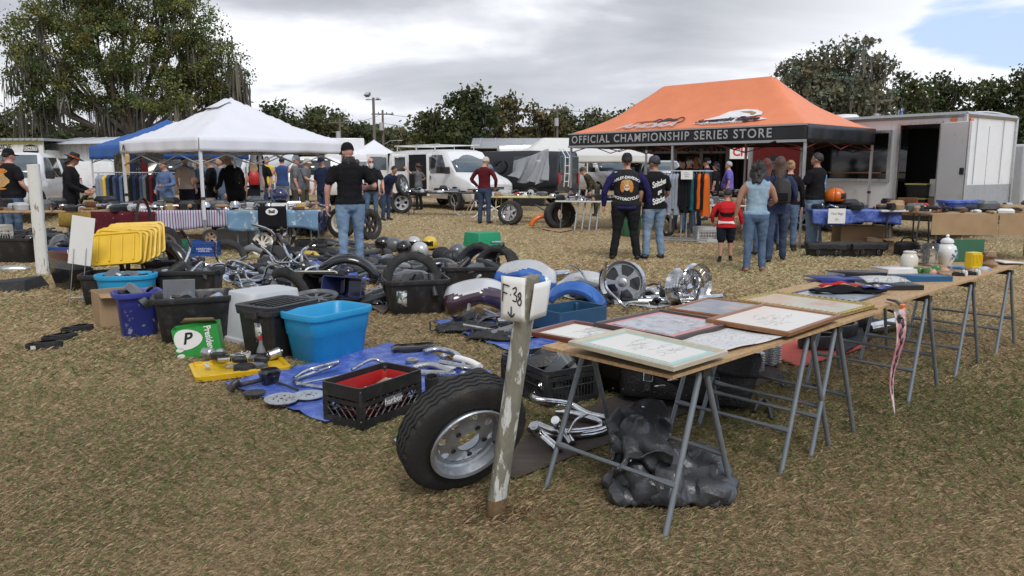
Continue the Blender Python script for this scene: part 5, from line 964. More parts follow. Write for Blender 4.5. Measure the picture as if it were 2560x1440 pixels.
def crate(label,loc,L,W,H,rz,m,cat='crate',name='milk_crate',band=.05,base=.07,pitch=.055,diag=True,group=None,lift=0.):
 t=thing(name,label,cat,(loc[0],loc[1],lift),rz,group); excl(loc,L,W,rz)if lift==0 else None
 mb=MB(); w=.012
 def rng_(z0,z1,k=1.):mb.loft([rrect(L*k,W*k,.03,z0),rrect(L*k,W*k,.03,z1),rrect(L*k-2*w,W*k-2*w,.02,z1),rrect(L*k-2*w,W*k-2*w,.02,z0)],cap=False,wrap=True)
 rng_(H-band,H,1.02); rng_(H-band-.035,H-band-.012,1.01); rng_(0,base,1.0); mb.box((0,0,.012),(L-.03,W-.03,.012)); fr=mb.build('frame',m,t)
 for sx in(-1,1):
  for sy in(-1,1):mb=MB(); mb.box((sx*(L/2-.022),sy*(W/2-.022),H/2),(.044,.044,H-.03)); mb.build('corner_post',m,t,bevel=.01)
 mb=MB(); z0,z1=base-.005,H-band
 for ax,ln,of in(('x',L,W/2-.006),('y',W,L/2-.006)):
  for s in(-1,1):
   def pt(a,z):return(a,s*of,z)if ax=='x' else(s*of,a,z)
   a=-ln/2
   while a<ln/2:
    if diag:
     for d in(1,-1):
      a1=a+d*(z1-z0);
      if-ln/2<=a1<=ln/2:mb.tube([pt(a,z0),pt(a1,z1)],.0045,4)
      elif d==1:zz=z0+(ln/2-a); mb.tube([pt(a,z0),pt(ln/2,zz)],.0045,4)if zz>z0+.02 else None; mb.tube([pt(-a,z0),pt(-ln/2,zz)],.0045,4)if zz>z0+.02 else None
    else:mb.tube([pt(a,z0),pt(a,z1)],.0045,4)
    a+=pitch
   mb.tube([pt(-ln/2,(z0+z1)/2),pt(ln/2,(z0+z1)/2)],.005,4)
 q=mb.build('lattice',m,t); q['kind']='stuff'
 return t
def tyre_mb(r,w,hub=.64,n=72,groove=.007,zig=.006,blocks=0):
 mb=MB(); prof=[(r*hub,-w*.40),(r*hub*1.03,-w*.44),(r*.80,-w*.5),(r*.92,-w*.47),(r*.965,-w*.42)]
 gs=(-.26,-.09,.09,.26); tread=[(r*.985,-.37)]
 for g_ in gs:tread+=[(r*.997,g_-.032),(r-groove-.004,g_-.018),(r-groove-.004,g_+.018),(r*.997,g_+.032)]
 tread+=[(r*.985,.37)]; prof2=[(a,b*w)for a,b in tread]
 prof3=[(a,-b)for a,b in reversed(prof)]; full=prof+prof2+prof3+[(r*hub*.98,w*.3),(r*hub*.98,-w*.3)]
 rings=[]
 for j in range(n):
  a=2*math.pi*j/n; z_=zig*(1 if j%4<2 else-1); rg=[]
  for i,(q,z)in enumerate(full):
   tr=len(prof)<=i<len(prof)+len(prof2); rr_=q
   if tr and i in(len(prof),len(prof)+len(prof2)-1)and j%3==0:rr_=q-groove
   if tr and blocks and j%blocks==0:rr_=q-groove*1.1
   rg.append((rr_*math.cos(a),rr_*math.sin(a),z+(z_ if tr else 0)))
  rings.append(rg)
 mb.loft(rings,wrap=True); return mb
def spoke_disc(mb,r0,r1,r2,r3,n,frac,zf,th=.008,seg=6):
 """annulus with n openings between r1 and r2; zf(r) gives the dish"""
 N_=n*seg
 def band(a,b):
  for s,dz in((1,0),(-1,-th)):mb.add([(q*math.cos(2*math.pi*j/N_),q*math.sin(2*math.pi*j/N_),zf(q)+dz)for j in range(N_)for q in(a,b)],[(2*j,2*j+1,2*((j+1)%N_)+1,2*((j+1)%N_))for j in range(N_)])
 band(r0,r1); band(r2,r3)
 for q in range(n):
  c=2*math.pi*(q+.5)/n; h=math.pi/n*frac; rs=[r1+(r2-r1)*i/3 for i in range(4)]
  v=[(p*math.cos(c+s*h*(1.25 if i in(0,3)else 1)),p*math.sin(c+s*h*(1.25 if i in(0,3)else 1)),zf(p)+dz)for dz in(0,-th)for i,p in enumerate(rs)for s in(-1,1)]
  f=[(2*i,2*i+1,2*i+3,2*i+2)for i in range(3)]+[(8+2*i,8+2*i+2,8+2*i+3,8+2*i+1)for i in range(3)]+[(2*i+s,2*i+2+s,10+2*i+s,8+2*i+s)for i in range(3)for s in(0,1)]; mb.add(v,f)
def wheel(label,loc,rot,r,w,hub=.64,rim='aluminium',spokes=5,frac=.4,tread=72,cat='wheel',name='wheel',nolabel=False,group=None,tyre=True,dish=0.,laced=False,blocks=0):
 t=thing(name,label,cat,loc,rot=rot,group=group)
 if tyre:tyre_mb(r,w,hub,tread,blocks=blocks).build('tyre','rubber',t)
 rr=r*hub; mb=MB(); ww=w*.46
 mb.lathe([(rr*1.0,-ww),(rr*1.03,-ww*1.02),(rr*1.0,-ww*.85),(rr*.93,-ww*.6),(rr*.90,0),(rr*.93,ww*.6),(rr*1.0,ww*.85),(rr*1.03,ww*1.02),(rr*1.0,ww),(rr*.97,ww*.85),(rr*.885,ww*.55),(rr*.87,0),(rr*.885,-ww*.55),(rr*.97,-ww*.85),(rr*1.0,-ww)],40); mb.build('rim',rim,t)
 mb=MB()
 if laced:
  for q in range(40):
   a=2*math.pi*q/40; s=1 if q%2 else-1; b=a+(.45 if(q//2)%2 else-.45); mb.tube([(.045*math.cos(b),.045*math.sin(b),s*w*.3),(rr*.9*math.cos(a),rr*.9*math.sin(a),0)],.0022,4)
  q=mb.build('spokes','chrome',t); q['kind']='stuff'
  mb=MB(); mb.lathe([(.001,-w*.42),(.03,-w*.42),(.05,-w*.36),(.05,-w*.28),(.025,-w*.2),(.025,w*.2),(.05,w*.28),(.05,w*.36),(.03,w*.42),(.001,w*.42)],18); mb.build('hub','chrome',t)
 else:
  for s in(1,-1):
   zf=(lambda q,s=s:s*(w*.18-dish*(1-q/rr))+(0 if s>0 else 0)); spoke_disc(mb,rr*.2,rr*.36,rr*.84,rr*.90,spokes,frac,zf,th=.012*s)
   if s==1 and rim!='aluminium_both':pass
  mb.build('spoke_disc',rim,t)
  mb=MB(); mb.lathe([(.001,w*.26),(rr*.16,w*.26),(rr*.24,w*.16),(rr*.24,-w*.16),(rr*.16,-w*.26),(.001,-w*.26)],18); mb.build('hub',rim,t)
 return t
def cloth_px(name,label,cat,pts,m,z=.022,nu=44,nv=38,amp=.012,thick=.003,group=None,plane=None):
 """a sheet lying on the ground: four outline corners read as pixels (or points), with creases"""
 q=[G(*p)if len(p)==2 and plane is None else Vector(p)for p in pts]; off=Vector((len(label)*1.7,pts[0][0]*.013,0))
 EXCL.append([(p.x,p.y)for p in q])
 def f(u,v):
  e=.035*mnoise.noise(Vector((u*9,v*9,3))+off)*min(1,4*min(u,1-u,v,1-v)+.6); p=q[0].lerp(q[1],u).lerp(q[3].lerp(q[2],u),v)
  wv_=abs(mnoise.noise(Vector((p.x*2.6,p.y*2.6,0))+off))*1.6+.6*mnoise.noise(Vector((p.x*7+3*p.y,p.y*7,1))+off)+.9*(1-min(1,abs(mnoise.noise(Vector((p.x*3.3+p.y*1.5,p.y*3.3-p.x,7))+off))*6)); return(p.x+e,p.y-e*.7,z+amp*wv_)
 mb=MB(); mb.grid(f,nu,nv); o=mb.build(name,m,solid=thick,ang_=60); return tag(o,label,cat,group)if cat else tag(o,label)
def handlebar(label,loc,rz,w=.75,rise=.22,pull=.2,rot=None,m='chrome',grip=True,group=None):
 t=thing('handlebar',label,'handlebar',loc,rz,group,rot=rot); h=w/2
 mb=MB(); mb.tube([(-h,-pull,rise*.9),(-h*.62,-pull*.35,rise),(-h*.40,0,rise*.75),(-h*.22,.0,0),(h*.22,0,0),(h*.40,0,rise*.75),(h*.62,-pull*.35,rise),(h,-pull,rise*.9)],.0145,8,k=4); mb.build('bar',m,t)
 if grip:
  for s in(-1,1):mb=MB(); mb.tube([(s*h*.76,-pull*.58,rise*.96),(s*h*1.01,-pull*1.02,rise*.9)],.019,8); mb.build('grip','rubber',t)
 return t
def pipe(label,pts,r,m='chrome',name='exhaust_pipe',cat='exhaust',group=None,ends=True,k=4,n=10):
 mb=MB(); rr_=r if isinstance(r,(int,float))else r; mb.tube(pts,rr_,n,k=k,cap=True); o=mb.build(name,m); return tag(o,label,cat,group)
def fender(label,loc,rot,R_=.33,w=.19,a0=10,a1=185,m='black_gloss',group=None,name='fender',cat='fender',crown=.04):
 mb=MB(); n=22; prof=[(-1,-.06),(-.93,-.012),(-.6,.02),(0,crown),(.6,.02),(.93,-.012),(1,-.06)]
 mb.loft([[((R_+d)*math.cos(R(a0+(a1-a0)*i/n)),s*w/2*(1-.12*abs(2*i/n-1)**3),(R_+d)*math.sin(R(a0+(a1-a0)*i/n)))for s,d in prof]for i in range(n+1)],closed=False,cap=False); return solo(mb,name,m,label,cat,loc,rot=rot,solid=.005,group=group)
def seat(label,loc,rz,L=.68,m='seat_vinyl',group=None,two=True,rot=None,w=1.):
 mb=MB(); st_=[(-.5,.10,.02,.05),(-.47,.15,.0,.11),(-.3,.17,.0,.13),(-.12,.16,.0,.12),(-.02,.165,.0,.085),(.08,.17,.0,.065),(.25,.15,.0,.07),(.40,.09,.0,.09),(.49,.05,.01,.08),(.52,.03,.03,.05)]
 if not two:st_=[(-.5,.06,.02,.04),(-.45,.13,0,.10),(-.25,.17,0,.08),(0,.165,0,.055),(.25,.10,0,.06),(.45,.05,0,.06),(.5,.02,.02,.04)]
 mb.loft([[(x*L,y*w_*w,z0+(z1-z0)*zz)for y,zz in((-1,.1),(-.97,.55),(-.8,.88),(-.45,1),(0,.97),(.45,1),(.8,.88),(.97,.55),(1,.1),(.6,0),(-.6,0))]for x,w_,z0,z1 in st_]); return solo(mb,'motorcycle_saddle',m,label,'seat',loc,rz,rot=rot,group=group,ang_=50)
def helmet(label,loc,rz,m,group=None,s=1.,full=True,visor='black_gloss'):
 t=thing('helmet',label,'helmet',loc,rz,group,s=s); mb=MB()
 def sh(u,v):
  a=2*math.pi*u; th=(.04+.60*v)*math.pi; fr=max(0,math.sin(a));
  lim=.04+(.66 if full else .56)*v; th=lim*math.pi
  return(.128*math.sin(th)*math.cos(a)*(1 if v<.8 else 1-.1*(v-.8)),.155*math.sin(th)*math.sin(a)+(.03*fr*max(0,v-.6)),.135+.13*math.cos(th))
 mb.grid(sh,30,16); mb.build('shell',m,t,solid=.008)
 mb=MB(); mb.grid(lambda u,v:((.135)*math.cos(R(35+110*u))*(1-.03*v),.160*math.sin(R(35+110*u))*(1+.02*v),.105+.085*v),14,5); mb.build('visor',visor,t,solid=.004)
 mb=MB(); mb.ball((0,-.0,.09),(.11,.13,.085),14); mb.build('lining','cloth_black',t); return t
def saddlebag(label,loc,rz,s=1.,rot=None,m='black_leather',lift=0.,group=None):
 t=thing('saddlebag',label,'bag',loc,rz,group,rot=rot,s=s); mb=MB()
 mb.loft([[(x*.46*(.86+.14*z/.3),y*.15*wy,z*zz)for x,y in[(math.cos(a)*abs(math.cos(a))**-.45,math.sin(a)*abs(math.sin(a))**-.35)for a in[R(7+15*i)for i in range(24)]]]for z,wy,zz in((.001,.86,1),(.03,.97,1),(.16,1.05,1),(.27,1.0,1),(.31,.9,1))]); mb.build('body',m,t,ang_=50)
 mb=MB(); mb.grid(lambda u,v:(-.45+.9*u,(-.175 if v>.5 else .15-.65*v)-(.01 if v>.5 else 0)-.012*math.sin(math.pi*u),.318+.02*math.sin(math.pi*u)-(0 if v<=.5 else(v-.5)*.30)+.008*math.sin(u*20)),16,12); lid=mb.build('flap',m,t,solid=.008)
 for x in(-.2,.2):
  mb=MB(); mb.box((x,-.192,.17),(.035,.008,.26)); b_=mb.build('strap',m,t); mb=MB(); mb.tube([(x-.028,-.20,.10),(x+.028,-.20,.10),(x+.028,-.20,.16),(x-.028,-.20,.16)],.005,5,closed=True); mb.build('buckle','chrome',b_)
 for q in range(14):mb=MB(); mb.ball((-.42+.065*q,-.165,.035),.008,6); mb.build('stud','dark_steel',t)
 return t
def carton(label,loc,L,W,H,rz,m='cardboard',open_=False,name='carton',cat='box',lift=0.,group=None):
 t=thing(name,label,cat,(loc[0],loc[1],lift),rz,group); mb=MB(); w=.006
 if lift==0:excl(loc,L,W,rz)
 if open_:mb.loft([rrect(L,W,.004,0,1),rrect(L,W,.004,H,1),rrect(L-2*w,W-2*w,.003,H,1),rrect(L-2*w,W-2*w,.003,.01,1)])
 else:mb.box((0,0,H/2),(L,W,H))
 mb.build('body',m,t,smooth=False)
 if open_:
  for s in(-1,1):mb=MB(); mb.quad((-L/2,s*W/2,H),(L/2,s*W/2,H),(L/2,s*(W/2+W*.32),H-.05),(-L/2,s*(W/2+W*.30),H-.03)); mb.build('flap',m,t,solid=.004)
 else:mb=MB(); mb.box((0,0,H+.001),(L,.04,.002)); mb.build('tape','sticker' if False else 'cardboard',t)
 return t
 # ================================================================ foreground: trestle table, post, wheel, tarp
POST_BASE=G(1237,1288)
mat('peeling_post',(.23,.22,.175),.85,var=.25,vs=20,bump=.5,bs=40,col2=(.60,.61,.58),c2=.53,c2w=.02,c2s=17,c2d=8,stretch=(1,1,.28)); mat('rotten_wood',(.19,.125,.07),.9,var=.35,vs=30,bump=.7,bs=40,stretch=(1,1,.3)); mat('peeling_white',(.66,.66,.62),.8,var=.06,bump=.4,bs=30,col2=(.30,.27,.22),c2=.60,c2w=.02,c2s=14,c2d=8,stretch=(1,1,.25)); mat('ink',(.012,.012,.014),.6)
def fpost(label,base,top,w,m,m0,cut,rzp,d=.7):
 t=thing('marker_post',label,'post',base); v=top-base; n=26; mb=MB(); mb0=MB()
 def rg(i):
  p=v*(i/n); o=[]; k=1+.05*mnoise.noise(Vector((i*.4,base.x,0)))
  for j in range(12):a=2*math.pi*j/12; c,s=math.cos(a),math.sin(a); x=w/2*k*abs(c)**.55*(1 if c>0 else-1); y=w/2*d*abs(s)**.55*(1 if s>0 else-1); e=1+.05*mnoise.noise(Vector((j*2.1,i*.35,5))); o.append(p+Vector((x*math.cos(rzp)-y*math.sin(rzp),x*math.sin(rzp)+y*math.cos(rzp),.018*mnoise.noise(Vector((j*1.7,2,8)))if i==n else 0))*e if i<n else p+Vector((x*math.cos(rzp)-y*math.sin(rzp),x*math.sin(rzp)+y*math.cos(rzp),.03*mnoise.noise(Vector((j*1.3,2,8))))))
  return o
 c=int(n*cut); mb.loft([rg(i)for i in range(c,n+1)]); mb.build('shaft',m,t,ang_=60); mb0.loft([rg(i)for i in range(0,c+1)]); mb0.build('rotten_foot',m0,t,ang_=60); return t
ptop=DD(1325,690,3.0); PV=ptop-POST_BASE
post=fpost('leaning weathered post with handwritten card F-38',POST_BASE,ptop,.080,'peeling_post','rotten_wood',.10,R(38))
def card(o,xd,ud,w,h,name='card'):
 T=face_T(o,xd,ud); mb=MB(); mb.T=T; mb.grid(lambda u,v:((u-.5)*w,(v-.5)*h,.004+.006*math.sin(math.pi*v)*math.sin(u*3)),6,6); return mb.build(name,'paper',post,solid=.003),T
up=PV.normalized(); xl=Vector((math.cos(R(-36)),math.sin(R(-36)),0)); xr=Vector((math.cos(R(58)),math.sin(R(58)),0)); nl=xl.cross(up)
c1,T1=card(PV*.915+nl*.055-xl*.026,xl,up,.115,.175)
def strokes(rows,T,parent,r=.0028,name='handwriting',m='ink'):
 for s in rows:mb=MB(); mb.T=T; mb.tube([(x,y,.012)for x,y in s],r,4,k=3 if len(s)>2 else 0,flat=.4); mb.build(name,m,parent)
strokes([[(-.042,.058),(-.046,-.012)],[(-.042,.056),(-.012,.050)],[(-.044,.024),(-.022,.020)],[(-.008,.018),(-.004,.016)],[(.004,.040),(.020,.048),(.020,.030),(.010,.022),(.024,.012),(.020,-.008),(.004,-.004)],[(.040,.030),(.030,.018),(.046,-.002),(.040,-.022),(.028,-.008),(.044,.012),(.040,.030)],[(-.002,-.030),(-.002,-.07)],[(-.018,-.052),(-.002,-.072),(.014,-.056)]],T1,c1)
card(PV*.905+Vector((.052,.010,0)),xr,up,.13,.15)
for q in range(26):
 pass
mb=MB()
for q in range(150):
 a=random.uniform(0,6.28); d=random.uniform(.04,.34); p=Vector((POST_BASE.x+d*math.cos(a),POST_BASE.y+d*math.sin(a)*.8,.004)); l=random.uniform(.03,.09); b=random.uniform(0,6.28); mb.tube([p,p+Vector((math.cos(b)*l*.5,math.sin(b)*l*.5,l*random.uniform(.1,.5))),p+Vector((math.cos(b+.6)*l,math.sin(b+.6)*l,.006))],.0016,3)
tag(mb.build('dead_roots',mat('dead_root',(.16,.085,.045),.9,var=.3)),'dry brown root strands round the foot of the marker post','roots',kind='stuff')
mb=MB(); mb.grid(lambda u,v:(POST_BASE.x+(u-.5)*.46,POST_BASE.y+(v-.5)*.34,.018*(1-((u-.5)**2+(v-.5)**2)*7*(1+.5*mnoise.noise(Vector((math.atan2(v-.5,u-.5)*1.5,0,4)))))-.004+(0+.006*mnoise.noise(Vector((u*9,v*9,0))))),30,26); tag(mb.build('bare_earth',mat('earth',(.11,.066,.040),.95,var=.35,vs=16,bump=.9,bs=50)),'patch of bare brown earth round the post foot','earth',kind='structure')
fpost('upright white painted post with flaking paint beside maroon cases',G(108,686),DD(83,411,10.55),.155,'peeling_white','peeling_white',.1,R(20),.9)
WU=Vector((.27,-.30,.91)).normalized(); WN=Vector((.48,-.80,-.34)); WN=(WN-WU*WN.dot(WU)).normalized(); WX=WU.cross(WN); WM=Matrix((WX,WU,WN)).transposed().to_4x4(); WR=.297
wc=Vector((-.30,3.36,.03))+WU*WR
t=thing('trailer_wheel','spare trailer wheel with silver steel rim leaning on the post','wheel',wc,rot=WM.to_euler())
tyre_mb(WR,.140,.60,120,groove=.007,zig=.0035).build('tyre','rubber',t,ang_=25)
rr=WR*.60; mb=MB(); mb.lathe([(rr*1.04,.083),(rr*1.075,.088),(rr*1.05,.094),(rr*.97,.088),(rr*.93,.060),(rr*.92,.045),(rr*.86,.035),(rr*.85,-.05),(rr*.95,-.075),(rr*1.06,-.088)],56); mb.build('rim_barrel','galvanised',t)
mb=MB(); spoke_disc(mb,rr*.30,rr*.58,rr*.76,rr*.93,8,.60,lambda q:.052-.020*max(0,(q/rr-.52))*2.2+(.012 if q<rr*.5 else 0),th=.006,seg=8); mb.build('disc','galvanised',t)
for q in range(5):a=2*math.pi*q/5; mb=MB(); mb.lathe([(.011,.002),(.013,.004),(.008,.006),(.007,-.004)],12); mb.build('lug_hole','dark_steel',t,loc=(rr*.44*math.cos(a),rr*.44*math.sin(a),.062))
mb=MB(); mb.tube([(rr*.80,-.03,.05),(rr*.84,-.032,.085)],.006,6); mb.build('valve','rubber',t)
# ---------------------------------------------------------------- the trestle table
TZ=.675
A_=G(1682,940,TZ); B_=G(2546,668,TZ); TD=(B_-A_).normalized(); TN=Vector((-TD.y,TD.x,0)); TA=math.atan2(TD.y,TD.x); TW=.70
def tab(s,w,z=TZ):p=A_+TD*s+TN*w; return Vector((p.x,p.y,z))
tt=thing('trestle_table','long trestle table of two bare chipboard sheets on grey sawhorses','table',(A_.x,A_.y,0),TA)
for s0,s1,dz,dw in((0,2.02,0,0),(1.98,5.1,.013,.015)):
 mb=MB(); mb.box(((s0+s1)/2,TW/2+dw,TZ-.007+dz),(s1-s0,TW,.014)); mb.build('board','osb',tt)
def sawhorse(s,label):
 t=thing('sawhorse',label,'sawhorse',tab(s,TW/2,0),TA,'grey folding sawhorses under the trestle table'); h=TZ-.02; sp=.26; hw=TW/2-.04
 mb=MB(); mb.box((0,0,h-.02),(.05,TW-.04,.035)); mb.build('top_beam','dark_steel',t)
 for sx in(-1,1):
  for sy in(-1,1):
   mb=MB(); mb.tube([(sx*.02,sy*hw,h-.02),(sx*sp,sy*(hw+.02),.0)],.0125,10); mb.build('leg','grey_tube',t)
  zc=.20 if sx<0 else .24; f=1-zc/h; xx=sx*(.02+(sp-.02)*f); mb=MB(); y1=hw+.02*f
  mb.tube([(xx,-y1+.0,zc),(xx,-y1+.05,zc),(xx,-y1+.10,zc),(xx,y1-.10,zc),(xx,y1-.05,zc),(xx,y1,zc)],[.017,.016,.0105,.0105,.016,.017],8,flat=.9); mb.build('crossbar','grey_tube',t)
 return t
for i,(px,py)in enumerate(((1772,920),(2046,836),(2100,812),(2333,741),(2443,706),(2541,676))):
 p=G(px,py,TZ-.02); sawhorse((p-A_).dot(TD),('sawhorse standing over the crumpled grey tarp','second sawhorse from the grey tarp end of the table','sawhorse just before the hanging pennant','fourth sawhorse from the grey tarp end of the table','fifth sawhorse from the grey tarp end of the table','last sawhorse at the glassware end of the table')[i])
mat('mat_teal',(.36,.55,.55),.85,var=.04); mat('mat_pink',(.60,.30,.30),.85,var=.05); mat('mat_cream',(.62,.57,.47),.85,var=.04); mat('mat_grey',(.28,.30,.34),.6,var=.25,vs=9,col2=(.5,.4,.36),c2=.6,c2w=.12,c2s=5); mat('art_paper',(.70,.68,.63),.35,var=.05,coat=.6); mat('pencil',(.40,.41,.43),.7); mat('art_group',(.45,.48,.52),.4,var=.25,vs=14,coat=.6,col2=(.22,.24,.28),c2=.58,c2w=.08,c2s=22); mat('art_poster',(.34,.33,.36),.35,coat=.6,var=.4,vs=8,col2=(.55,.30,.28),c2=.58,c2w=.08,c2s=7); mat('art_sky',(.36,.48,.60),.25,coat=.7,var=.2,vs=5,col2=(.62,.66,.70),c2=.52,c2w=.08,c2s=6)
mat('art_dawn',(.50,.50,.40),.3,coat=.6,var=.12,vs=3,col2=(.55,.27,.20),c2=.57,c2w=.06,c2s=5); mat('newsprint',(.58,.58,.58),.8,var=.12,vs=12,col2=(.25,.25,.27),c2=.60,c2w=.02,c2s=45,stretch=(1,3,1))
def rect_px(c,z):
 p=[G(x,y,z)for x,y in c]; ce=(p[0]+p[1]+p[2]+p[3])/4; e1=(p[1]-p[0]+p[2]-p[3])/2; e2=(p[3]-p[0]+p[2]-p[1])/2; x=(e1.normalized()-Vector((-e2.y,e2.x,0)).normalized()*-1 if False else e1.normalized()); y=Vector((-x.y,x.x,0));
 return ce,math.atan2(x.y,x.x),e1.length,abs(e2.dot(y))
def picture(label,c,z,fm,bw,art,mb1=None,mw=.05,sk=None,fh=.022,tilt=(0,0),scal=False):
 ce,a,W_,H_=rect_px(c,z); t=thing('framed_picture',label,'picture',ce,rot=(tilt[0],tilt[1],a)); mb=MB(); pr_=[(0,0),(0,fh*.75),(bw*.2,fh),(bw*.55,fh*.92),(bw*.8,fh*.55),(bw,fh*.5),(bw,0)]
 mb.loft([[(sx*(W_/2-d),sy*(H_/2-d),h)for d,h in pr_]for sx,sy in((-1,-1),(1,-1),(1,1),(-1,1))],wrap=True); fr=mb.build('frame',fm,t,ang_=25)
 if scal:
  n1,n2=int(W_/.035),int(H_/.035)
  for i in range(n1):
   for s in(-1,1):mb=MB(); mb.ball(((i-(n1-1)/2)*.035,s*(H_/2-.004),fh*.8),(.014,.012,.01),6); mb.build('scallop',fm,fr)
  for i in range(n2):
   for s in(-1,1):mb=MB(); mb.ball((s*(W_/2-.004),(i-(n2-1)/2)*.035,fh*.8),(.012,.014,.01),6); mb.build('scallop',fm,fr)
 if mb1:mb=MB(); mb.box((0,0,fh*.35),(W_-2*bw+.004,H_-2*bw+.004,.004)); mb.build('mat_board',mb1,t)
 else:mw=0
 mb=MB(); mb.box((0,0,fh*.35+.004),(W_-2*bw-2*mw,H_-2*bw-2*mw,.004)); ar=mb.build('picture',art,t)
 if sk:
  rg=random.Random(sk)
  for q in range(16):
   x0,y0=rg.uniform(-.5,.3)*(W_-2*bw-2*mw)*.7,rg.uniform(-.5,.4)*(H_-2*bw-2*mw)*.6; s_=[(x0+.016*i+rg.uniform(-.012,.012),y0+rg.uniform(-.014,.014))for i in range(7)]; mb=MB(); mb.tube([(x,y,fh*.35+.0065)for x,y in s_],.0006,3,k=2); mb.build('pencil_stroke','pencil',ar)
 return t
Z0=TZ+.002
picture('dark red framed pencil sketch on cream mat at the table corner',[(1342,832),(1457,803),(1640,855),(1530,890)],Z0,'wood_red',.032,'art_paper','mat_cream',.028,5,tilt=(0,0))
picture('dark brown framed group photograph on pink mat',[(1500,812),(1668,777),(1822,818),(1668,860)],Z0+.012,'wood_dark',.026,'art_group','mat_pink',.04)
picture('pale wood framed drawing on teal mat',[(1452,858),(1592,827),(1788,893),(1652,937)],Z0+.026,'wood_pale',.030,'art_paper','mat_teal',.032,9,tilt=(R(1.2),0))
picture('thin brown framed grey photograph',[(1676,776),(1782,749),(1902,771),(1812,803)],Z0,'wood_brown',.020,'mat_grey')
picture('honey brown framed drawing with brush lettering',[(1786,800),(1926,764),(2082,800),(1952,850)],Z0+.022,'wood_brown',.030,'art_paper',None,0,13,tilt=(R(.8),0))
picture('gilt frame with scalloped edge round a pale landscape',[(1852,754),(1938,736),(2186,770),(2084,797)],Z0+.006,'gold',.030,'art_dawn',None,0,scal=True)
picture('dark framed sky blue picture beside the open binder',[(1985,738),(2050,722),(2192,747),(2130,765)],Z0,'wood_dark',.018,'art_sky')
ce,a,w_,h_=rect_px([(1668,850),(1835,823),(1958,842),(1795,890)],Z0+.004); mb=MB(); mb.grid(lambda u,v:((u-.5)*w_,(v-.5)*h_,.004+.006*math.sin(u*5+v*3)**2+.014*max(0,.15-v)*(1-u)),16,12); solo(mb,'newspaper','newsprint','yellowed old newspaper page spread between the frames','newspaper',ce,a,solid=.002)
ce,a,w_,h_=rect_px([(1895,738),(2012,712),(2070,722),(1960,752)],Z0); mb=MB(); mb.box((0,0,.004),(w_,h_,.006)); solo(mb,'poster','art_poster','faded grey and pink poster lying flat behind the gilt frame','poster',ce,a)
mat('binder_blue',(.015,.03,.20),.4,var=.1); mat('binder_black',(.012,.012,.014),.4,var=.2); mat('binder_teal',(.012,.085,.20),.4,var=.1); mat('binder_white',(.68,.69,.70),.4); mat('page',(.66,.67,.68),.5,var=.06,vs=30)
def binder(label,px,py,L,W_,h,rz,m,name='ring_binder',cat='binder',wedge=.3,pages=True,z=Z0):
 t=thing(name,label,cat,G(px,py,z),TA+rz); mb=MB(); mb.add([(-L/2,-W_/2,0),(L/2,-W_/2,0),(L/2,W_/2,0),(-L/2,W_/2,0)],[(0,1,2,3)]); mb.build('back_cover',m,t,solid=.004)
 mb=MB(); mb.add([(-L/2,-W_/2,h),(L/2,-W_/2,h),(L/2,W_/2,h*(1-wedge)),(-L/2,W_/2,h*(1-wedge))],[(0,1,2,3)]); mb.build('front_cover',m,t,solid=.004); mb=MB(); mb.box((0,-W_/2,h/2),(L,.005,h)); mb.build('spine',m,t)
 if pages:mb=MB(); mb.hexa([(-L/2+.01,-W_/2+.02,.003),(L/2-.01,-W_/2+.02,.003),(L/2-.01,W_/2-.01,.003),(-L/2+.01,W_/2-.01,.003),(-L/2+.01,-W_/2+.02,h-.004),(L/2-.01,-W_/2+.02,h-.004),(L/2-.01,W_/2-.01,h*(1-wedge)-.004),(-L/2+.01,W_/2-.01,h*(1-wedge)-.004)]); mb.build('pages','page',t)
 return t
binder('flat royal blue document case at the back of the table',2086,704,.33,.26,.028,R(-38),'binder_blue',wedge=0,pages=False)
t=binder('thick black ring binder beside the blue case',2138,694,.31,.28,.05,R(-38),'binder_black')
binder('white ring binder in front of the cream jar',2245,682,.31,.27,.045,R(-40),'binder_white')
binder('teal blue ring binder near the table edge',2296,702,.33,.25,.045,R(-38),'binder_teal')
t=binder('open black binder with clear sleeves and metal rings',2218,722,.32,.28,.04,R(-38),'binder_black',wedge=.1); mb=MB(); mb.grid(lambda u,v:(-.15+.3*u,-.02+.26*v,.046+.02*math.sin(math.pi*v)+.004*math.sin(9*u+5*v)),10,8); mb.build('clear_sleeve','clear_film',t,solid=.001)
for q in(-1,0,1):mb=MB(); mb.tube([(q*.09,-.02+.03*math.cos(a),.045+.03*math.sin(a))for a in[math.pi*i/8 for i in range(9)]],.003,5); mb.build('ring','chrome',t)
t=thing('folded_flag','folded star spangled flag with red stripe and black border','flag',G(2118,738,Z0),TA+R(-42)); mb=MB(); mb.grid(lambda u,v:(-.22+.44*u,-.06+.12*v,.028+.028*math.sin(math.pi*u)*math.sin(math.pi*v)+.008*math.sin(u*14+v*4)),22,10); mb.build('cloth','cloth_black',t,solid=.012)
mb=MB(); mb.grid(lambda u,v:(-.16+.26*u,.005+.06*v,.050+.024*math.sin(math.pi*u)+.006*math.sin(u*14)),12,5); mb.build('red_stripe','red_jacket',t,solid=.004); mb=MB(); mb.grid(lambda u,v:(.08+.18*u,-.05+.09*v,.052+.008*math.sin(u*8)),8,5); cn=mb.build('star_field','binder_blue',t,solid=.004)
for x,y in((.12,-.02),(.18,.0),(.235,-.02),(.16,-.045)):mb=MB(); mb.add([(x+(.022 if i%2 else .009)*math.sin(i*math.pi/5),y+(.022 if i%2 else .009)*math.cos(i*math.pi/5),.064)for i in range(10)],[tuple(range(10))]); mb.build('star','white_print',cn,solid=.002)
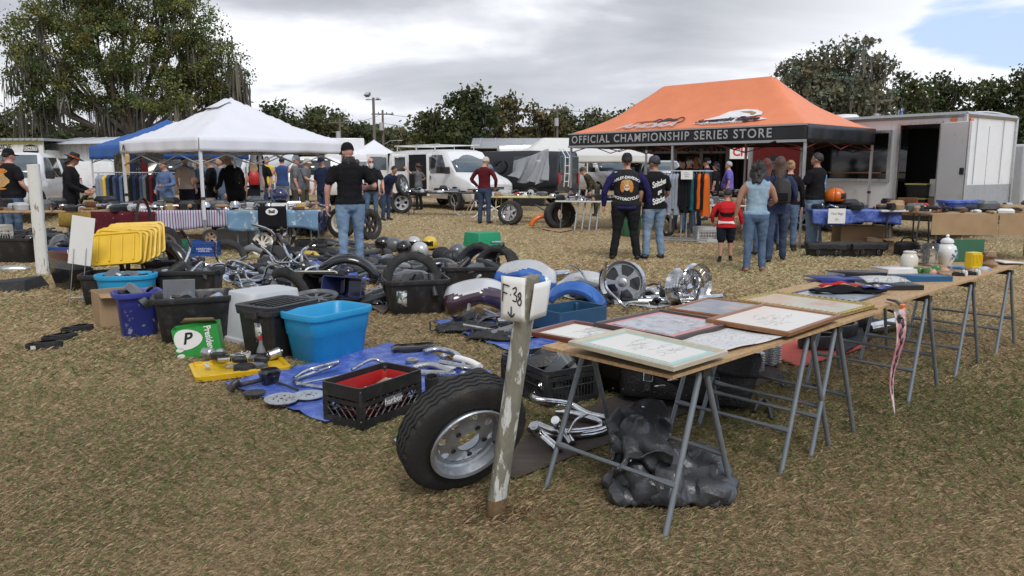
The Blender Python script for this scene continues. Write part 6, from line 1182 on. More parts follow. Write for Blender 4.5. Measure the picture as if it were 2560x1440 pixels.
mat('ceramic_cream',(.60,.57,.49),.3,coat=.4,var=.06); mat('ceramic_white',(.70,.71,.70),.2,coat=.6,var=.03); mat('floral',(.08,.20,.30),.3,coat=.4,var=.5); mat('green_glass',(.28,.62,.22),.06,trans=.7,var=.15); mat('yellow_plastic',(.72,.50,.01),.35,var=.06); mat('green_board',(.03,.12,.065),.6,var=.1); mat('box_print_blue',(.10,.25,.48),.4,var=.4,vs=12,col2=(.6,.62,.66),c2=.56,c2w=.05,c2s=14); mat('brown_mix',(.26,.15,.08),.5,var=.5,vs=14,col2=(.55,.45,.32),c2=.6,c2w=.06,c2s=16)
def pot(label,px,py,prof,m,name,cat,n=28,solid=.004,cap=False,z=Z0):
 mb=MB(); mb.lathe(prof,n,cap=cap); return solo(mb,name,m,label,cat,G(px,py,z),solid=solid)
pot('squat cream stoneware jar with small green leaf',2271,676,[(.001,.002),(.045,.002),(.056,.02),(.062,.06),(.060,.10),(.046,.125),(.040,.130),(.044,.140),(.044,.146),(.03,.15),(.001,.152)],'ceramic_cream','stoneware_jar','jar')
t=thing('ginger_jar','white lidded ginger jar painted with blue flowers','jar',G(2363,664,Z0),s=.84); mb=MB(); mb.lathe([(.001,.002),(.05,.002),(.055,.02),(.088,.09),(.095,.14),(.08,.19),(.05,.212),(.046,.225)],32); mb.build('body','ceramic_white',t); mb=MB(); mb.lathe([(.058,.222),(.060,.234),(.05,.255),(.02,.268),(.010,.275),(.018,.288),(.010,.302),(.001,.305)],28); mb.build('lid','ceramic_white',t)
mb=MB()
for q in range(14):a=R(-62+random.uniform(-24,30)); z=.11+random.uniform(-.035,.05); mb.ball((.096*math.cos(a)*.98,.096*math.sin(a)*.98,z),(.010,.006,.010),6)
q=mb.build('painted_flowers','floral',t); q['kind']='stuff'
pot('straight clear glass vase in front of the ginger jar',2322,668,[(.062,.19),(.058,.10),(.05,.003),(.001,.003)],'clear_glass','glass_vase','vase')
pot('wide clear glass bowl behind the cream jar',2300,662,[(.06,.12),(.066,.08),(.06,.02),(.03,.004),(.001,.004)],'clear_glass','glass_bowl','bowl')
for i,(x,y)in enumerate(((2296,687),(2322,690),(2340,684))):pot(('green','middle green','far green')[i]+' pressed glass candle cup beside the white binder' if i else 'green pressed glass candle cup touching the cream jar',x,y,[(.034,.058),(.030,.03),(.024,.003),(.001,.004)],'green_glass','glass_cup','cup',n=14)
mb=MB(); mb.box((0,0,.10),(.30,.02,.20)); solo(mb,'display_board','green_board','dark green board standing behind the yellow canister','board',G(2412,658,Z0),TA+R(-40),bevel=.003)
t=thing('yellow_canister','bright yellow plastic canister on the puzzle box','canister',G(2431,672,Z0+.032),R(20)); mb=MB(); mb.loft([rrect(.10,.075,.015,z)for z in(.012,.02,.115,.125)]); mb.build('body','yellow_plastic',t); mb=MB(); mb.loft([rrect(.085,.06,.012,z)for z in(.0,.014)]); mb.build('base','ceramic_cream',t)
for q in range(7):mb=MB(); mb.box((-.042+.014*q,-.039,.07),(.006,.006,.08)); mb.build('rib','yellow_plastic',t)
mb=MB(); mb.box((0,0,.015),(.27,.12,.03)); solo(mb,'puzzle_box','box_print_blue','blue and white printed box under the yellow canister','box',G(2422,676,Z0),TA+R(-62),bevel=.002)
mb=MB(); mb.lathe([(.001,.0),(.05,.01),(.058,.04),(.03,.065),(.026,.075),(.04,.10),(.03,.135),(.001,.15)],18); solo(mb,'figurine','brown_mix','brown ceramic figurine at the end of the puzzle box','figurine',G(2474,672,Z0))
mb=MB(); mb.grid(lambda u,v:(-.14+.28*u,-.10+.20*v,.022*(1-u)+.01+.006*math.sin(3*u+2*v)),8,6); solo(mb,'magazine','page','white magazine lying at the end of the trestle table','magazine',G(2520,662,Z0),TA+R(-30),solid=.012)
mb=MB(); mb.box((0,0,.05),(.09,.06,.10)); solo(mb,'small_carton','brown_mix','small printed carton behind the brown figurine','box',G(2470,660,Z0),R(15),bevel=.002)
for i,(x,y)in enumerate(((2368,692),(2400,690))):
 t=thing('doll',('bald doll in patterned shirt lying with soles out','doll in striped clothes lying beside the bald doll')[i],'doll',G(x,y,Z0),TA+R(-55)); mb=MB(); mb.ball((-.10,0,.028),(.030,.026,.028),12); mb.build('head','skin_pink',t)
 mb=MB(); mb.loft([[(x_,w_*math.cos(a),.024+h_*math.sin(a))for a in[2*math.pi*j/10 for j in range(10)]]for x_,w_,h_ in((-.075,.02,.015),(-.06,.036,.022),(0,.034,.022),(.03,.03,.02))]); mb.build('torso','brown_mix',t)
 for s in(-1,1):
  mb=MB(); mb.tube([(.02,s*.016,.022),(.10,s*.022,.022)],[.017,.012],8); l_=mb.build('leg','paisley',t); mb=MB(); mb.ball((.115,s*.024,.028),(.012,.016,.027),8); mb.build('shoe','ceramic_white',l_); mb=MB(); mb.tube([(-.05,s*.035,.024),(.01,s*.06,.016)],[.011,.008],7); mb.build('arm','brown_mix',t)
t=thing('spring_clamp','black and orange spring clamp biting the table edge','clamp',tab(2.15,-.02),TA); mb=MB(); mb.tube([(-.05,-.05,.02),(.0,.0,.035),(.06,.07,.03)],[.012,.014,.010],6,flat=.6); mb.tube([(-.05,-.05,-.05),(.0,.0,-.03),(.05,.06,-.03)],[.012,.014,.010],6,flat=.6); mb.build('jaw','black_plastic',t); mb=MB(); mb.box((-.055,-.055,.02),(.05,.02,.02)); mb.build('tip','orange_light',t)
mat('pennant_pink',(.55,.22,.25),.7,var=.2,col2=(.62,.56,.54),c2=.52,c2w=.04,c2s=9); mat('pennant_ink',(.06,.04,.05),.7,var=.3)
t=thing('pennant','long pink pointed pennant with dark print hanging from the table edge','pennant',tab(2.12,-.03),TA); PD=Vector((.035,.0,-1)).normalized()
def pen(u,v,d=0.):w=.17*(1-v*.96)+.003; return(-.06+u*w+.10*v,-.012-.018*math.sin(v*7)-d,-.01-.62*v)
mb=MB(); mb.grid(pen,8,30); mb.build('cloth','pennant_pink',t,solid=.002)
for i,(u0,v0)in enumerate(((.3,.08),(.62,.13),(.35,.22),(.6,.3),(.4,.38),(.55,.46),(.45,.54),(.5,.62),(.5,.70),(.5,.77))):
 mb=MB(); k=.16*(1-v0*.3); rgn=random.Random(i); pts=[pen(u0+k*1.4*math.cos(a)*rgn.uniform(.4,1.2),v0+.05*math.sin(a)*rgn.uniform(.5,1.2),.004)for a in[2*math.pi*j/9 for j in range(9)]]; mb.add(pts,[tuple(range(9))]); mb.build('print','pennant_ink',t,solid=.001)
 # ---------------------------------------------------------------- the crumpled grey tarp under the table
mat('tarp_grey',(.075,.079,.086),.36,.25,var=.25,vs=5,bump=.5,bs=14,rv=.12)
def drape(n,size,cores,ctr,seed,steps=60,gather=.30,tilt=0.):
 """a sheet falling over rounded cores and bunching on the ground (position based)"""
 rr_=np.random.default_rng(seed); g_=np.linspace(-.5,.5,n)*size; X=np.stack(np.meshgrid(g_,g_),-1); P_=np.zeros((n,n,3)); P_[...,0]=X[...,0]*.72+ctr[0]; P_[...,1]=X[...,1]*.72+ctr[1]
 P_[...,2]=.46+.16*vnoise(X[...,0]*13,X[...,1]*13,seed)+.06*vnoise(X[...,0]*30,X[...,1]*30,seed+1)+tilt*X[...,0]; V_=np.zeros_like(P_); d=size/(n-1); fam=[(0,1,1),(1,0,1),(1,1,2**.5),(1,-1,2**.5),(0,2,2),(2,0,2)]
 for s in range(steps):
  V_[...,2]-=.0016; r_=np.hypot(P_[...,0]-ctr[0],P_[...,1]-ctr[1])+1e-6; out=np.clip(r_-gather,0,.2)*.012*(P_[...,2]<.16)
  V_[...,0]-=(P_[...,0]-ctr[0])/r_*out; V_[...,1]-=(P_[...,1]-ctr[1])/r_*out*1.2; V_*=.96; Q=P_+V_; hit=np.zeros((n,n),bool)
  for it in range(6):
   for di,dj,k in fam:
    for par in(0,1):
     a=Q[max(0,0):n-di,(0 if dj>=0 else-dj):(n-dj if dj>=0 else n)]; b=Q[di:,(dj if dj>=0 else 0):(n if dj>=0 else n+dj)]
     sl=(slice(par,None,2),slice(None))if di else(slice(None),slice(par,None,2))
     if k==2:sl=(slice(par*2,None,4),slice(None))if di else(slice(None),slice(par*2,None,4))
     e=b[sl]-a[sl]; L_=np.linalg.norm(e,axis=-1,keepdims=True)+1e-9; st=1. if k<2 else .10; c=e*(1-d*k/L_)*.5*st
     if k==2:c=np.where(L_<d*k*.9,c*1.,0)
     a[sl]+=c; b[sl]-=c
   for cx,cy,cz,rx,ry,rz in cores:
    e=(Q-np.array([cx,cy,cz]))/np.array([rx,ry,rz]); L_=np.linalg.norm(e,axis=-1,keepdims=True); hit|=L_[...,0]<1; Q=np.where(L_<1,np.array([cx,cy,cz])+e/np.maximum(L_,1e-3)*np.array([rx,ry,rz]),Q)
   Q[...,2]=np.maximum(Q[...,2],.006+.004*rr_.random((n,n)))
  V_=Q-P_; low=Q[...,2]<.02; V_[low]*=.6; V_[hit]*=.12; P_=Q
 N_=np.cross(np.gradient(P_,axis=1),np.gradient(P_,axis=0)); N_/=np.linalg.norm(N_,axis=-1,keepdims=True)+1e-9; h_=np.zeros((n,n)); wx=X[...,0]+.03*vnoise(X[...,0]*7,X[...,1]*7,seed+5); wy=X[...,1]+.03*vnoise(X[...,0]*6,X[...,1]*8,seed+6)
 for k in range(12):a=rr_.uniform(0,3.14); p=rr_.uniform(.10,.40)if k<9 else rr_.uniform(.06,.10); t_=(wx*np.cos(a)+wy*np.sin(a))/p+rr_.uniform(0,1); h_+=(np.abs(t_%1-.5)-.25)*p*(.46 if k<9 else .28)*np.clip(.5+vnoise(wx*5,wy*5,seed+20+k)*1.6,0,1)
 P_=P_-N_*h_[...,None]*np.clip(P_[...,2:3]*9,.15,1); P_[...,2]=np.maximum(P_[...,2],.004); return P_
def tarp_heap():
 c=G(1664,1246); root=thing('crumpled_tarp','crumpled silver grey poly tarp heaped under the table','tarp',(c.x,c.y+.05,0)); excl((c.x+.02,c.y+.05),.52,.34,.1)
 rq=random.Random(4); cores=[(-.12,.03,.20,.07,.07,.17),(.0,.02,.12,.13,.10,.15),(.14,.0,.08,.12,.11,.11)]+[(rq.uniform(-.2,.24),rq.uniform(-.12,.12),rq.uniform(.02,.16),rq.uniform(.05,.08),rq.uniform(.05,.08),rq.uniform(.04,.09))for _ in range(12)]
 for nm,n,sz,ct,sd,ga,ti in(('bundle',90,1.08,(.03,0),3,.24,.0),('fold_over',56,.8,(-.04,.0),8,.16,.25)):
  Pm=drape(n,sz,cores,ct,sd,gather=ga,tilt=ti); mb=MB(); mb.add(Pm.reshape(-1,3).tolist(),[(j*n+i,j*n+i+1,(j+1)*n+i+1,(j+1)*n+i)for j in range(n-1)for i in range(n-1)if max(Pm[j,i,2],Pm[j+1,i+1,2],Pm[j,i+1,2],Pm[j+1,i,2])>.062]); o=mb.build(nm,'tarp_grey',root,solid=.003,ang_=30)
  Pm[...,2]-=.03; o.location.z=-.03
  for u,v in((n//2,n//2),)if nm=='fold_over' else():
   q=Vector(Pm[v,u]); e=(Vector(Pm[v,u+1])-q).normalized(); f_=(Vector(Pm[v+1,u])-q).normalized(); mb=MB(); T=face_T(q,e,f_); mb.T=T@TR(0,0,.003); mb.lathe([(.006,-.006),(.008,.004),(.013,.005),(.014,-.006)],14); mb.T=I4; mb.build('eyelet','chrome',o)
 def flap(p0,p1,h,bend,seed,lean):
  p0,p1=Vector(p0),Vector(p1); sd=(p1-p0); nrm=Vector((sd.y,-sd.x,0)).normalized()
  def f(u,v):p=p0.lerp(p1,u); t_=sum((abs((u*a+v*b+c)%1-.5)-.25)*d for a,b,c,d in((2.3,.8,.1,.09),(1.1,-1.9,.4,.07),(3.1,2.2,.7,.05))); return tuple(p+Vector((0,0,h*v*(.72+.28*math.sin(math.pi*(u*.8+.1)))))+nrm*(bend*math.sin(math.pi*v)*.6+t_+lean*v*v))
  mb=MB(); mb.grid(f,30,22); o=mb.build('hem_flap','tarp_grey',root,solid=.003,ang_=25)
  for u in((.62,)if seed==1 else(.3,)):q=Vector(f(u,.84)); mb=MB(); mb.T=face_T(q+nrm*.004,Vector(f(u+.02,.84))-q,Vector(f(u,.9))-q); mb.lathe([(.006,-.006),(.008,.004),(.013,.005),(.014,-.006)],14); mb.T=I4; mb.build('eyelet','chrome',o)
 flap((-.24,.05,.12),(.04,.10,.20),.22,.08,1,-.10); flap((-.25,-.13,.03),(.0,-.15,.10),.20,-.06,4,.05)
tarp_heap()
# ================================================================ the parts laid out on the grass
def rzp(a,b):return ang(G(*a),G(*b))
A56=R(56)
def box_of(L,W_,H,z=0):mb=MB(); mb.box((0,0,z+H/2),(L,W_,H)); return mb
BL='black_plastic'
tote('sky blue open plastic tub with scuffed sides beside the lidded black tote',G(822,893),.60,.40,.39,A56,'tub_blue',.80,.07,step=.55)
tote('black lidded tote with label beside the sky blue tub',G(700,884),.50,.38,.40,R(60),BL,.86,.05,lid=BL,ribs=2,sticker=(-.04,.22,.07,.15,'x'))
tote('upturned translucent white bin under the chrome handlebars',G(665,846),.56,.44,.43,R(50),'tub_white',.86,.07,rot=(math.pi,0,R(50)),lift=.43); excl(G(665,846),.56,.44,R(50))
tote('large open black tote with slate coloured panel inside',G(492,848),.62,.44,.40,R(24),BL,.84,.06,ribs=3)
mb=box_of(.26,.012,.30); solo(mb,'slate_plate','paint_grey','slate grey metal panel leaning inside the large black tote','panel',G(470,848)+Vector((-.06,.0,.22)),rot=(R(-14),0,R(12)),bevel=.006)
tote('purple blue wastebasket spotted with paint',G(350,838),.36,.30,.40,R(35),'tub_purple',.74,.07,name='wastebasket',cat='bin',step=.86)
carton('brown cardboard box beside the purple wastebasket',G(287,812),.30,.30,.33,R(40),open_=True)
tote('low oval sky blue tub holding black belts',G(322,768),.58,.38,.36,R(10),'tub_blue',.85,.18)
tote('long black tote behind the slate panel tote',G(478,752),.66,.40,.36,R(4),BL,.86,.06,ribs=3); tote('black tote filled with chrome bars farther from the slate panel',G(440,716),.62,.42,.34,R(6),BL,.86,.06,ribs=3)
tote('black tote with yellow latch holding the yellow lids',G(300,756),.66,.46,.34,R(12),BL,.88,.05,ribs=2)
for i in range(7):
 mb=MB(); mb.loft([rrect(.54,.38,.05,0),rrect(.54,.38,.05,.028),rrect(.50,.34,.04,.03),rrect(.48,.32,.04,.018)]); p=G(318,748); k=i*.065
 t=thing('tote_cover',('yellow tote lid at the front of the leaning row','second yellow tote lid of the leaning row','third yellow tote lid of the leaning row','fourth yellow tote lid of the leaning row','fifth yellow tote lid of the leaning row','sixth yellow tote lid of the leaning row','tallest yellow tote lid standing at the back of the row')[i],'lid',(p.x-.02+.02*i-(.05 if i>4 else 0),p.y-.10+k,.36+.22*(1+i*.06)),rot=(R(68+(i*37)%11-5),R((i*53)%9-4),R(8+i*2))); mb.build('plate','yellow_lid2',t)
 for q in range(4):mb=MB(); mb.box((-.19+.125*q,0,.026),(.018,.30,.016)); mb.build('rib','yellow_lid2',t)
def belt_loop(label,p,r,h,rz,w=.05,rot=(R(90),0,0)):mb=MB(); mb.loft([[(r*math.cos(a)*(.55 if math.sin(a)>0 else .5),(h*.5)*math.sin(a),s*w/2)for s in(-1,1)]+[((r-.012)*math.cos(a)*(.55 if math.sin(a)>0 else .5),(h*.5-.012)*math.sin(a),s*w/2)for s in(1,-1)]for a in[2*math.pi*j/36 for j in range(36)]],wrap=True); return solo(mb,'drive_belt','rubber',label,'belt',p,rot=(R(90),0,rz))
for i,(x,y,r,h)in enumerate(((337,745,.22,.62),(372,722,.20,.95),(318,735,.24,.42))):p=G(x,y); belt_loop(('toothed black drive belt standing up from the oval blue tub','tallest black drive belt loop above the yellow lids','short black drive belt loop in the oval blue tub')[i],(p.x,p.y,.16+h/2),r,h,R(20+40*i))
fender('long black rubber fender draped over the yellow lids',G(352,735)+Vector((0,.1,.36)),(0,0,R(12)),.36,.12,5,175,'rubber'); fender('brown black fender arched at the end of the yellow lids',G(392,735)+Vector((.08,.1,.25)),(0,0,R(-20)),.34,.16,0,150,'black_gloss')
fender('grey inner fender lying across the yellow lids',G(330,728)+Vector((0,.2,.42)),(R(12),0,R(8)),.30,.16,20,165,'mid_grey')
wheel('thin motorcycle wheel standing behind the yellow lids',G(412,668)+Vector((0,0,.30)),(R(88),R(-10),R(62)),.31,.10,rim='worn_metal',spokes=9,frac=.25)
def hardcase(label,p,rz,z,m,s=1.,rot=None):mb=MB(); mb.loft([rrect(.34*s,.20*s,.03,0),rrect(.50*s,.235*s,.04,.16*s),rrect(.56*s,.25*s,.04,.24*s),rrect(.53*s,.22*s,.03,.24*s),rrect(.34*s,.17*s,.03,.02)]); return solo(mb,'hard_saddlebag',m,label,'case',(p[0],p[1],z),rz,rot=rot)
p=G(182,722); excl(p,.5,.3,R(-30)); hardcase('black hard saddlebag shell at the bottom of the stack',p,R(-36),0,'black_gloss',1.1); hardcase('dark grey hard saddlebag shell in the middle of the stack',p,R(-36),.10,'paint_grey',1.1); hardcase('maroon hard saddlebag shell on top of the stack',p,R(-36),.19,'maroon_gloss',1.1)
tote('deep black bin of wiring behind the white post',G(55,655),.72,.5,.40,R(-8),BL,.86,.06,ribs=3); tote('upright blue bin holding cables beside the white post',G(165,672),.50,.40,.34,R(-10),'crate_blue',.82,.06); tote('grey box bin under the swap table',G(215,588),.62,.42,.30,R(3),'mid_grey',.95,.03); tote('green tub of brackets behind the white sign',G(205,625),.62,.42,.30,R(-4),'box_green',.86,.05,ribs=2)
for i in range(2):crate(('cream plastic crate at the bottom of the pair by the white post','cream plastic crate stacked on the other one')[i],G(-8,652),.40,.35,.28,R(-6),'ceramic_cream',lift=.001+.285*i,diag=False,name='plastic_crate')
t=thing('yard_sign','blank white yard sign on a wire stake','sign',G(205,766),R(14)); mb=MB(); mb.T=TR(.05,.0,.70,R(6),R(11),0); mb.box((0,0,0),(.22,.008,.52)); mb.build('panel','paper',t)
for s in(-1,1):mb=MB(); mb.tube([(s*.06-.06,0,0),(s*.06+.03,0,.62)],.004,5); mb.build('stake_wire','galvanised',t)
mb=MB(); mb.tube([(-.10,0,.10),(.02,0,.10)],.004,5); mb.build('stake_wire','galvanised',t)
mb=MB(); mb.hexa([(-.42,-.22,0),(.42,-.25,0),(.36,.25,0),(-.4,.25,0),(-.40,-.2,.05),(.30,-.1,.12),(.30,.2,.14),(-.38,.2,.06)]); p=G(22,722); excl(p,.75,.4,0); solo(mb,'folding_case','black_matte','flat black folding case lying open on the grass','case',(p.x,p.y,.006),R(-8),bevel=.012)
mb=MB(); mb.loft([[(x*k,y*k*.6,z)for x,y in oval(.22,.14,16,.1)]for k,z in((1,0),(1.02,.03),(.8,.06),(.4,.075),(.1,.078))]); solo(mb,'engine_cover','aluminium','polished silver engine cover lying by the white post','engine cover',G(35,676),.3)
for i,(x,y)in enumerate(((112,872),(150,852),(194,830))):
 p=G(x,y); t=thing('coiled_belt',('coiled black belt with cloth tag on the grass','middle coiled black belt of the three on the grass','coiled black belt nearest the cardboard box')[i],'belt',p,R(20+15*i)); mb=MB(); mb.lathe([(.10,0),(.135,.0),(.137,.05),(.125,.052),(.12,.02),(.105,.045),(.10,.0)],30); mb.v=[(x_*1.0,y_*.62,z_+.012*x_*8*(1 if i else .5)*.2)for x_,y_,z_ in mb.v]; mb.build('strap','black_matte',t); mb=MB(); mb.lathe([(.07,0),(.095,.0),(.097,.045),(.07,.05)],26); mb.v=[(x_+.02,y_*.6,z_+.012)for x_,y_,z_ in mb.v]; mb.build('inner_coil','black_matte',t); excl(p,.2,.12,0)
 if i==0:mb=MB(); mb.box((-.06,-.077,.03),(.045,.004,.03)); mb.build('tag','ceramic_cream',t)
t=thing('beer_carton','torn green and white beer carton reading Presidente','box',G(505,888),R(14),s=.95); excl(G(505,888),.34,.2,R(14)); mb=MB(); mb.T=TR(0,0,.01,0,R(-7),0); mb.loft([rrect(.35,.20,.008,0),rrect(.36,.20,.008,.25),rrect(.352,.192,.006,.25),rrect(.34,.19,.006,.02)]); mb.build('body',mat('carton_green',(.03,.30,.055),.4,var=.2,vs=9),t)
FT=TR(0,0,.01,0,R(-7),0)@face_T((0,-.102,.13),(1,0,0),(0,0,1)); mb=MB(); mb.T=FT; mb.prism([(-.17+(.085+.03*math.cos(a))*(1+math.cos(a))*.95,.03+.085*math.sin(a))for a in[2*math.pi*j/20 for j in range(20)]],0,.003); mb.build('badge','paper',t)
lettering('P',.13,'ink',t,FT@TR(-.075,.035,.005),shear=.3,bold=.003); lettering('Presidente',.075,'white_print',t,FT@TR(.095,0,.004,0,0,R(-90)),bold=.002,sx=.74)
for q in(-.06,-.02):mb=MB(); mb.T=FT; mb.prism([(-.14+.030*math.cos(a),-.075+(q+.04)*1.3+.018*math.sin(a))for a in[2*math.pi*j/12 for j in range(12)]],0,.003); mb.build('badge','paper',t)
mb=MB(); mb.quad((-.17,.10,.26),(.12,.10,.25),(.10,.02,.31),(-.12,.04,.31)); mb.build('torn_flap','cardboard',t,solid=.003)
p=G(600,928); LT=p; excl(p,.62,.42,R(30)); t=thing('tote_cover','yellow tote lid used as a tray for engine bits','lid',(p.x,p.y,.012),R(28)); mb=MB(); mb.loft([rrect(.64,.44,.04,0),rrect(.65,.45,.04,.035),rrect(.60,.40,.03,.038),rrect(.58,.38,.03,.014)]); mb.build('plate','yellow_lid2',t)
for s in(-1,1):
 for q in range(6):mb=MB(); mb.box((-.26+.105*q,s*.205,.036),(.05,.02,.012)); mb.build('notch','yellow_lid2',t)
for i,(x,y,rx,rz_)in enumerate(((522,906,90,60),(552,908,82,20),(688,908,75,120))):mb=MB(); mb.lathe([(.001,-.05),(.030,-.05),(.038,-.04),(.038,.04),(.030,.05),(.012,.052),(.012,.06),(.001,.06)],18); solo(mb,'starter_motor','aluminium',('grey starter motor lying at the edge of the yellow tray','ribbed starter motor beside the bolt cup','clear topped solenoid beside the red capped bottle')[i],'starter motor',G(x,y)+Vector((0,0,.075)),rot=(R(rx),0,R(rz_)))
mb=MB(); mb.lathe([(.001,.045),(.06,.045),(.072,.04),(.075,0),(.06,0),(.001,0)],24); solo(mb,'air_filter','black_matte','round black air filter on the yellow tray','filter',G(612,938)+Vector((0,0,.035)))
mb=MB(); mb.lathe([(.052,.045),(.05,0),(.001,0)],20); solo(mb,'bolt_cup','tub_white','clear plastic cup of rusty bolts','cup',G(610,905)+Vector((0,0,.03)),solid=.003)
for q in range(14):mb=MB(); mb.tube([(0,0,0),(.03,0,.006)],.004,5); solo(mb,'rusty_bolt','rust','rusty bolt heaped in the clear plastic cup','bolt',G(610,905)+Vector((random.uniform(-.025,.025),random.uniform(-.025,.025),.06+random.uniform(0,.02))),random.uniform(0,6),group='bolts in the plastic cup')
t=thing('oil_bottle','additive bottle with red cap and black label','bottle',G(655,918)+Vector((0,0,.03))); mb=MB(); mb.lathe([(.001,0),(.030,0),(.033,.01),(.033,.09),(.028,.11),(.014,.145),(.012,.18)],18); mb.build('body','mid_grey',t); mb=MB(); mb.lathe([(.0345,.015),(.0345,.085)],18); mb.build('label','ink',t); mb=MB(); mb.lathe([(.014,.175),(.014,.205),(.001,.206)],14); mb.build('cap','red_plastic',t)
cloth_px('blue_tarp','creased blue tarp spread in front of the sky blue tub','tarp',[(562,968),(812,1066),(1232,940),(975,866)],'tarp_blue',amp=.014,nu=40,nv=34)
def disc(label,px,py,r,m,hole=.25,z=.05,n=6,tilt=(0,0)):mb=MB(); mb.lathe([(r*hole,0),(r,0),(r,.006),(r*hole,.006),(r*hole,0)],36); [mb.tube([(r*.45*math.cos(6.28*q/n),r*.45*math.sin(6.28*q/n),.0065),(r*.45*math.cos(6.28*q/n),r*.45*math.sin(6.28*q/n),.008)],r*.045,8,mi=1)for q in range(n)]; return solo(mb,'brake_disc',[m,'ink'],label,'disc',G(px,py,z),rot=(tilt[0],tilt[1],.4))
disc('bright round brake disc on the blue tarp',772,988,.10,'paint_silver',.2); disc('chrome derby cover overlapping the brake disc',704,998,.105,'chrome',.10,.056,tilt=(R(4),0)); disc('small dark domed cover on the blue tarp',636,982,.07,'dark_steel',.02)
pipe('chrome crash bar bent in a long loop on the blue tarp',[G(735,945,.06),G(770,925,.07),G(845,905,.12),G(820,920,.06),G(735,955,.05),G(860,975,.05)],.013,name='crash_bar',cat='bar'); pipe('second chrome bar lying beside the crash bar',[G(880,925,.06),G(925,900,.10),G(955,905,.08),G(990,930,.05)],.013,name='crash_bar',cat='bar'); pipe('thin chrome rod lying across the crash bar',[G(740,962,.05),G(870,935,.06)],.008,name='chrome_rod',cat='rod')
pipe('black curved rubber intake hose at the end of the blue tarp',[G(1078,968,.06),G(1090,955,.08),G(1150,948,.06),G(1195,930,.08),G(1215,940,.06)],.032,'rubber','intake_hose','hose'); mb=MB(); mb.lathe([(.045,0),(.045,.10),(.038,.10),(.038,.01),(.001,.01)],20); solo(mb,'rubber_boot','rubber','open black rubber boot in front of the intake hose','boot',G(1080,975,.03),rot=(R(12),0,0))
pipe('heat blued chrome exhaust pipe on the blue tarp',[G(1060,880,.07),G(1095,873,.08),G(1140,885,.07),G(1160,910,.06),G(1150,925,.05)],.022,'chrome'); pipe('straight chrome fork tube on the blue tarp',[G(1100,905,.06),G(1200,925,.06)],.020,'chrome','fork_tube','tube'); pipe('dull silver swing arm on the blue tarp',[G(1035,918,.06),G(1080,912,.08),G(1130,930,.06)],.022,'aluminium','swing_arm','bracket'); pipe('white wrapped exhaust pipe on the blue tarp',[G(1140,895,.07),G(1175,905,.08),G(1200,918,.07)],.026,'paper')
mb=MB(); mb.loft([rrect(.34,.15,.05,0),rrect(.36,.16,.05,.03),rrect(.33,.13,.05,.045)]); solo(mb,'side_cover','black_gloss','glossy black side cover lying flat on the blue tarp','cover',G(1035,876,.03),R(18)); mb=MB(); mb.loft([rrect(.10,.07,.02,0),rrect(.14,.10,.03,.08),rrect(.11,.08,.03,.10)]); solo(mb,'coil_bracket','black_gloss','black bracket with blue lining at the tray corner','bracket',G(675,958,.03),.8)
pipe('rusty swing arm lying at the corner of the blue tarp',[G(575,975,.05),G(590,955,.10),G(600,962,.06),G(660,948,.06)],[.03,.022,.018,.014],'dark_steel','swing_arm','bracket'); pipe('bent black lever beside the coil bracket',[G(690,955,.05),G(720,965,.05),G(745,975,.04)],.008,'dark_steel','lever','lever')
CC=Vector((-.82,4.40,0)); mk=crate('black milk crate holding a red basket of small parts',CC,.52,.31,.255,A56,BL,band=.075,base=.065)
for sy in(-1,1):mb=MB(); mb.box((0,sy*.157,.13),(.14,.004,.05)); mb.build('name_panel','mid_grey',mk)
lettering('harbor',.05,'paper',mk,TR(0,-.161,.13,R(90)),sx=1.1)
rb=thing('wire_basket','red plastic basket of small parts inside the black milk crate','basket',(CC.x,CC.y,.03),A56); mb=MB(); mb.loft([rrect(.36,.20,.03,0),rrect(.46,.26,.03,.19),rrect(.48,.275,.03,.19),rrect(.48,.275,.03,.17)],cap=False); mb.build('wall','red_plastic',rb,solid=.005); mb=MB(); mb.box((0,0,.02),(.36,.2,.01)); mb.build('floor_panel','red_plastic',rb)
for i,(m,s)in enumerate((('paper',.03),('green_glass',.03),('ceramic_cream',.035),('light_grey',.03),('paper',.028),('mid_grey',.04),('paper',.03),('crate_blue',.03),('light_grey',.035),('cardboard',.04),('ceramic_cream',.03),('paper',.03))):x=-.17+.031*i; mb=MB(); mb.lathe([(.001,0),(s*.8,0),(s*.8,s*1.6),(s*.4,s*2),(.001,s*2.1)],8); solo(mb,'spray_nozzle',m,'small plastic nozzle or cap in the red basket','nozzle',CC+Vector((x*math.cos(A56)-.06*math.sin(i*2.3)*math.sin(A56),x*math.sin(A56)+.06*math.sin(i*2.3)*math.cos(A56),.13+.03*math.sin(i))),rot=(R(50*math.sin(i*1.7)),R(60*math.cos(i)),i),group='small parts in the red basket')
pipe('chrome pipe end poking out beneath the leaning trailer wheel',[G(985,1108,.03),G(1010,1098,.04),G(1060,1110,.04)],.022)
mat('carpet_strip',(.10,.082,.072),.95,var=.25,vs=8,bump=.5,bs=60,stretch=(1,8,1)); cloth_px('carpet_runner','ribbed grey brown carpet strip under the table','carpet',[(1170,1168),(1290,1204),(1975,940),(1800,872)],'carpet_strip',z=.014,amp=.006,nu=50,nv=12)
bk=crate('black slatted crate of clear plastic bags under the table corner',G(1372,985),.56,.40,.24,rzp((1228,950),(1402,1035)),BL,name='slatted_crate',diag=False,pitch=.024,band=.035,base=.05)
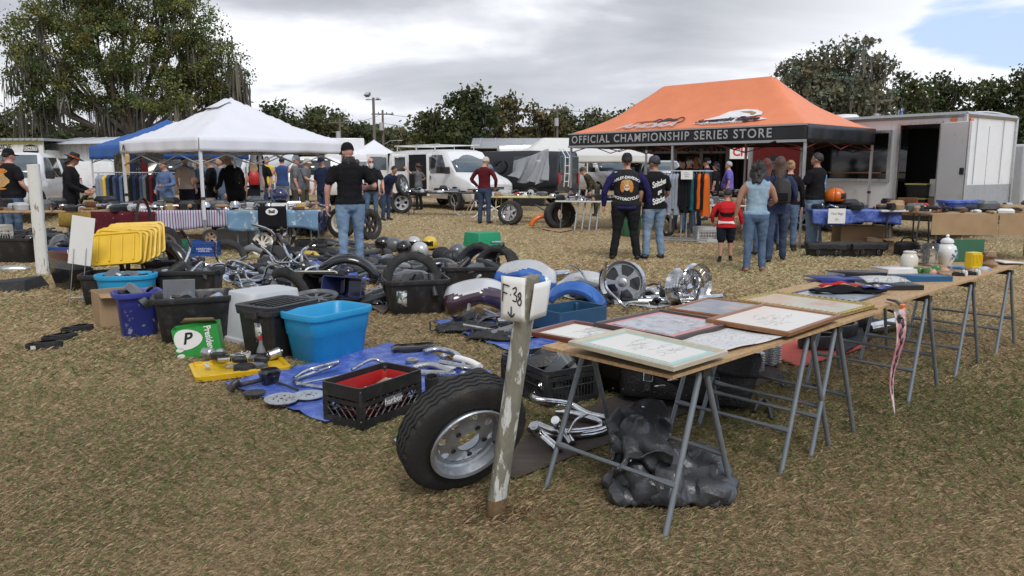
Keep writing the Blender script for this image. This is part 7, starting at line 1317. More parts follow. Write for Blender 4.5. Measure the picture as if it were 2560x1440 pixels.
mb=MB(); mb.loft([[(k*.11*math.cos(a)*(1+.3*mnoise.noise(Vector((math.cos(a)*2,math.sin(a)*2,z*9)))),k*.09*math.sin(a)*(1+.3*mnoise.noise(Vector((math.cos(a)*2,z*9,3)))),z)for a in[2*math.pi*j/18 for j in range(18)]]for k,z in((.9,0),(1,.06),(.85,.13),(.6,.2),(.42,.26),(.2,.29))]); solo(mb,'plastic_bag','clear_film','clear plastic bag standing up in the slatted crate','bag',G(1400,985)+Vector((.04,.08,.08))); mb=MB(); mb.ball((0,0,.06),(.15,.12,.08),14); mb.v=[tuple(Vector(v)*(1+.25*mnoise.noise(Vector(v)*16)))for v in mb.v]; solo(mb,'plastic_bag','clear_film','slumped clear plastic bag beside the standing bag','bag',G(1345,980)+Vector((0,.06,.08)))
ex=[('long chrome exhaust header curling round on the carpet',[(1330,985,.12),(1345,1000,.14),(1420,1010,.10),(1470,1035,.06),(1525,1050,.05),(1500,1080,.04),(1400,1090,.04),(1330,1075,.05)],.020),('inner chrome exhaust header on the carpet',[(1390,1030,.06),(1440,1035,.06),(1500,1055,.05),(1490,1072,.05),(1400,1080,.07),(1340,1060,.08),(1325,1075,.06)],.019),('short chrome drag pipe leaning on its flange',[(1335,1065,.14),(1350,1085,.09),(1400,1128,.03)],.024),('second chrome drag pipe with oval flange',[(1388,1050,.14),(1402,1070,.08),(1430,1110,.03)],.024),('thin chrome stay across the exhaust headers',[(1420,1085,.10),(1440,1050,.10),(1470,1035,.12)],.008)]
for l,pts,r in ex:pipe(l,[G(x,y,z)for x,y,z in pts],r)
saddlebag('black leather saddlebag with chrome rings leaning under the table',G(1712,1022)+Vector((0,.05,.03)),R(-24),.98,rot=(R(-18),0,R(-20))); saddlebag('black leather saddlebag behind the ringed one',G(1590,985)+Vector((0,.06,.03)),R(-10),.95,rot=(R(20),0,R(-35)))
for x,y in((1682,950),(1650,965)):p=G(x,y,.30); mb=MB(); mb.tube([(.03*math.cos(a),.022*math.sin(a),0)for a in[6.28*i/14 for i in range(14)]],.004,5,closed=True); solo(mb,'d_ring','chrome','chrome ring resting on the leaning saddlebag','ring',p,rot=(R(-15),0,.3),group='rings on the saddlebag')
for i,(x,y,m)in enumerate(((1838,958,'aluminium'),(1880,935,'aluminium'),(1925,915,'aluminium'),(1850,905,'worn_metal'))):
 t=thing('engine_cylinder',('finned engine cylinder at the carpet edge','second finned engine cylinder from the carpet edge','finned engine cylinder beside the red mat','dark finned engine cylinder behind the others')[i],'engine cylinder',G(x,y)+Vector((0,0,.015)),R(20*i))
 mb=MB(); mb.lathe([(.045,0),(.055,0),(.055,.15),(.045,.15),(.045,0)],20); mb.build('barrel',m,t)
 for q in range(8):mb=MB(); mb.loft([rrect(.155,.125,.04,.012+.018*q),rrect(.155,.125,.04,.018+.018*q)]); mb.build('fin',m,t)
cloth_px('red_mat','salmon red foam mat behind the sawhorses','mat',[(1895,882),(2000,925),(2180,868),(2040,830)],mat('mat_red',(.55,.12,.09),.8,var=.12),z=.016,amp=.006); cloth_px('black_mat','black rubber mat under the primary cases','mat',[(1990,850),(2110,890),(2240,815),(2130,790)],'black_matte',z=.026,amp=.006)
for i,(x,y,s)in enumerate(((2045,875,1.),(2100,845,1.1),(2150,818,1.),(2030,835,.9))):mb=MB(); mb.loft([[(px_*s,py_*s,z)for px_,py_ in oval(.18*k,.10*k,24,.04)]for k,z in((1,0),(1.02,.08),(.98,.10),(.80,.10),(.78,.02))]); solo(mb,'primary_case',BL,('open black oval primary case on the red mat','larger black primary case on the rubber mat','black case beside the chrome muffler','small black case half under the table')[i],'engine case',G(x,y)+Vector((0,0,.03)),R(10+25*i),ang_=50)
pipe('short wide chrome muffler tip behind the hanging pennant',[G(2170,822,.07),G(2250,806,.07)],[.05,.06],k=0); pipe('black bent bracket on the grass under the table',[G(1955,935,.08),G(1958,968,.02),G(2030,962,.02),G(2075,975,.02)],.010,'dark_steel','bracket','bracket'); pipe('black lever assembly lying behind the sawhorse',[G(1885,1030,.03),G(1905,1000,.05),G(1920,1010,.04),G(1930,1050,.02)],.012,'dark_steel','lever','lever')
cloth_px('blue_tarp','blue tarp under the black jacket behind the post','tarp',[(1082,812),(1330,905),(1520,880),(1290,782)],'tarp_blue',amp=.012); cloth_px('blue_tarp','blue tarp reaching under the trestle table corner','tarp',[(1330,925),(1480,905),(1560,850),(1400,870)],'tarp_blue',amp=.012,z=.016)
for i,(x,y,sx,sy,rz_)in enumerate(((1170,822,.28,.13,.2),(1240,845,.24,.12,-.3),(1285,838,.14,.10,.5))):mb=MB(); mb.grid(lambda u,v:((u-.5)*2*sx*(1+.15*mnoise.noise(Vector((u*4,v*4,i)))),(v-.5)*2*sy*(1+.15*mnoise.noise(Vector((v*4,u*4,i+5)))),.01+.05*max(0,math.sin(math.pi*u)*math.sin(math.pi*v))**.5*(1+.7*mnoise.noise(Vector((u*7,v*7,i+9))))),22,16); solo(mb,('leather_jacket','leather_glove','leather_glove')[i],'black_leather',('black leather jacket crumpled on the second blue tarp','black gauntlet glove beside the jacket','black glove nearest the marker post')[i],('jacket','glove','glove')[i],G(x,y,.03),rz_,solid=.006)
t=thing('luggage_rack','small black bracket frame with upright pins on the tarp corner','rack',G(1120,828,.02),.3)
for pts in([(-.16,0,.02),(.16,0,.02)],[(-.16,0,.02),(-.16,0,.10)],[(.0,0,.02),(0,0,.07)],[(.16,0,.02),(.16,0,.12)]):mb=MB(); mb.tube(pts,.008,5); mb.build('bar','dark_steel',t)
for i,(x,y)in enumerate(((1290,870),(1302,845))):mb=MB(); mb.tube([(.028*math.cos(q*.7),.028*math.sin(q*.7),q*.0026)for q in range(70)],.006,5); solo(mb,'shock_spring','dark_steel',('black coil spring beside the post','second coil spring behind the post')[i],'spring',G(x,y,.03))
tc=crate('slate blue bottle crate of small hardware behind the post',G(1422,842),.56,.38,.27,rzp((1350,840),(1500,812)),'crate_teal',name='plastic_crate',diag=False,pitch=.03,band=.16,base=.10)
for i in range(9):mb=MB(); mb.box((0,0,.03),(.05,.04,.06)); solo(mb,'caliper',('aluminium','dark_steel','light_grey')[i%3],'small metal caliper heaped in the slate blue crate','caliper',G(1422,842)+Vector((-.16+.04*i,.05*math.sin(i*2),.16)),rot=(i,i*.7,i*1.3),group='calipers in the slate blue crate',bevel=.01)
def fairing(label,p,rz,m,s=1.,m2=None,rot=None):
 t=thing('fairing',label,'fairing',p,rz,rot=rot,s=s); mb=MB()
 def f(u,v):su=2*u-1; lo=.13*max(0,1-abs(su)*1.25)+.015; hi=.43-.15*abs(su)**2.2; z=lo+(hi-lo)*v; b=1-.50*abs(su)**2.5; w_=.43*(.90+.10*math.sin(math.pi*v)); return(w_*math.sin(su*1.45)/math.sin(1.45),-.30*b*math.sin(math.pi*(.24+.66*v))+.05-.02*math.cos(su*9),z+.012*math.sin(su*6+1))
 mb.grid(f,40,18,0); mb.mi=[1 if((j//40)>11+2*math.sin((j%40)*.3))and m2 else 0 for j in range(len(mb.f))]; mb.build('shell',[m,m2 or m],t,solid=.006,ang_=60)
 for s_ in(-1,1):mb=MB(); mb.T=TR(s_*.30,-.10,.14,R(80),0,s_*R(-30)); mb.lathe([(.05,-.01),(.062,.0),(.058,.012)],20); mb.build('speaker_ring',BL,t)
 return t
fairing('plum and silver scratched motorcycle fairing beside the tyre tote',G(1194,792)+Vector((0,.16,.0)),R(10),'paint_plum',.84,'paint_silver'); fairing('bright blue and silver fairing behind the marker card',G(1320,745)+Vector((0,.2,.02)),R(-28),'paint_blue',.92,'paint_silver')
fender('bright blue fender with pale flame lines',G(1440,775)+Vector((0,.1,-.06)),(R(8),0,R(-16)),.31,.22,20,150,'paint_blue',crown=.05)
wheel('black and silver cast wheel standing upright beyond the frames',G(1558,762)+Vector((0,.05,.235)),(R(84),0,R(-24)),.37,.14,hub=.63,rim='aluminium',spokes=5,frac=.30,tyre=False,cat='wheel'); mb=MB(); mb.T=Matrix.LocRotScale(G(1558,762)+Vector((0,.05,.235)),Euler((R(84),0,R(-24))),None); mb.lathe([(.05,.02),(.20,.02),(.20,-.02),(.05,-.02)],30); solo(mb,'pulley_disc','black_gloss','glossy black disc set inside the cast wheel','disc')
wheel('wide chrome laced rim standing beyond the frames',G(1712,768)+Vector((0,.04,.20)),(R(86),0,R(38)),.33,.20,hub=.62,rim='chrome',tyre=False,laced=True,cat='wheel',name='laced_rim'); wheel('second chrome laced rim touching the wide one',G(1745,755)+Vector((.02,.16,.20)),(R(86),0,R(38)),.33,.10,hub=.62,rim='chrome',tyre=False,laced=True,cat='wheel',name='laced_rim')
tote('black tote with label holding an upright tyre',G(1040,780),.62,.44,.36,R(16),BL,.85,.05,ribs=3,sticker=(-.17,.18,.10,.16,'y')); tote('black tote behind the plum fairing',G(1180,728),.66,.44,.32,R(6),BL,.86,.05,ribs=2)
def loose_tyre(label,p,rot,r,w,**k):return solo(tyre_mb(r,w,.70,60,groove=.01,zig=.012,blocks=5),'motorcycle_tyre','rubber',label,'tyre',p,rot=rot,ang_=25,**k)
loose_tyre('motorcycle tyre standing upright in the black tote',G(1030,775)+Vector((0,.05,.30)),(R(84),0,R(14)),.31,.12); loose_tyre('wide motorcycle tyre leaning beside the blue fairing',G(1240,722)+Vector((0,.1,.22)),(R(66),R(10),R(-42)),.31,.20); loose_tyre('wide motorcycle tyre behind the leaning one',G(1196,715)+Vector((-.02,.2,.22)),(R(66),R(10),R(-42)),.31,.18)
mb=MB(); mb.loft([[(x,y*w_,.02+h_*z)for y,z in((-1,0),(-1,.5),(-.6,.95),(0,1),(.6,.95),(1,.5),(1,0))]for x,w_,h_ in((-.30,.04,.06),(-.24,.12,.16),(-.05,.16,.22),(.15,.14,.20),(.28,.07,.12),(.31,.03,.06))]); tk=thing('fuel_tank','black fuel tank with arched lettering seen through the upright tyre','fuel tank',G(1030,722),R(6)); mb.build('body','paint_grey',tk,ang_=60); lettering('HARLEY-DAVIDSON',.045,'light_grey',tk,TR(0,-.165,.13,R(72)),sx=.9)
t=tote('upturned bright green plastic tub standing on the dry grass',G(1206,616),.56,.50,.27,R(40),'box_green',.9,.02,rim=.006,rot=(math.pi,0,R(40)),lift=.27)
for i,(x,y,m)in enumerate(((1010,640,'black_gloss'),(1050,645,'paint_silver'),(985,632,'paint_grey'),(960,628,'black_gloss'),(1075,628,'yellow_paint'),(1035,628,'paint_silver'),(1105,660,'black_matte'),(1130,668,BL),(1145,650,'paint_grey'))):helmet(('glossy black helmet between the silver ones','silver helmet turned on its side','dark grey helmet in the row','black helmet by the walking man','yellow helmet at the end of the row','silver helmet with black stripe behind the row','matte black half helmet with straps','black open helmet lying upside down','dark grey helmet near the green box')[i],G(x,y),R(40*i),m,full=i<6)
seats=[(800,652,20),(850,640,-15),(905,640,35),(960,660,10),(1005,668,-20),(930,680,5),(780,618,50),(840,615,10),(895,668,-30),(1060,672,25),(985,690,15),(760,640,-40),(920,620,0),(1090,690,10)]
for i,(x,y,a)in enumerate(seats):seat(('low solo','stepped two-up','long ribbed')[i%3]+' black vinyl motorcycle seat '+('beyond the walking man' if y<642 else 'before the walking man' if x<940 else 'behind the tyre tote'),G(x,y)+Vector((0,0,.02)),R(a),.62+.05*(i%3),two=i%3!=0,group='seats laid on the grass')
mb=MB(); mb.loft([[(x,y*w_,.02+h_*z)for y,z in((-1,0),(-.8,.8),(0,1),(.8,.8),(1,0))]for x,w_,h_ in((-.2,.05,.05),(-.1,.1,.12),(.1,.1,.12),(.2,.04,.05))]); solo(mb,'side_cover',mat('flame_yellow',(.66,.44,.02),.3,coat=.5,col2=(.01,.01,.01),c2=.56,c2w=.02,c2s=7),'yellow flamed side cover among the black seats','cover',G(772,648),R(-20))
for i,(x,y,a,m,R_,w)in enumerate(((690,660,-35,'rubber',.30,.22),(640,652,-10,'mid_grey',.27,.17),(752,680,-60,'black_gloss',.30,.20),(682,622,5,'maroon_gloss',.30,.20),(720,742,-30,'black_matte',.34,.10),(1100,700,20,'black_gloss',.30,.2),(870,712,5,'black_gloss',.4,.2))):fender(('wide matte black fender arched over the pale tarp','grey primer fender beside the black one','glossy black fender turned towards the walking man','maroon fender under the chrome rims','narrow black fender behind the handlebars','black fender behind the upright tyre','dark brown fender lying by the hard cases')[i],G(x,y)+Vector((0,0,-.04)),(R(6),0,R(a)),R_,w,8,150 if i!=4 else 120,m)
wheel('chrome laced rim leaning on the maroon fender',G(705,628)+Vector((0,.15,.27)),(R(86),0,R(55)),.34,.13,rim='chrome',tyre=False,laced=True,name='laced_rim'); wheel('cream painted cast wheel beside the maroon fender',G(652,640)+Vector((0,.1,.18)),(R(70),0,R(-20)),.30,.08,rim='ceramic_cream',tyre=False,spokes=9,frac=.4); wheel('black cast wheel lying flat beside the sky blue tub',G(790,770)+Vector((0,0,.08)),(R(8),0,0),.36,.12,hub=.64,rim='paint_grey',tyre=False,spokes=9,frac=.35)
pipe('tall black curved fender strut beside the chrome rim',[G(728,640,.05),G(718,620,.5),G(700,590,.62)],[.05,.045,.02],'seat_vinyl','fender_strut','strut')
for i,(x,y,a,m)in enumerate(((832,742,-14,'black_gloss'),(885,752,-24,'paint_navy'),(800,735,0,'ceramic_cream'))):hardcase(('black hard case lying on its side','navy blue hard case lying on its side','cream edged hard case shell beside the black one')[i],G(x,y)+Vector((0,0,.12)),0,.14,m,.95,rot=(R(78),0,R(a)))
cloth_px('pale_tarp','pale blue plastic sheet covered with chrome parts','tarp',[(500,672),(640,742),(905,712),(760,655)],mat('tarp_pale',(.16,.27,.48),.45,var=.25,vs=4,bump=.5,bs=9,col2=(.5,.55,.62),c2=.58,c2w=.08,c2s=4),amp=.02); cloth_px('blue_tarp','blue tarp under the rows of black seats','tarp',[(735,655),(960,715),(1130,690),(900,630)],'tarp_blue',amp=.012,z=.02); cloth_px('blue_tarp','blue tarp glimpsed between tyres and helmets','tarp',[(960,700),(1090,735),(1260,700),(1110,668)],'tarp_blue',amp=.01,z=.024); cloth_px('brown_tarp','brown tarp beside the navy hard case','tarp',[(880,760),(960,790),(1010,745),(930,730)],mat('tarp_brown',(.09,.065,.055),.6,var=.2),amp=.02); cloth_px('grey_tarp','grey tarp under chrome pipes beyond the cast wheel','tarp',[(1370,745),(1640,775),(1790,745),(1480,700)],'light_grey',amp=.012,z=.018)
HB=[(715,742,10,.40),(745,745,60,.42),(690,735,-30,.40),(540,742,40,.30),(600,728,80,.25),(480,745,20,.30),(640,722,15,.12),(570,712,-10,.06),(1560,790,30,.1),(1490,730,10,.1),(1510,750,50,.08),(1250,715,20,.28)]
for i,(x,y,a,z)in enumerate(HB):p=G(x,y); handlebar(('black gripped' if i in(0,1,5)else 'bare')+' chrome handlebar '+('resting on the upturned white bin' if i<3 else 'sticking out of the black totes' if i<6 else 'lying on the pale blue sheet' if i<8 else 'lying on the grey tarp' if i<11 else 'in the tote behind the plum fairing'),(p.x,p.y,z),R(a),.72,.18+.05*(i%3),.2,rot=(R(-70+35*(i%4)),R(20*(i%3)),R(a)),group='loose chrome handlebars',grip=i in(0,1,5))
rg=random.Random(5)
def scat(name,label,cat,group,meshes,zone,n,z=.03,s0=.8,s1=1.3,flat=False):
 q=[G(*p)for p in zone]; ms=[m for m in meshes]
 for i in range(n):
  u,v=rg.random(),rg.random(); p=q[0].lerp(q[1],u).lerp(q[3].lerp(q[2],u),v); o=bpy.data.objects.new(name,rg.choice(ms)); COL.objects.link(o); s=rg.uniform(s0,s1); o.scale=(s,s,s); o.location=(p.x,p.y,z+rg.uniform(0,.03)); o.rotation_euler=(rg.uniform(-.4,.4)*(0 if flat else 1),rg.uniform(-.4,.4)*(0 if flat else 1),rg.uniform(0,6.28)); tag(o,DESC[o.data.name]+' '+label,cat,group)
def bracket_mesh(m,k):
 mb=MB()
 if k==0:mb.tube([(-.14,0,.02),(-.04,.04,.03),(.06,.02,.05),(.15,-.05,.02)],.012,6,k=3)
 elif k==1:mb.loft([rrect(.20,.07,.02,0),rrect(.21,.08,.02,.02),rrect(.15,.04,.02,.035)])
 elif k==2:mb.tube([(-.12,0,.03),(.12,0,.03)],[.03,.035],10);
 elif k==3:mb.lathe([(.001,.05),(.05,.045),(.075,.02),(.08,0)],18)
 elif k==4:mb.loft([rrect(.26,.16,.04,0),rrect(.27,.17,.04,.05),rrect(.20,.12,.03,.075)])
 elif k==5:mb.tube([(-.2,0,.02),(.2,.03,.02)],.014,6);
 return mb.mesh('bracket',m)
DESC={}
def dm(d,m,k):q=bracket_mesh(m,k); DESC[q.name]=d; return q
CH=[dm(d,m,k)for d,m,k in(('bent chrome rod','chrome',0),('flat chrome plate','chrome',1),('round chrome canister','chrome',2),('domed chrome cover','chrome',3),('dull metal plate','aluminium',1),('dull metal rod','aluminium',5),('straight chrome rod','chrome',5),('silver painted plate','paint_silver',1))]; DK=[dm(d,m,k)for d,m,k in(('small black cover',BL,1),('large black cover',BL,4),('domed glossy black cap','black_gloss',3),('bent dark steel bracket','dark_steel',0),('padded black pad','seat_vinyl',4),('black tube',BL,2),('slate grey cover','paint_grey',4))]
scat('chrome_bracket','on the pale blue sheet','bracket','chrome bits on the pale sheet',CH,[(520,680),(640,735),(880,712),(760,660)],60); scat('plastic_cover','on the pale blue sheet','cover','black covers on the pale sheet',DK,[(560,675),(660,730),(890,710),(770,660)],26); scat('plastic_cover','beside the rows of seats','cover','black parts beside the seats',DK,[(760,650),(960,710),(1150,690),(920,625)],34)
scat('chrome_bracket','on the grey tarp','bracket','chrome bits on the grey tarp',CH,[(1390,740),(1640,772),(1780,742),(1490,700)],46); scat('plastic_cover','on the grey tarp','cover','black parts on the grey tarp',DK,[(1390,740),(1640,772),(1780,742),(1490,700)],20); scat('plastic_cover','near the tyre tote','cover','dark parts near the tyre tote',DK,[(900,770),(960,785),(1130,700),(1060,690)],16); scat('chrome_bracket','on the second blue tarp','bracket','chrome bits on the second blue tarp',CH,[(1180,815),(1300,850),(1400,850),(1290,800)],12); scat('plastic_cover','in the bin behind the white post','cable','cables in the bins',DK[:4],[(20,640),(100,665),(200,650),(110,630)],24,z=.36)
SM=[bracket_mesh(m,k)for m,k in((BL,1),('seat_vinyl',4),('dark_steel',0),('black_gloss',3),('paint_grey',1),('worn_metal',5),('mid_grey',2),('rubber',2))]
for q,d in zip(SM,('thin black cover','black padded piece','bent black stay','black domed cap','dark grey plate','dull steel rod','grey canister','black rubber tube')):DESC[q.name]=d
for lab,grp,zone,n in(('lying beside the chrome handlebars','dull parts beside the handlebars',[(560,690),(680,745),(800,735),(700,680)],34),('lying by the walking man','dull parts by the walking man',[(720,650),(820,735),(960,720),(860,645)],44),('lying around the helmets','dull parts around the helmets',[(960,640),(1010,690),(1180,690),(1120,640)],30),('lying beyond the blue fender','dull parts beyond the blue fender',[(1340,740),(1480,775),(1660,760),(1520,705)],44),('lying between the totes and hard cases','dull parts between totes and cases',[(900,745),(940,775),(1000,745),(960,720)],14),('lying on the jacket tarp','dull parts on the jacket tarp',[(1120,815),(1290,870),(1360,850),(1240,800)],22)):scat('spare_part',lab,'motor part',grp,SM,zone,n,s0=.6,s1=1.25)
for i in range(7):a=G(1580+i*28,742+(i*17)%26); pipe('chrome muffler tube lying on the grey tarp',[Vector((a.x-.3,a.y,.06)),Vector((a.x+.3,a.y-.12+.06*i,.07))],.032,k=0,group='mufflers on the grey tarp')
pipe('polished slash cut muffler behind the blue fairing',[G(1335,690,.10),G(1420,682,.10)],[.045,.05],k=0)
mb=MB(); mb.grid(lambda u,v:(-.35+.7*u,-.18+.36*v,.06+.16*math.sin(math.pi*u)*math.sin(math.pi*v)**.5+.03*mnoise.noise(Vector((u*5,v*5,2)))),18,12); solo(mb,'bagged_tank','clear_film','fuel tank wrapped in clear plastic beyond the blue fender','fuel tank',G(1465,722),R(-10),solid=.002); mb=MB(); mb.ball((0,0,.10),(.30,.15,.11),16); solo(mb,'fuel_tank','paint_navy','dark blue fuel tank inside the clear wrap','fuel tank',G(1468,720),R(-10))
t=crate('royal blue milk crate of chains before the striped table',G(512,642),.46,.33,.27,R(8),'crate_blue'); mb=MB(); mb.box((.04,-.170,.13),(.26,.006,.09)); n_=mb.build('name_panel','crate_blue',t); lettering('HONEYWELL',.042,'white_print',n_,TR(.04,-.175,.148,R(90))); lettering('FARMS INC.',.036,'white_print',n_,TR(.04,-.175,.11,R(90))); crate('green milk crate beside the royal blue one',G(458,640),.36,.33,.27,R(14),'crate_green')
t=carton('white carton lettered Mustang in red',G(650,611),.42,.30,.27,R(-6),'paper'); lettering('Mustang',.09,'red_sign',t,TR(.02,-.153,.13,R(90)),bold=.003); lettering('Motorcycle Seats',.042,'red_sign',t,TR(.02,-.153,.07,R(90)))
wheel('small rope wrapped pulley in the royal blue crate',G(525,640)+Vector((.03,0,.31)),(R(78),0,R(20)),.14,.06,rim='brown_mix',tyre=True,spokes=5); fender('black rubber fender leaning on the royal blue crate',G(575,655)+Vector((-.05,0,.02)),(0,R(-20),R(5)),.30,.10,-10,85,'rubber')
wheel('knobbly motorcycle tyre and wheel leaning beyond the walking man',G(922,600)+Vector((0,.1,.31)),(R(84),0,R(58)),.33,.13,rim='dark_steel',spokes=6,blocks=3); wheel('large dark wheel leaning under the white topped table',G(845,600)+Vector((0,.4,.33)),(R(84),0,R(-20)),.33,.13,rim='ceramic_cream',spokes=6)
def fillbin(lab,grp,px,py,z,n,ms,sp=.2):
 c=G(px,py)
 for i in range(n):o=bpy.data.objects.new('spare_part',rg.choice(ms)); COL.objects.link(o); o.location=(c.x+rg.uniform(-sp,sp),c.y+rg.uniform(-sp,sp)*.7,z+rg.uniform(0,.05)); o.rotation_euler=(rg.uniform(-.9,.9),rg.uniform(-.9,.9),rg.uniform(0,6.28)); s=rg.uniform(.8,1.4); o.scale=(s,s,s); tag(o,DESC[o.data.name]+' '+lab,'motor part',grp)
fillbin('inside the large open black tote','parts in the slate panel tote',492,846,.26,14,DK+CH[:3]); fillbin('in the long black tote','parts in the long tote',478,750,.24,12,DK+CH,.22); fillbin('in the far black tote','parts in the far tote',440,716,.25,10,DK+CH,.22); fillbin('in the purple wastebasket','parts in the wastebasket',350,838,.30,5,DK,.09); fillbin('in the tyre tote','parts in the tyre tote',1040,780,.24,8,DK,.18); fillbin('in the tote behind the plum fairing','parts behind the plum fairing',1180,728,.24,12,DK+CH,.2); fillbin('in the slatted crate','parts in the slatted crate',1372,985,.12,8,DK+CH[:2],.12); fillbin('in the oval blue tub','parts in the oval tub',322,768,.24,6,CH+DK,.18); fillbin('in the upright blue bin','cables in the upright bin',165,672,.30,14,DK,.16)
fillbin('scattered on the yellow tray','bits on the yellow tray',600,922,.04,22,DK+CH+[dm('rusty fitting','rust',2),dm('rusty strap','rust',0)],.2)
for q in bpy.data.objects:
 if q.get('group')=='bits on the yellow tray':q.scale=(.38,.38,.5); q.rotation_euler.x*=.2; q.rotation_euler.y*=.2
for i,(x,y,r_)in enumerate(((1030,905,.05),(1110,895,.03),(960,930,.03),(900,955,.035),(1160,940,.03))):mb=MB(); mb.lathe([(r_*.4,0),(r_,0),(r_,.02),(r_*.7,.03),(r_*.4,.02)],18); solo(mb,'steel_ring','worn_metal','steel ring or collar lying on the front blue tarp','ring',G(x,y,.04),group='rings on the front blue tarp')
mb=MB(); mb.loft([rrect(.30,.05,.02,0),rrect(.32,.06,.02,.012),rrect(.28,.03,.01,.02)]); solo(mb,'belt_guard','paint_silver','long silver belt guard on the front blue tarp','guard',G(1090,918,.04),R(-25)); mb=MB(); mb.loft([rrect(.34,.07,.03,0),rrect(.36,.08,.03,.015),rrect(.30,.03,.02,.028)]); solo(mb,'belt_guard','chrome','curved chrome belt guard beside the silver one','guard',G(1075,935,.04),R(-5))
# ================================================================ stalls
mat('stripe_cloth',(.50,.50,.55),.85,var=.05); mat('cloth_burgundy',(.085,.013,.02),.85,var=.3,col2=(.5,.4,.4),c2=.68,c2w=.02,c2s=16); mat('cloth_gold',(.40,.28,.07),.85,var=.4,vs=7); mat('cloth_sky',(.17,.29,.42),.8,var=.3,col2=(.7,.72,.7),c2=.6,c2w=.05,c2s=8); mat('table_white',(.62,.63,.64),.5,var=.04); mat('table_yellow',(.62,.56,.26),.6,var=.08); mat('garment_grey',(.26,.29,.35),.9,var=.12,bump=.3,bs=18); mat('straw',(.50,.35,.14),.8,var=.2,bump=.5,bs=60)
def stripes():
 m=MATS['stripe_cloth']; N,L=m.node_tree.nodes,m.node_tree.links; tc=N.new('ShaderNodeTexCoord'); w=N.new('ShaderNodeTexWave'); w.inputs['Scale'].default_value=7; w.inputs['Distortion'].default_value=.3; w.bands_direction='X'; cr=N.new('ShaderNodeValToRGB'); e=cr.color_ramp.elements; e[0].color=(.08,.10,.25,1); e[1].color=(.6,.6,.63,1); e[1].position=.5; k=e.new(.3); k.color=(.40,.12,.16,1); k=e.new(.8); k.color=(.45,.5,.6,1)
 L.new(tc.outputs['Object'],w.inputs[0]); L.new(w.outputs[0],cr.inputs[0]); L.new(cr.outputs[0],N['Principled BSDF'].inputs['Base Color'])
stripes()
def table(label,c,L,W_,h,rz,m='table_white',legm='mid_grey',skirt=None,sh=.35,name='folding_table',side=-1):
 t=thing(name,label,'table',(c[0],c[1],0),rz); mb=MB(); mb.box((0,0,h-.02),(L,W_,.035)); mb.build('top',m,t,bevel=.008)
 for sx in(-1,1):
  for sy in(-1,1):mb=MB(); mb.tube([(sx*(L/2-.15),sy*(W_/2-.08),h-.03),(sx*(L/2-.12),sy*(W_/2-.06),0)],.014,6); mb.build('leg',legm,t)
  mb=MB(); mb.tube([(sx*(L/2-.13),-W_/2+.07,.2),(sx*(L/2-.13),W_/2-.07,.2)],.010,5); mb.build('brace',legm,t)
 if skirt:mb=MB(); mb.grid(lambda u,v:((u-.5)*(L+.02),side*(W_/2+.012+.03*v*math.sin(u*L*14)),h+.004-sh*v*(.9+.1*math.sin(u*7))),50,6); mb.build('cloth',skirt,t,solid=.004)
 return t
ZC=[dm(d,m,k)for d,m,k in(('brown carton','cardboard',4),('white packet','paper',1),('clear bagged part','clear_film',3),('red packet','red_plastic',1),('flat brown packet','cardboard',1),('pale grey case','light_grey',4),('rusty canister','rust',2),('printed brown packet','brown_mix',1))]
def load(where,c,L,W_,h,rz,n,mix,lab):
 r2=random.Random(n*7+int(L*10)); ca,sa=math.cos(rz),math.sin(rz)
 for i in range(n):
  x,y=r2.uniform(-.48,.48)*L,r2.uniform(-.46,.46)*W_; k=r2.random(); src,nm,cat_=(CH,'chrome_part','motor part')if k<mix[0]else((DK,'black_part','motor part')if k<mix[1]else(ZC,'wrapped_part','packaged part')); o=bpy.data.objects.new(nm,r2.choice(src)); COL.objects.link(o); s=r2.uniform(.7,1.4); o.scale=(s,s,s*r2.uniform(.9,2.)); o.location=(c[0]+x*ca-y*sa,c[1]+x*sa+y*ca,h+.002+(r2.random()<.3)*.05); o.rotation_euler=(0,0,r2.uniform(0,6.28))
  tag(o,DESC[o.data.name]+' '+lab,cat_,where)
def tbl(lab,px,Y,L,W_,h,rz,n,mix,on,where,**k):c=at(px,Y); t=table(lab,c,L,W_,h,rz,**k); load(where,c,L,W_,h,rz,n,mix,on); return c
tbl('long bare board swap table on black trestles by the white post',128,13.9,3.1,.75,.72,R(3),60,(.3,.7),'on the bare board table','parts on the bare board table',m='osb',legm='black_plastic')
tbl('swap table with burgundy cloth front under the canopy edge',330,13.6,1.1,.8,.72,R(-2),34,(.3,.6),'on the burgundy clothed table','parts on the burgundy table',m='osb',skirt='cloth_burgundy',sh=.5); tbl('table with gold batik cloth behind the burgundy one',258,15.0,1.4,.8,.68,R(4),16,(.3,.6),'on the gold clothed table','parts on the gold table',m='osb',skirt='cloth_gold')
tbl('long table with striped cloth heaped with parts under white canopy',515,13.75,2.3,.95,.74,R(2),110,(.35,.66),'heaped on the striped table','parts on the striped table',m='osb',skirt='stripe_cloth',sh=.36); c=tbl('white topped table with sky blue cloth beside the canopy pole',690,13.4,1.5,.75,.75,R(3),26,(.6,.8),'on the white topped table','parts on the white topped table',skirt='cloth_sky',sh=.36)
helmet('blue black helmet on a white carton',(c.x+.05,c.y,.86),R(30),'paint_navy',full=True); carton('white carton under the blue black helmet',c+Vector((.05,0,0)),.26,.26,.11,.1,'paper',lift=.752)
for x,y,m,l in((.42,-.05,'straw','straw sun hat on the white topped table'),(-.42,.05,'ceramic_cream','cream baseball cap on the white topped table'),(.62,.1,'brown_mix','crushed tan felt hat beside the straw one')):mb=MB(); mb.lathe([(.001,.12),(.06,.115),(.085,.09),(.09,.02),(.17,.0),(.19,.012)],22); solo(mb,'sun_hat' if m!='ceramic_cream' else 'cap',m,l,'hat',(c.x+x,c.y+y,.757),.3,solid=.004)
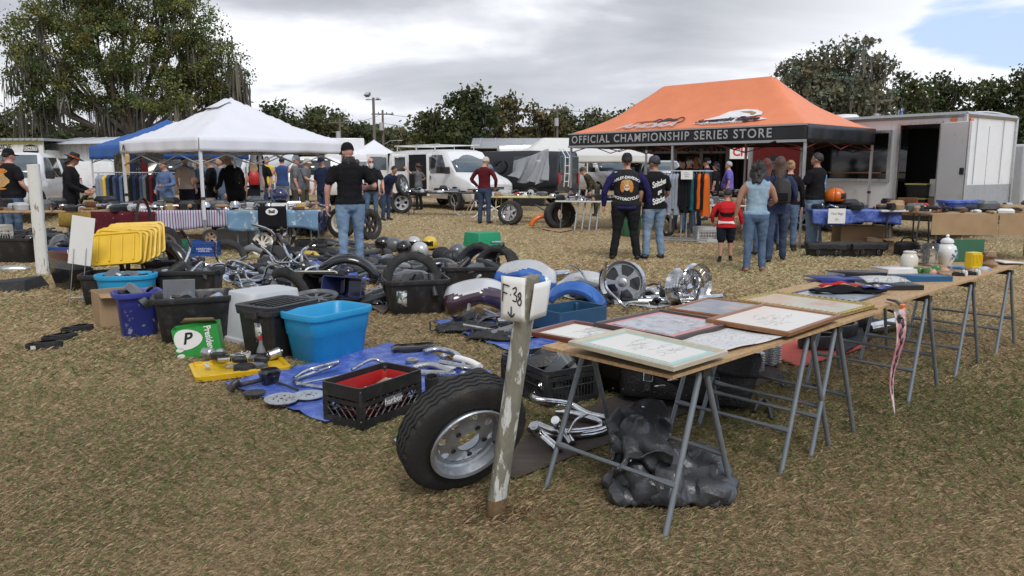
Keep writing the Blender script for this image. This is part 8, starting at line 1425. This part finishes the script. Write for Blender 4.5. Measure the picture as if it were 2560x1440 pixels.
tote('blue plastic tray on the striped table end',at(655,14.1),.36,.26,.12,0,'crate_blue',lift=.76)
t=thing('folding_chair','black camp chair with white oval badge against the table','chair',at(675,12.9),R(8)); mb=MB(); mb.grid(lambda u,v:((u-.5)*.46,-.02*math.sin(math.pi*u),.45+.38*v),10,6); mb.build('backrest','cloth_black',t,solid=.02); mb=MB(); mb.grid(lambda u,v:((u-.5)*.46,.02+.4*v,.42-.04*math.sin(math.pi*u)),8,4); mb.build('seat','cloth_black',t,solid=.015)
for sx in(-1,1):mb=MB(); mb.tube([(sx*.22,0,.85),(sx*.22,.02,.4),(sx*.24,.4,0)],.012,6); mb.build('leg','mid_grey',t); mb=MB(); mb.tube([(sx*.22,.4,.42),(sx*.24,-.02,0)],.012,6); mb.build('leg','mid_grey',t)
mb=MB(); mb.T=face_T((0,-.035,.74),(1,0,0),(0,0,1)); mb.prism(oval(.10,.06,18),0,.004); b_=mb.build('badge','paper',t); lettering('Bell',.07,'ink',b_,face_T((0,-.042,.74),(1,0,0),(0,0,1)),bold=.003)
cloth_px('blue_tarp','dark blue tarp bunched under the white topped table','tarp',[(720,590),(815,600),(830,560),(730,560)],'paint_navy',amp=.35,z=.05)
crate('red crate under the striped table',at(402,14.2),.45,.35,.28,0,'red_plastic'); carton('brown carton under the striped table',at(455,14.0),.6,.4,.25,.1); tote('grey tarp covered bin beneath the striped cloth',at(590,14.2),.7,.4,.36,0,'light_grey',.95); crate('black crate of clips under the blue tarp',at(770,13.1),.5,.35,.25,.1,BL)
def garment(t,x,m,w=.42,ln=.70,y=0.,z=1.42):
 mb=MB(); s=random.uniform(-.3,.3)
 mb.loft([[((rx*.16+.02)*math.cos(a)*1.0+x,ry*math.sin(a)+y+.01*math.sin(5*a+zz*9),z-zz)for a in[2*math.pi*j/14 for j in range(14)]]for zz,rx,ry in((0,.1,.05),(.05,.25,w*.40),(.10,.33,w*.5),(.3,.38,w*.44),(ln*.8,.45,w*.46),(ln,.5,w*.48))]); mb.build('garment',m,t)
def rail(label,c,rz,n,L,mats_,h=1.5,base=False):
 t=thing('clothes_rail',label,'clothes rail',(c[0],c[1],0),rz); mb=MB(); mb.tube([(-L/2-.1,0,h),(L/2+.1,0,h)],.013,8); mb.build('bar','galvanised',t)
 for s in((-1,1)if not base else(-.12,.12)):mb=MB(); mb.tube([(s*L/2,0,h),(s*L/2,0,.08)],.014,8); mb.build('upright','galvanised',t);
 for s in(-1,1):mb=MB(); mb.box((s*L/2 if not base else 0,s*.22 if base else 0,.07),(.05 if not base else L*1.1,.7 if not base else .05,.03)); mb.build('foot','galvanised',t)
 for i in range(n):x=-L/2+L*(i+.5)/n; garment(t,x,mats_[i%len(mats_)],ln=random.uniform(.6,.85),z=h-.05); mb=MB(); mb.tube([(x,0,h-.06),(x,0,h-.01),(x,.015,h+.02),(x,.03,h)],.004,4); mb.build('hanger_hook','galvanised',t)
 return t
rail('crowded clothes rail of dark jackets under the blue canopy',at(335,18.6),R(3),22,1.7,['garment_grey','garment_grey','yellow_paint','denim_dark','cloth_black','denim_dark','shirt_navy','denim','cloth_black','camo','cloth_black','shirt_navy','cloth_black','denim_dark','shirt_grey','cloth_black','shirt_maroon','cloth_black','denim_dark','shirt_navy','cloth_black','garment_grey'],1.35)
t=rail('chrome wheeled rack of grey, black and orange tees',G(1708,606),R(-18),14,.85,['garment_grey']*5+['cloth_black']*4+['shirt_teal','cloth_black','orange_cloth','cloth_black','orange_cloth'],1.40,base=True); mb=MB(); mb.box((.05,-.26,1.33),(.22,.006,.17)); s_=mb.build('price_card','paper',t)
strokes([[(-.06,.03),(-.02,.045),(.03,.03)],[(-.05,.0),(.05,.005)],[(-.04,-.04),(.0,-.03),(.05,-.04)]],face_T((.05,-.272,1.33),(1,0,0),(0,0,1)),s_,.003)
mb=MB(); mb.box((0,0,0),(.5,.02,.25)); solo(mb,'hanging_banner','sign_black','black banner hanging under the blue canopy','banner',DD(383,394,18.4));
for i in range(5):garment(thing('hanging_jacket','patterned jacket hung on the blue canopy frame','jacket',at(300+14*i,19.5),R(60),'jackets on the canopy frame'),0,('camo','print_gold','shirt_navy','paisley','shirt_maroon')[i],z=1.85)
tbl('low black folding table of parts before the white van',1120,24.0,2.6,.8,.72,R(-6),40,(.5,.8),'on the table before the white van','parts before the white van',m='black_plastic',legm='dark_steel'); tbl('pale yellow wooden table of engines before the black van',1335,20.6,2.2,.9,.72,R(-10),34,(.4,.6),'on the pale yellow table','parts on the pale yellow table',m='table_yellow',legm='table_yellow'); tbl('folding table of fairings under the orange canopy edge',1500,18.4,2.0,.8,.70,R(-14),46,(.5,.7),'on the table beside the fork tubes','parts beside the fork tubes')
for i,(x,y,a,r_)in enumerate(((972,522,20,.35),(1002,524,12,.35),(1004,492,70,.35))):wheel(('cast motorcycle wheel on the grass by the white van','silver slotted motorcycle wheel on the grass','motorcycle wheel propped up on the other two')[i],at(x,25.2-.2*i)+Vector((0,0,.35 if i<2 else .92)),(R(80),0,R(a)),r_,.14,rim='aluminium',spokes=5,frac=.4,tread=40)
wheel('car wheel with chrome five spoke rim leaning by the yellow table',G(1276,563)+Vector((0,0,.31)),(R(78),0,R(-22)),.32,.22,rim='chrome',spokes=5,frac=.35,tread=48);
for i in range(2):solo(tyre_mb(.33,.20,.60,48),'car_tyre','rubber',('black car tyre standing on cardboard','second car tyre behind the standing one')[i],'tyre',G(1392,572)+Vector((.16*i,.16*i,.33)),rot=(R(82),0,R(28)))
cloth_px('cardboard_sheet','flattened cardboard under the standing tyres','cardboard',[(1345,573),(1400,583),(1440,575),(1390,566)],'cardboard',amp=.004); fender('orange plastic fender lying beside the tyres',G(1355,570),(0,0,.3),.3,.12,60,170,'orange_paint')
for i in range(4):p=G(1436+18*i,577); mb=MB(); mb.tube([(0,0,0),(.14,.3,.95)],.022,8); mb.tube([(.05,.107,.34),(.055,.118,.375)],.034,8); mb.tube([(.10,.214,.68),(.105,.226,.715)],.034,8); solo(mb,'fork_tube','aluminium','aluminium fork tube leaning on the parts table','fork tube',p,group='fork tubes leaning on a table')
t=thing('engine_stand','black wheeled frame and engine crate under the yellow table','engine stand',G(1322,548),R(-8)); mb=MB(); mb.box((0,.1,.55),(.9,.5,.3)); mb.build('crate',BL,t,bevel=.02); mb=MB(); mb.tube([(-.5,-.1,.05),(-.1,-.1,.5),(.5,-.1,.25),(.5,.3,.05)],.03,6,k=2); mb.build('frame','dark_steel',t)
tote('dark green bin behind the vest wearer',G(1575,590),.42,.38,.45,.1,'green_board',.85); loose_tyre('small black tyre on the grass beside the pale jeans',G(1668,592)+Vector((0,.2,.22)),(R(80),0,R(40)),.25,.12)
for i,(x,y,a)in enumerate(((1150,538,0),(1180,545,1),(1215,540,2),(1240,548,.5))):handlebar('white tubular frame lying on the grass behind the maroon shirt',G(x,y)+Vector((0,0,.06)),a,1.3,.5,.4,m='white_paint',grip=False,rot=(R(30*i),.2,a),group='white frames on the grass')
tbl('white folding table of boxed parts behind the boy',1795,15.6,1.3,.7,.74,R(-10),26,(.4,.5),'on the folding table behind the boy','parts behind the boy'); tbl('long table of merchandise at the back of the orange canopy',1760,19.8,2.4,.7,.74,R(-30),34,(.3,.6),'at the back of the orange canopy','stock under the orange canopy'); crate('clear storage box under the folding table',at(1775,15.4),.5,.4,.3,0,'tub_white',name='storage_box',diag=False)
c=at(2128,13.9); table('table draped with blue tarp in front of the trailer',c,1.5,.8,.74,R(-4),m='tarp_blue',skirt='tarp_blue',sh=.28); load('stock on the blue draped table',c,1.5,.8,.742,R(-4),18,(.1,.9),'on the blue draped table'); helmet('orange racing helmet on the blue draped table',at(2092,13.9)+Vector((0,0,.80)),R(-115),'orange_paint',s=1.15)
t=thing('paper_sign','handwritten white paper sign reading Tool Bags on blue tarp','sign',DD(2092,540,13.42)); mb=MB(); mb.box((0,0,0),(.30,.004,.26)); s_=mb.build('sheet','paper',t); lettering('Tool Bags',.055,'mid_grey',s_,face_T((0,-.004,.04),(1,0,0),(0,0,1)),shear=.2); lettering('15.-',.06,'mid_grey',s_,face_T((0,-.004,-.06),(1,0,0),(0,0,1)),shear=.2)
carton('large brown carton under the blue draped table',at(2165,14.1),.9,.5,.42,R(-4)); carton('opened brown carton flap beside the black bags',at(2215,13.6),.35,.3,.24,R(30),open_=True)
for i,x in enumerate((2075,2125,2178)):saddlebag(('studded black saddlebag in front of the blue draped table','middle black saddlebag in front of the blue table','black saddlebag nearest the opened carton')[i],at(x,12.7)+Vector((0,0,.0)),R(-6+8*i),.72)
t=thing('round_bag','round black tool bag on the grass before the white tables','bag',G(2266,640)); mb=MB(); mb.lathe([(.001,0),(.19,0),(.205,.04),(.20,.20),(.17,.235),(.001,.245)],22); mb.build('body','black_leather',t); mb=MB(); mb.tube([(-.12,0,.23),(-.06,0,.30),(.06,0,.30),(.12,0,.23)],.012,6,k=3); mb.build('handle','cloth_black',t)
tbl('white folding table of wrapped goods before the trailer door',2262,13.7,1.0,.7,.74,R(-2),22,(.1,.5),'on the white table before the trailer','goods before the trailer',legm='dark_steel'); c=tbl('table faced with brown cardboard before the trailer nose',2470,12.4,2.0,.8,.76,R(-4),40,(.2,.6),'on the cardboard faced table','goods on the cardboard faced table',m='cardboard')
for i,x in enumerate((-.5,.5)):mb=MB(); mb.box((x,-.44-.02*i,.59),(.99,.012,.33)); solo(mb,'cardboard_sheet','cardboard',('plain cardboard panel hung on the table front','cardboard panel with faint marker writing on the table front')[i],'cardboard',(c.x,c.y,0),R(-4))
mb=MB(); mb.grid(lambda u,v:(-.55+1.1*u,.12*math.sin(u*5)-.3*v,.02+.34*math.sin(math.pi*u)*(1-v)+.03*math.sin(9*u)),20,8); solo(mb,'blue_tarp','paint_navy','navy tarp bundle under the cardboard faced table','tarp',at(2400,12.3),.1,solid=.01); tote('blue plastic seat tray on the cardboard faced table',at(2412,12.9),.7,.3,.16,0,'tarp_blue',lift=.77)
# ================================================================ turf blades (last: knows what lies on the ground)
def inside(px,py,poly):
 r=np.zeros(len(px),bool); n=len(poly); j=n-1
 for i in range(n):
  xi,yi=poly[i]; xj,yj=poly[j]
  if yi!=yj:
   c=((yi>py)!=(yj>py))&(px<(xj-xi)*(py-yi)/(yj-yi)+xi); r^=c
  j=i
 return r
def turf():
 rng=np.random.default_rng(21); X,Yv,S=[],[],[]
 for d0,d1,n,s in((1.7,3.2,220000,.9),(3.2,5.,250000,1.1),(5.,8.5,210000,2.0),(8.5,14,160000,3.8),(14,26,90000,8.),(26,46,40000,16.)):
  y=np.sqrt(rng.uniform(d0**2,d1**2,n)); x=rng.uniform(-.88,.88,n)*y+rng.uniform(-.7,.7,n); X.append(x); Yv.append(y); S.append(np.full(n,s))
 x=np.concatenate(X); y=np.concatenate(Yv); s=np.concatenate(S); keep=np.ones(len(x),bool)
 for p in EXCL:
  xs=[q[0]for q in p]; ys=[q[1]for q in p]; m=(x>min(xs))&(x<max(xs))&(y>min(ys))&(y<max(ys)); i=np.where(m)[0]
  if len(i):keep[i[inside(x[i],y[i],p)]]=False
 dens=vnoise(x*2.2,y*2.2,3); keep&=rng.uniform(0,1,len(x))<np.clip(.88+dens*.7,.3,1)
 pb=POST_BASE; keep&=(np.hypot(x-pb[0],(y-pb[1]))>.20+.12*vnoise(x*9,y*9,12))|(rng.uniform(0,1,len(x))<.45)
 x,y,s=x[keep],y[keep],s[keep]; n=len(x)
 gr=np.clip(vnoise(x*.9,y*.9,5)*1.5+.1+.5*vnoise(x*3.1,y*3.1,15),0,1); u=rng.uniform(0,1,n); far_=np.clip((y-6)/6,0,1); green=u<(.10+.32*gr)*(1-.75*far_)
 tone=rng.uniform(.7,1.2,(n,1)); straw=np.array([.60,.455,.275])*tone; brown=np.array([.38,.28,.175])*tone; grn=np.array([.21,.25,.095])*tone
 c=np.where((rng.uniform(0,1,n)<.40-.25*np.clip((y-6)/6,0,1))[:,None],brown,straw); c=np.where(green[:,None],grn,c); c*=(1+.25*vnoise(x*1.3,y*1.3,31))[:,None]*(.80+.32*far_)[:,None]
 L=rng.uniform(.018,.046,n)*np.minimum(np.sqrt(s),2.2)*np.where(green,1.15,1.); wd=rng.uniform(.0006,.0011,n)*s; az=rng.uniform(0,6.283,n); el=np.radians(rng.uniform(3,48,n))*np.where(green,1.2,.85)
 dx,dy=np.cos(az),np.sin(az); z0=rng.uniform(0,.010,n)
 b=np.stack([x,y,z0],1); d=np.stack([dx*np.cos(el),dy*np.cos(el),np.sin(el)],1); sd=np.stack([-dy,dx,np.zeros(n)],1)*wd[:,None]
 mid=b+d*(L*.55)[:,None]; tip=mid+np.stack([dx*np.cos(el*.3),dy*np.cos(el*.3),np.sin(el*.3)],1)*(L*.5)[:,None]
 V=np.stack([b-sd,b+sd,mid+sd*.7,tip],1)
 o=bpy.data.objects.new('grass',quads_mesh('grass',V,np.clip(c,.01,.6),BLADE)); COL.objects.link(o); tag(o,'short dry straw and green turf blades over the field','grass',kind='stuff')
turf()
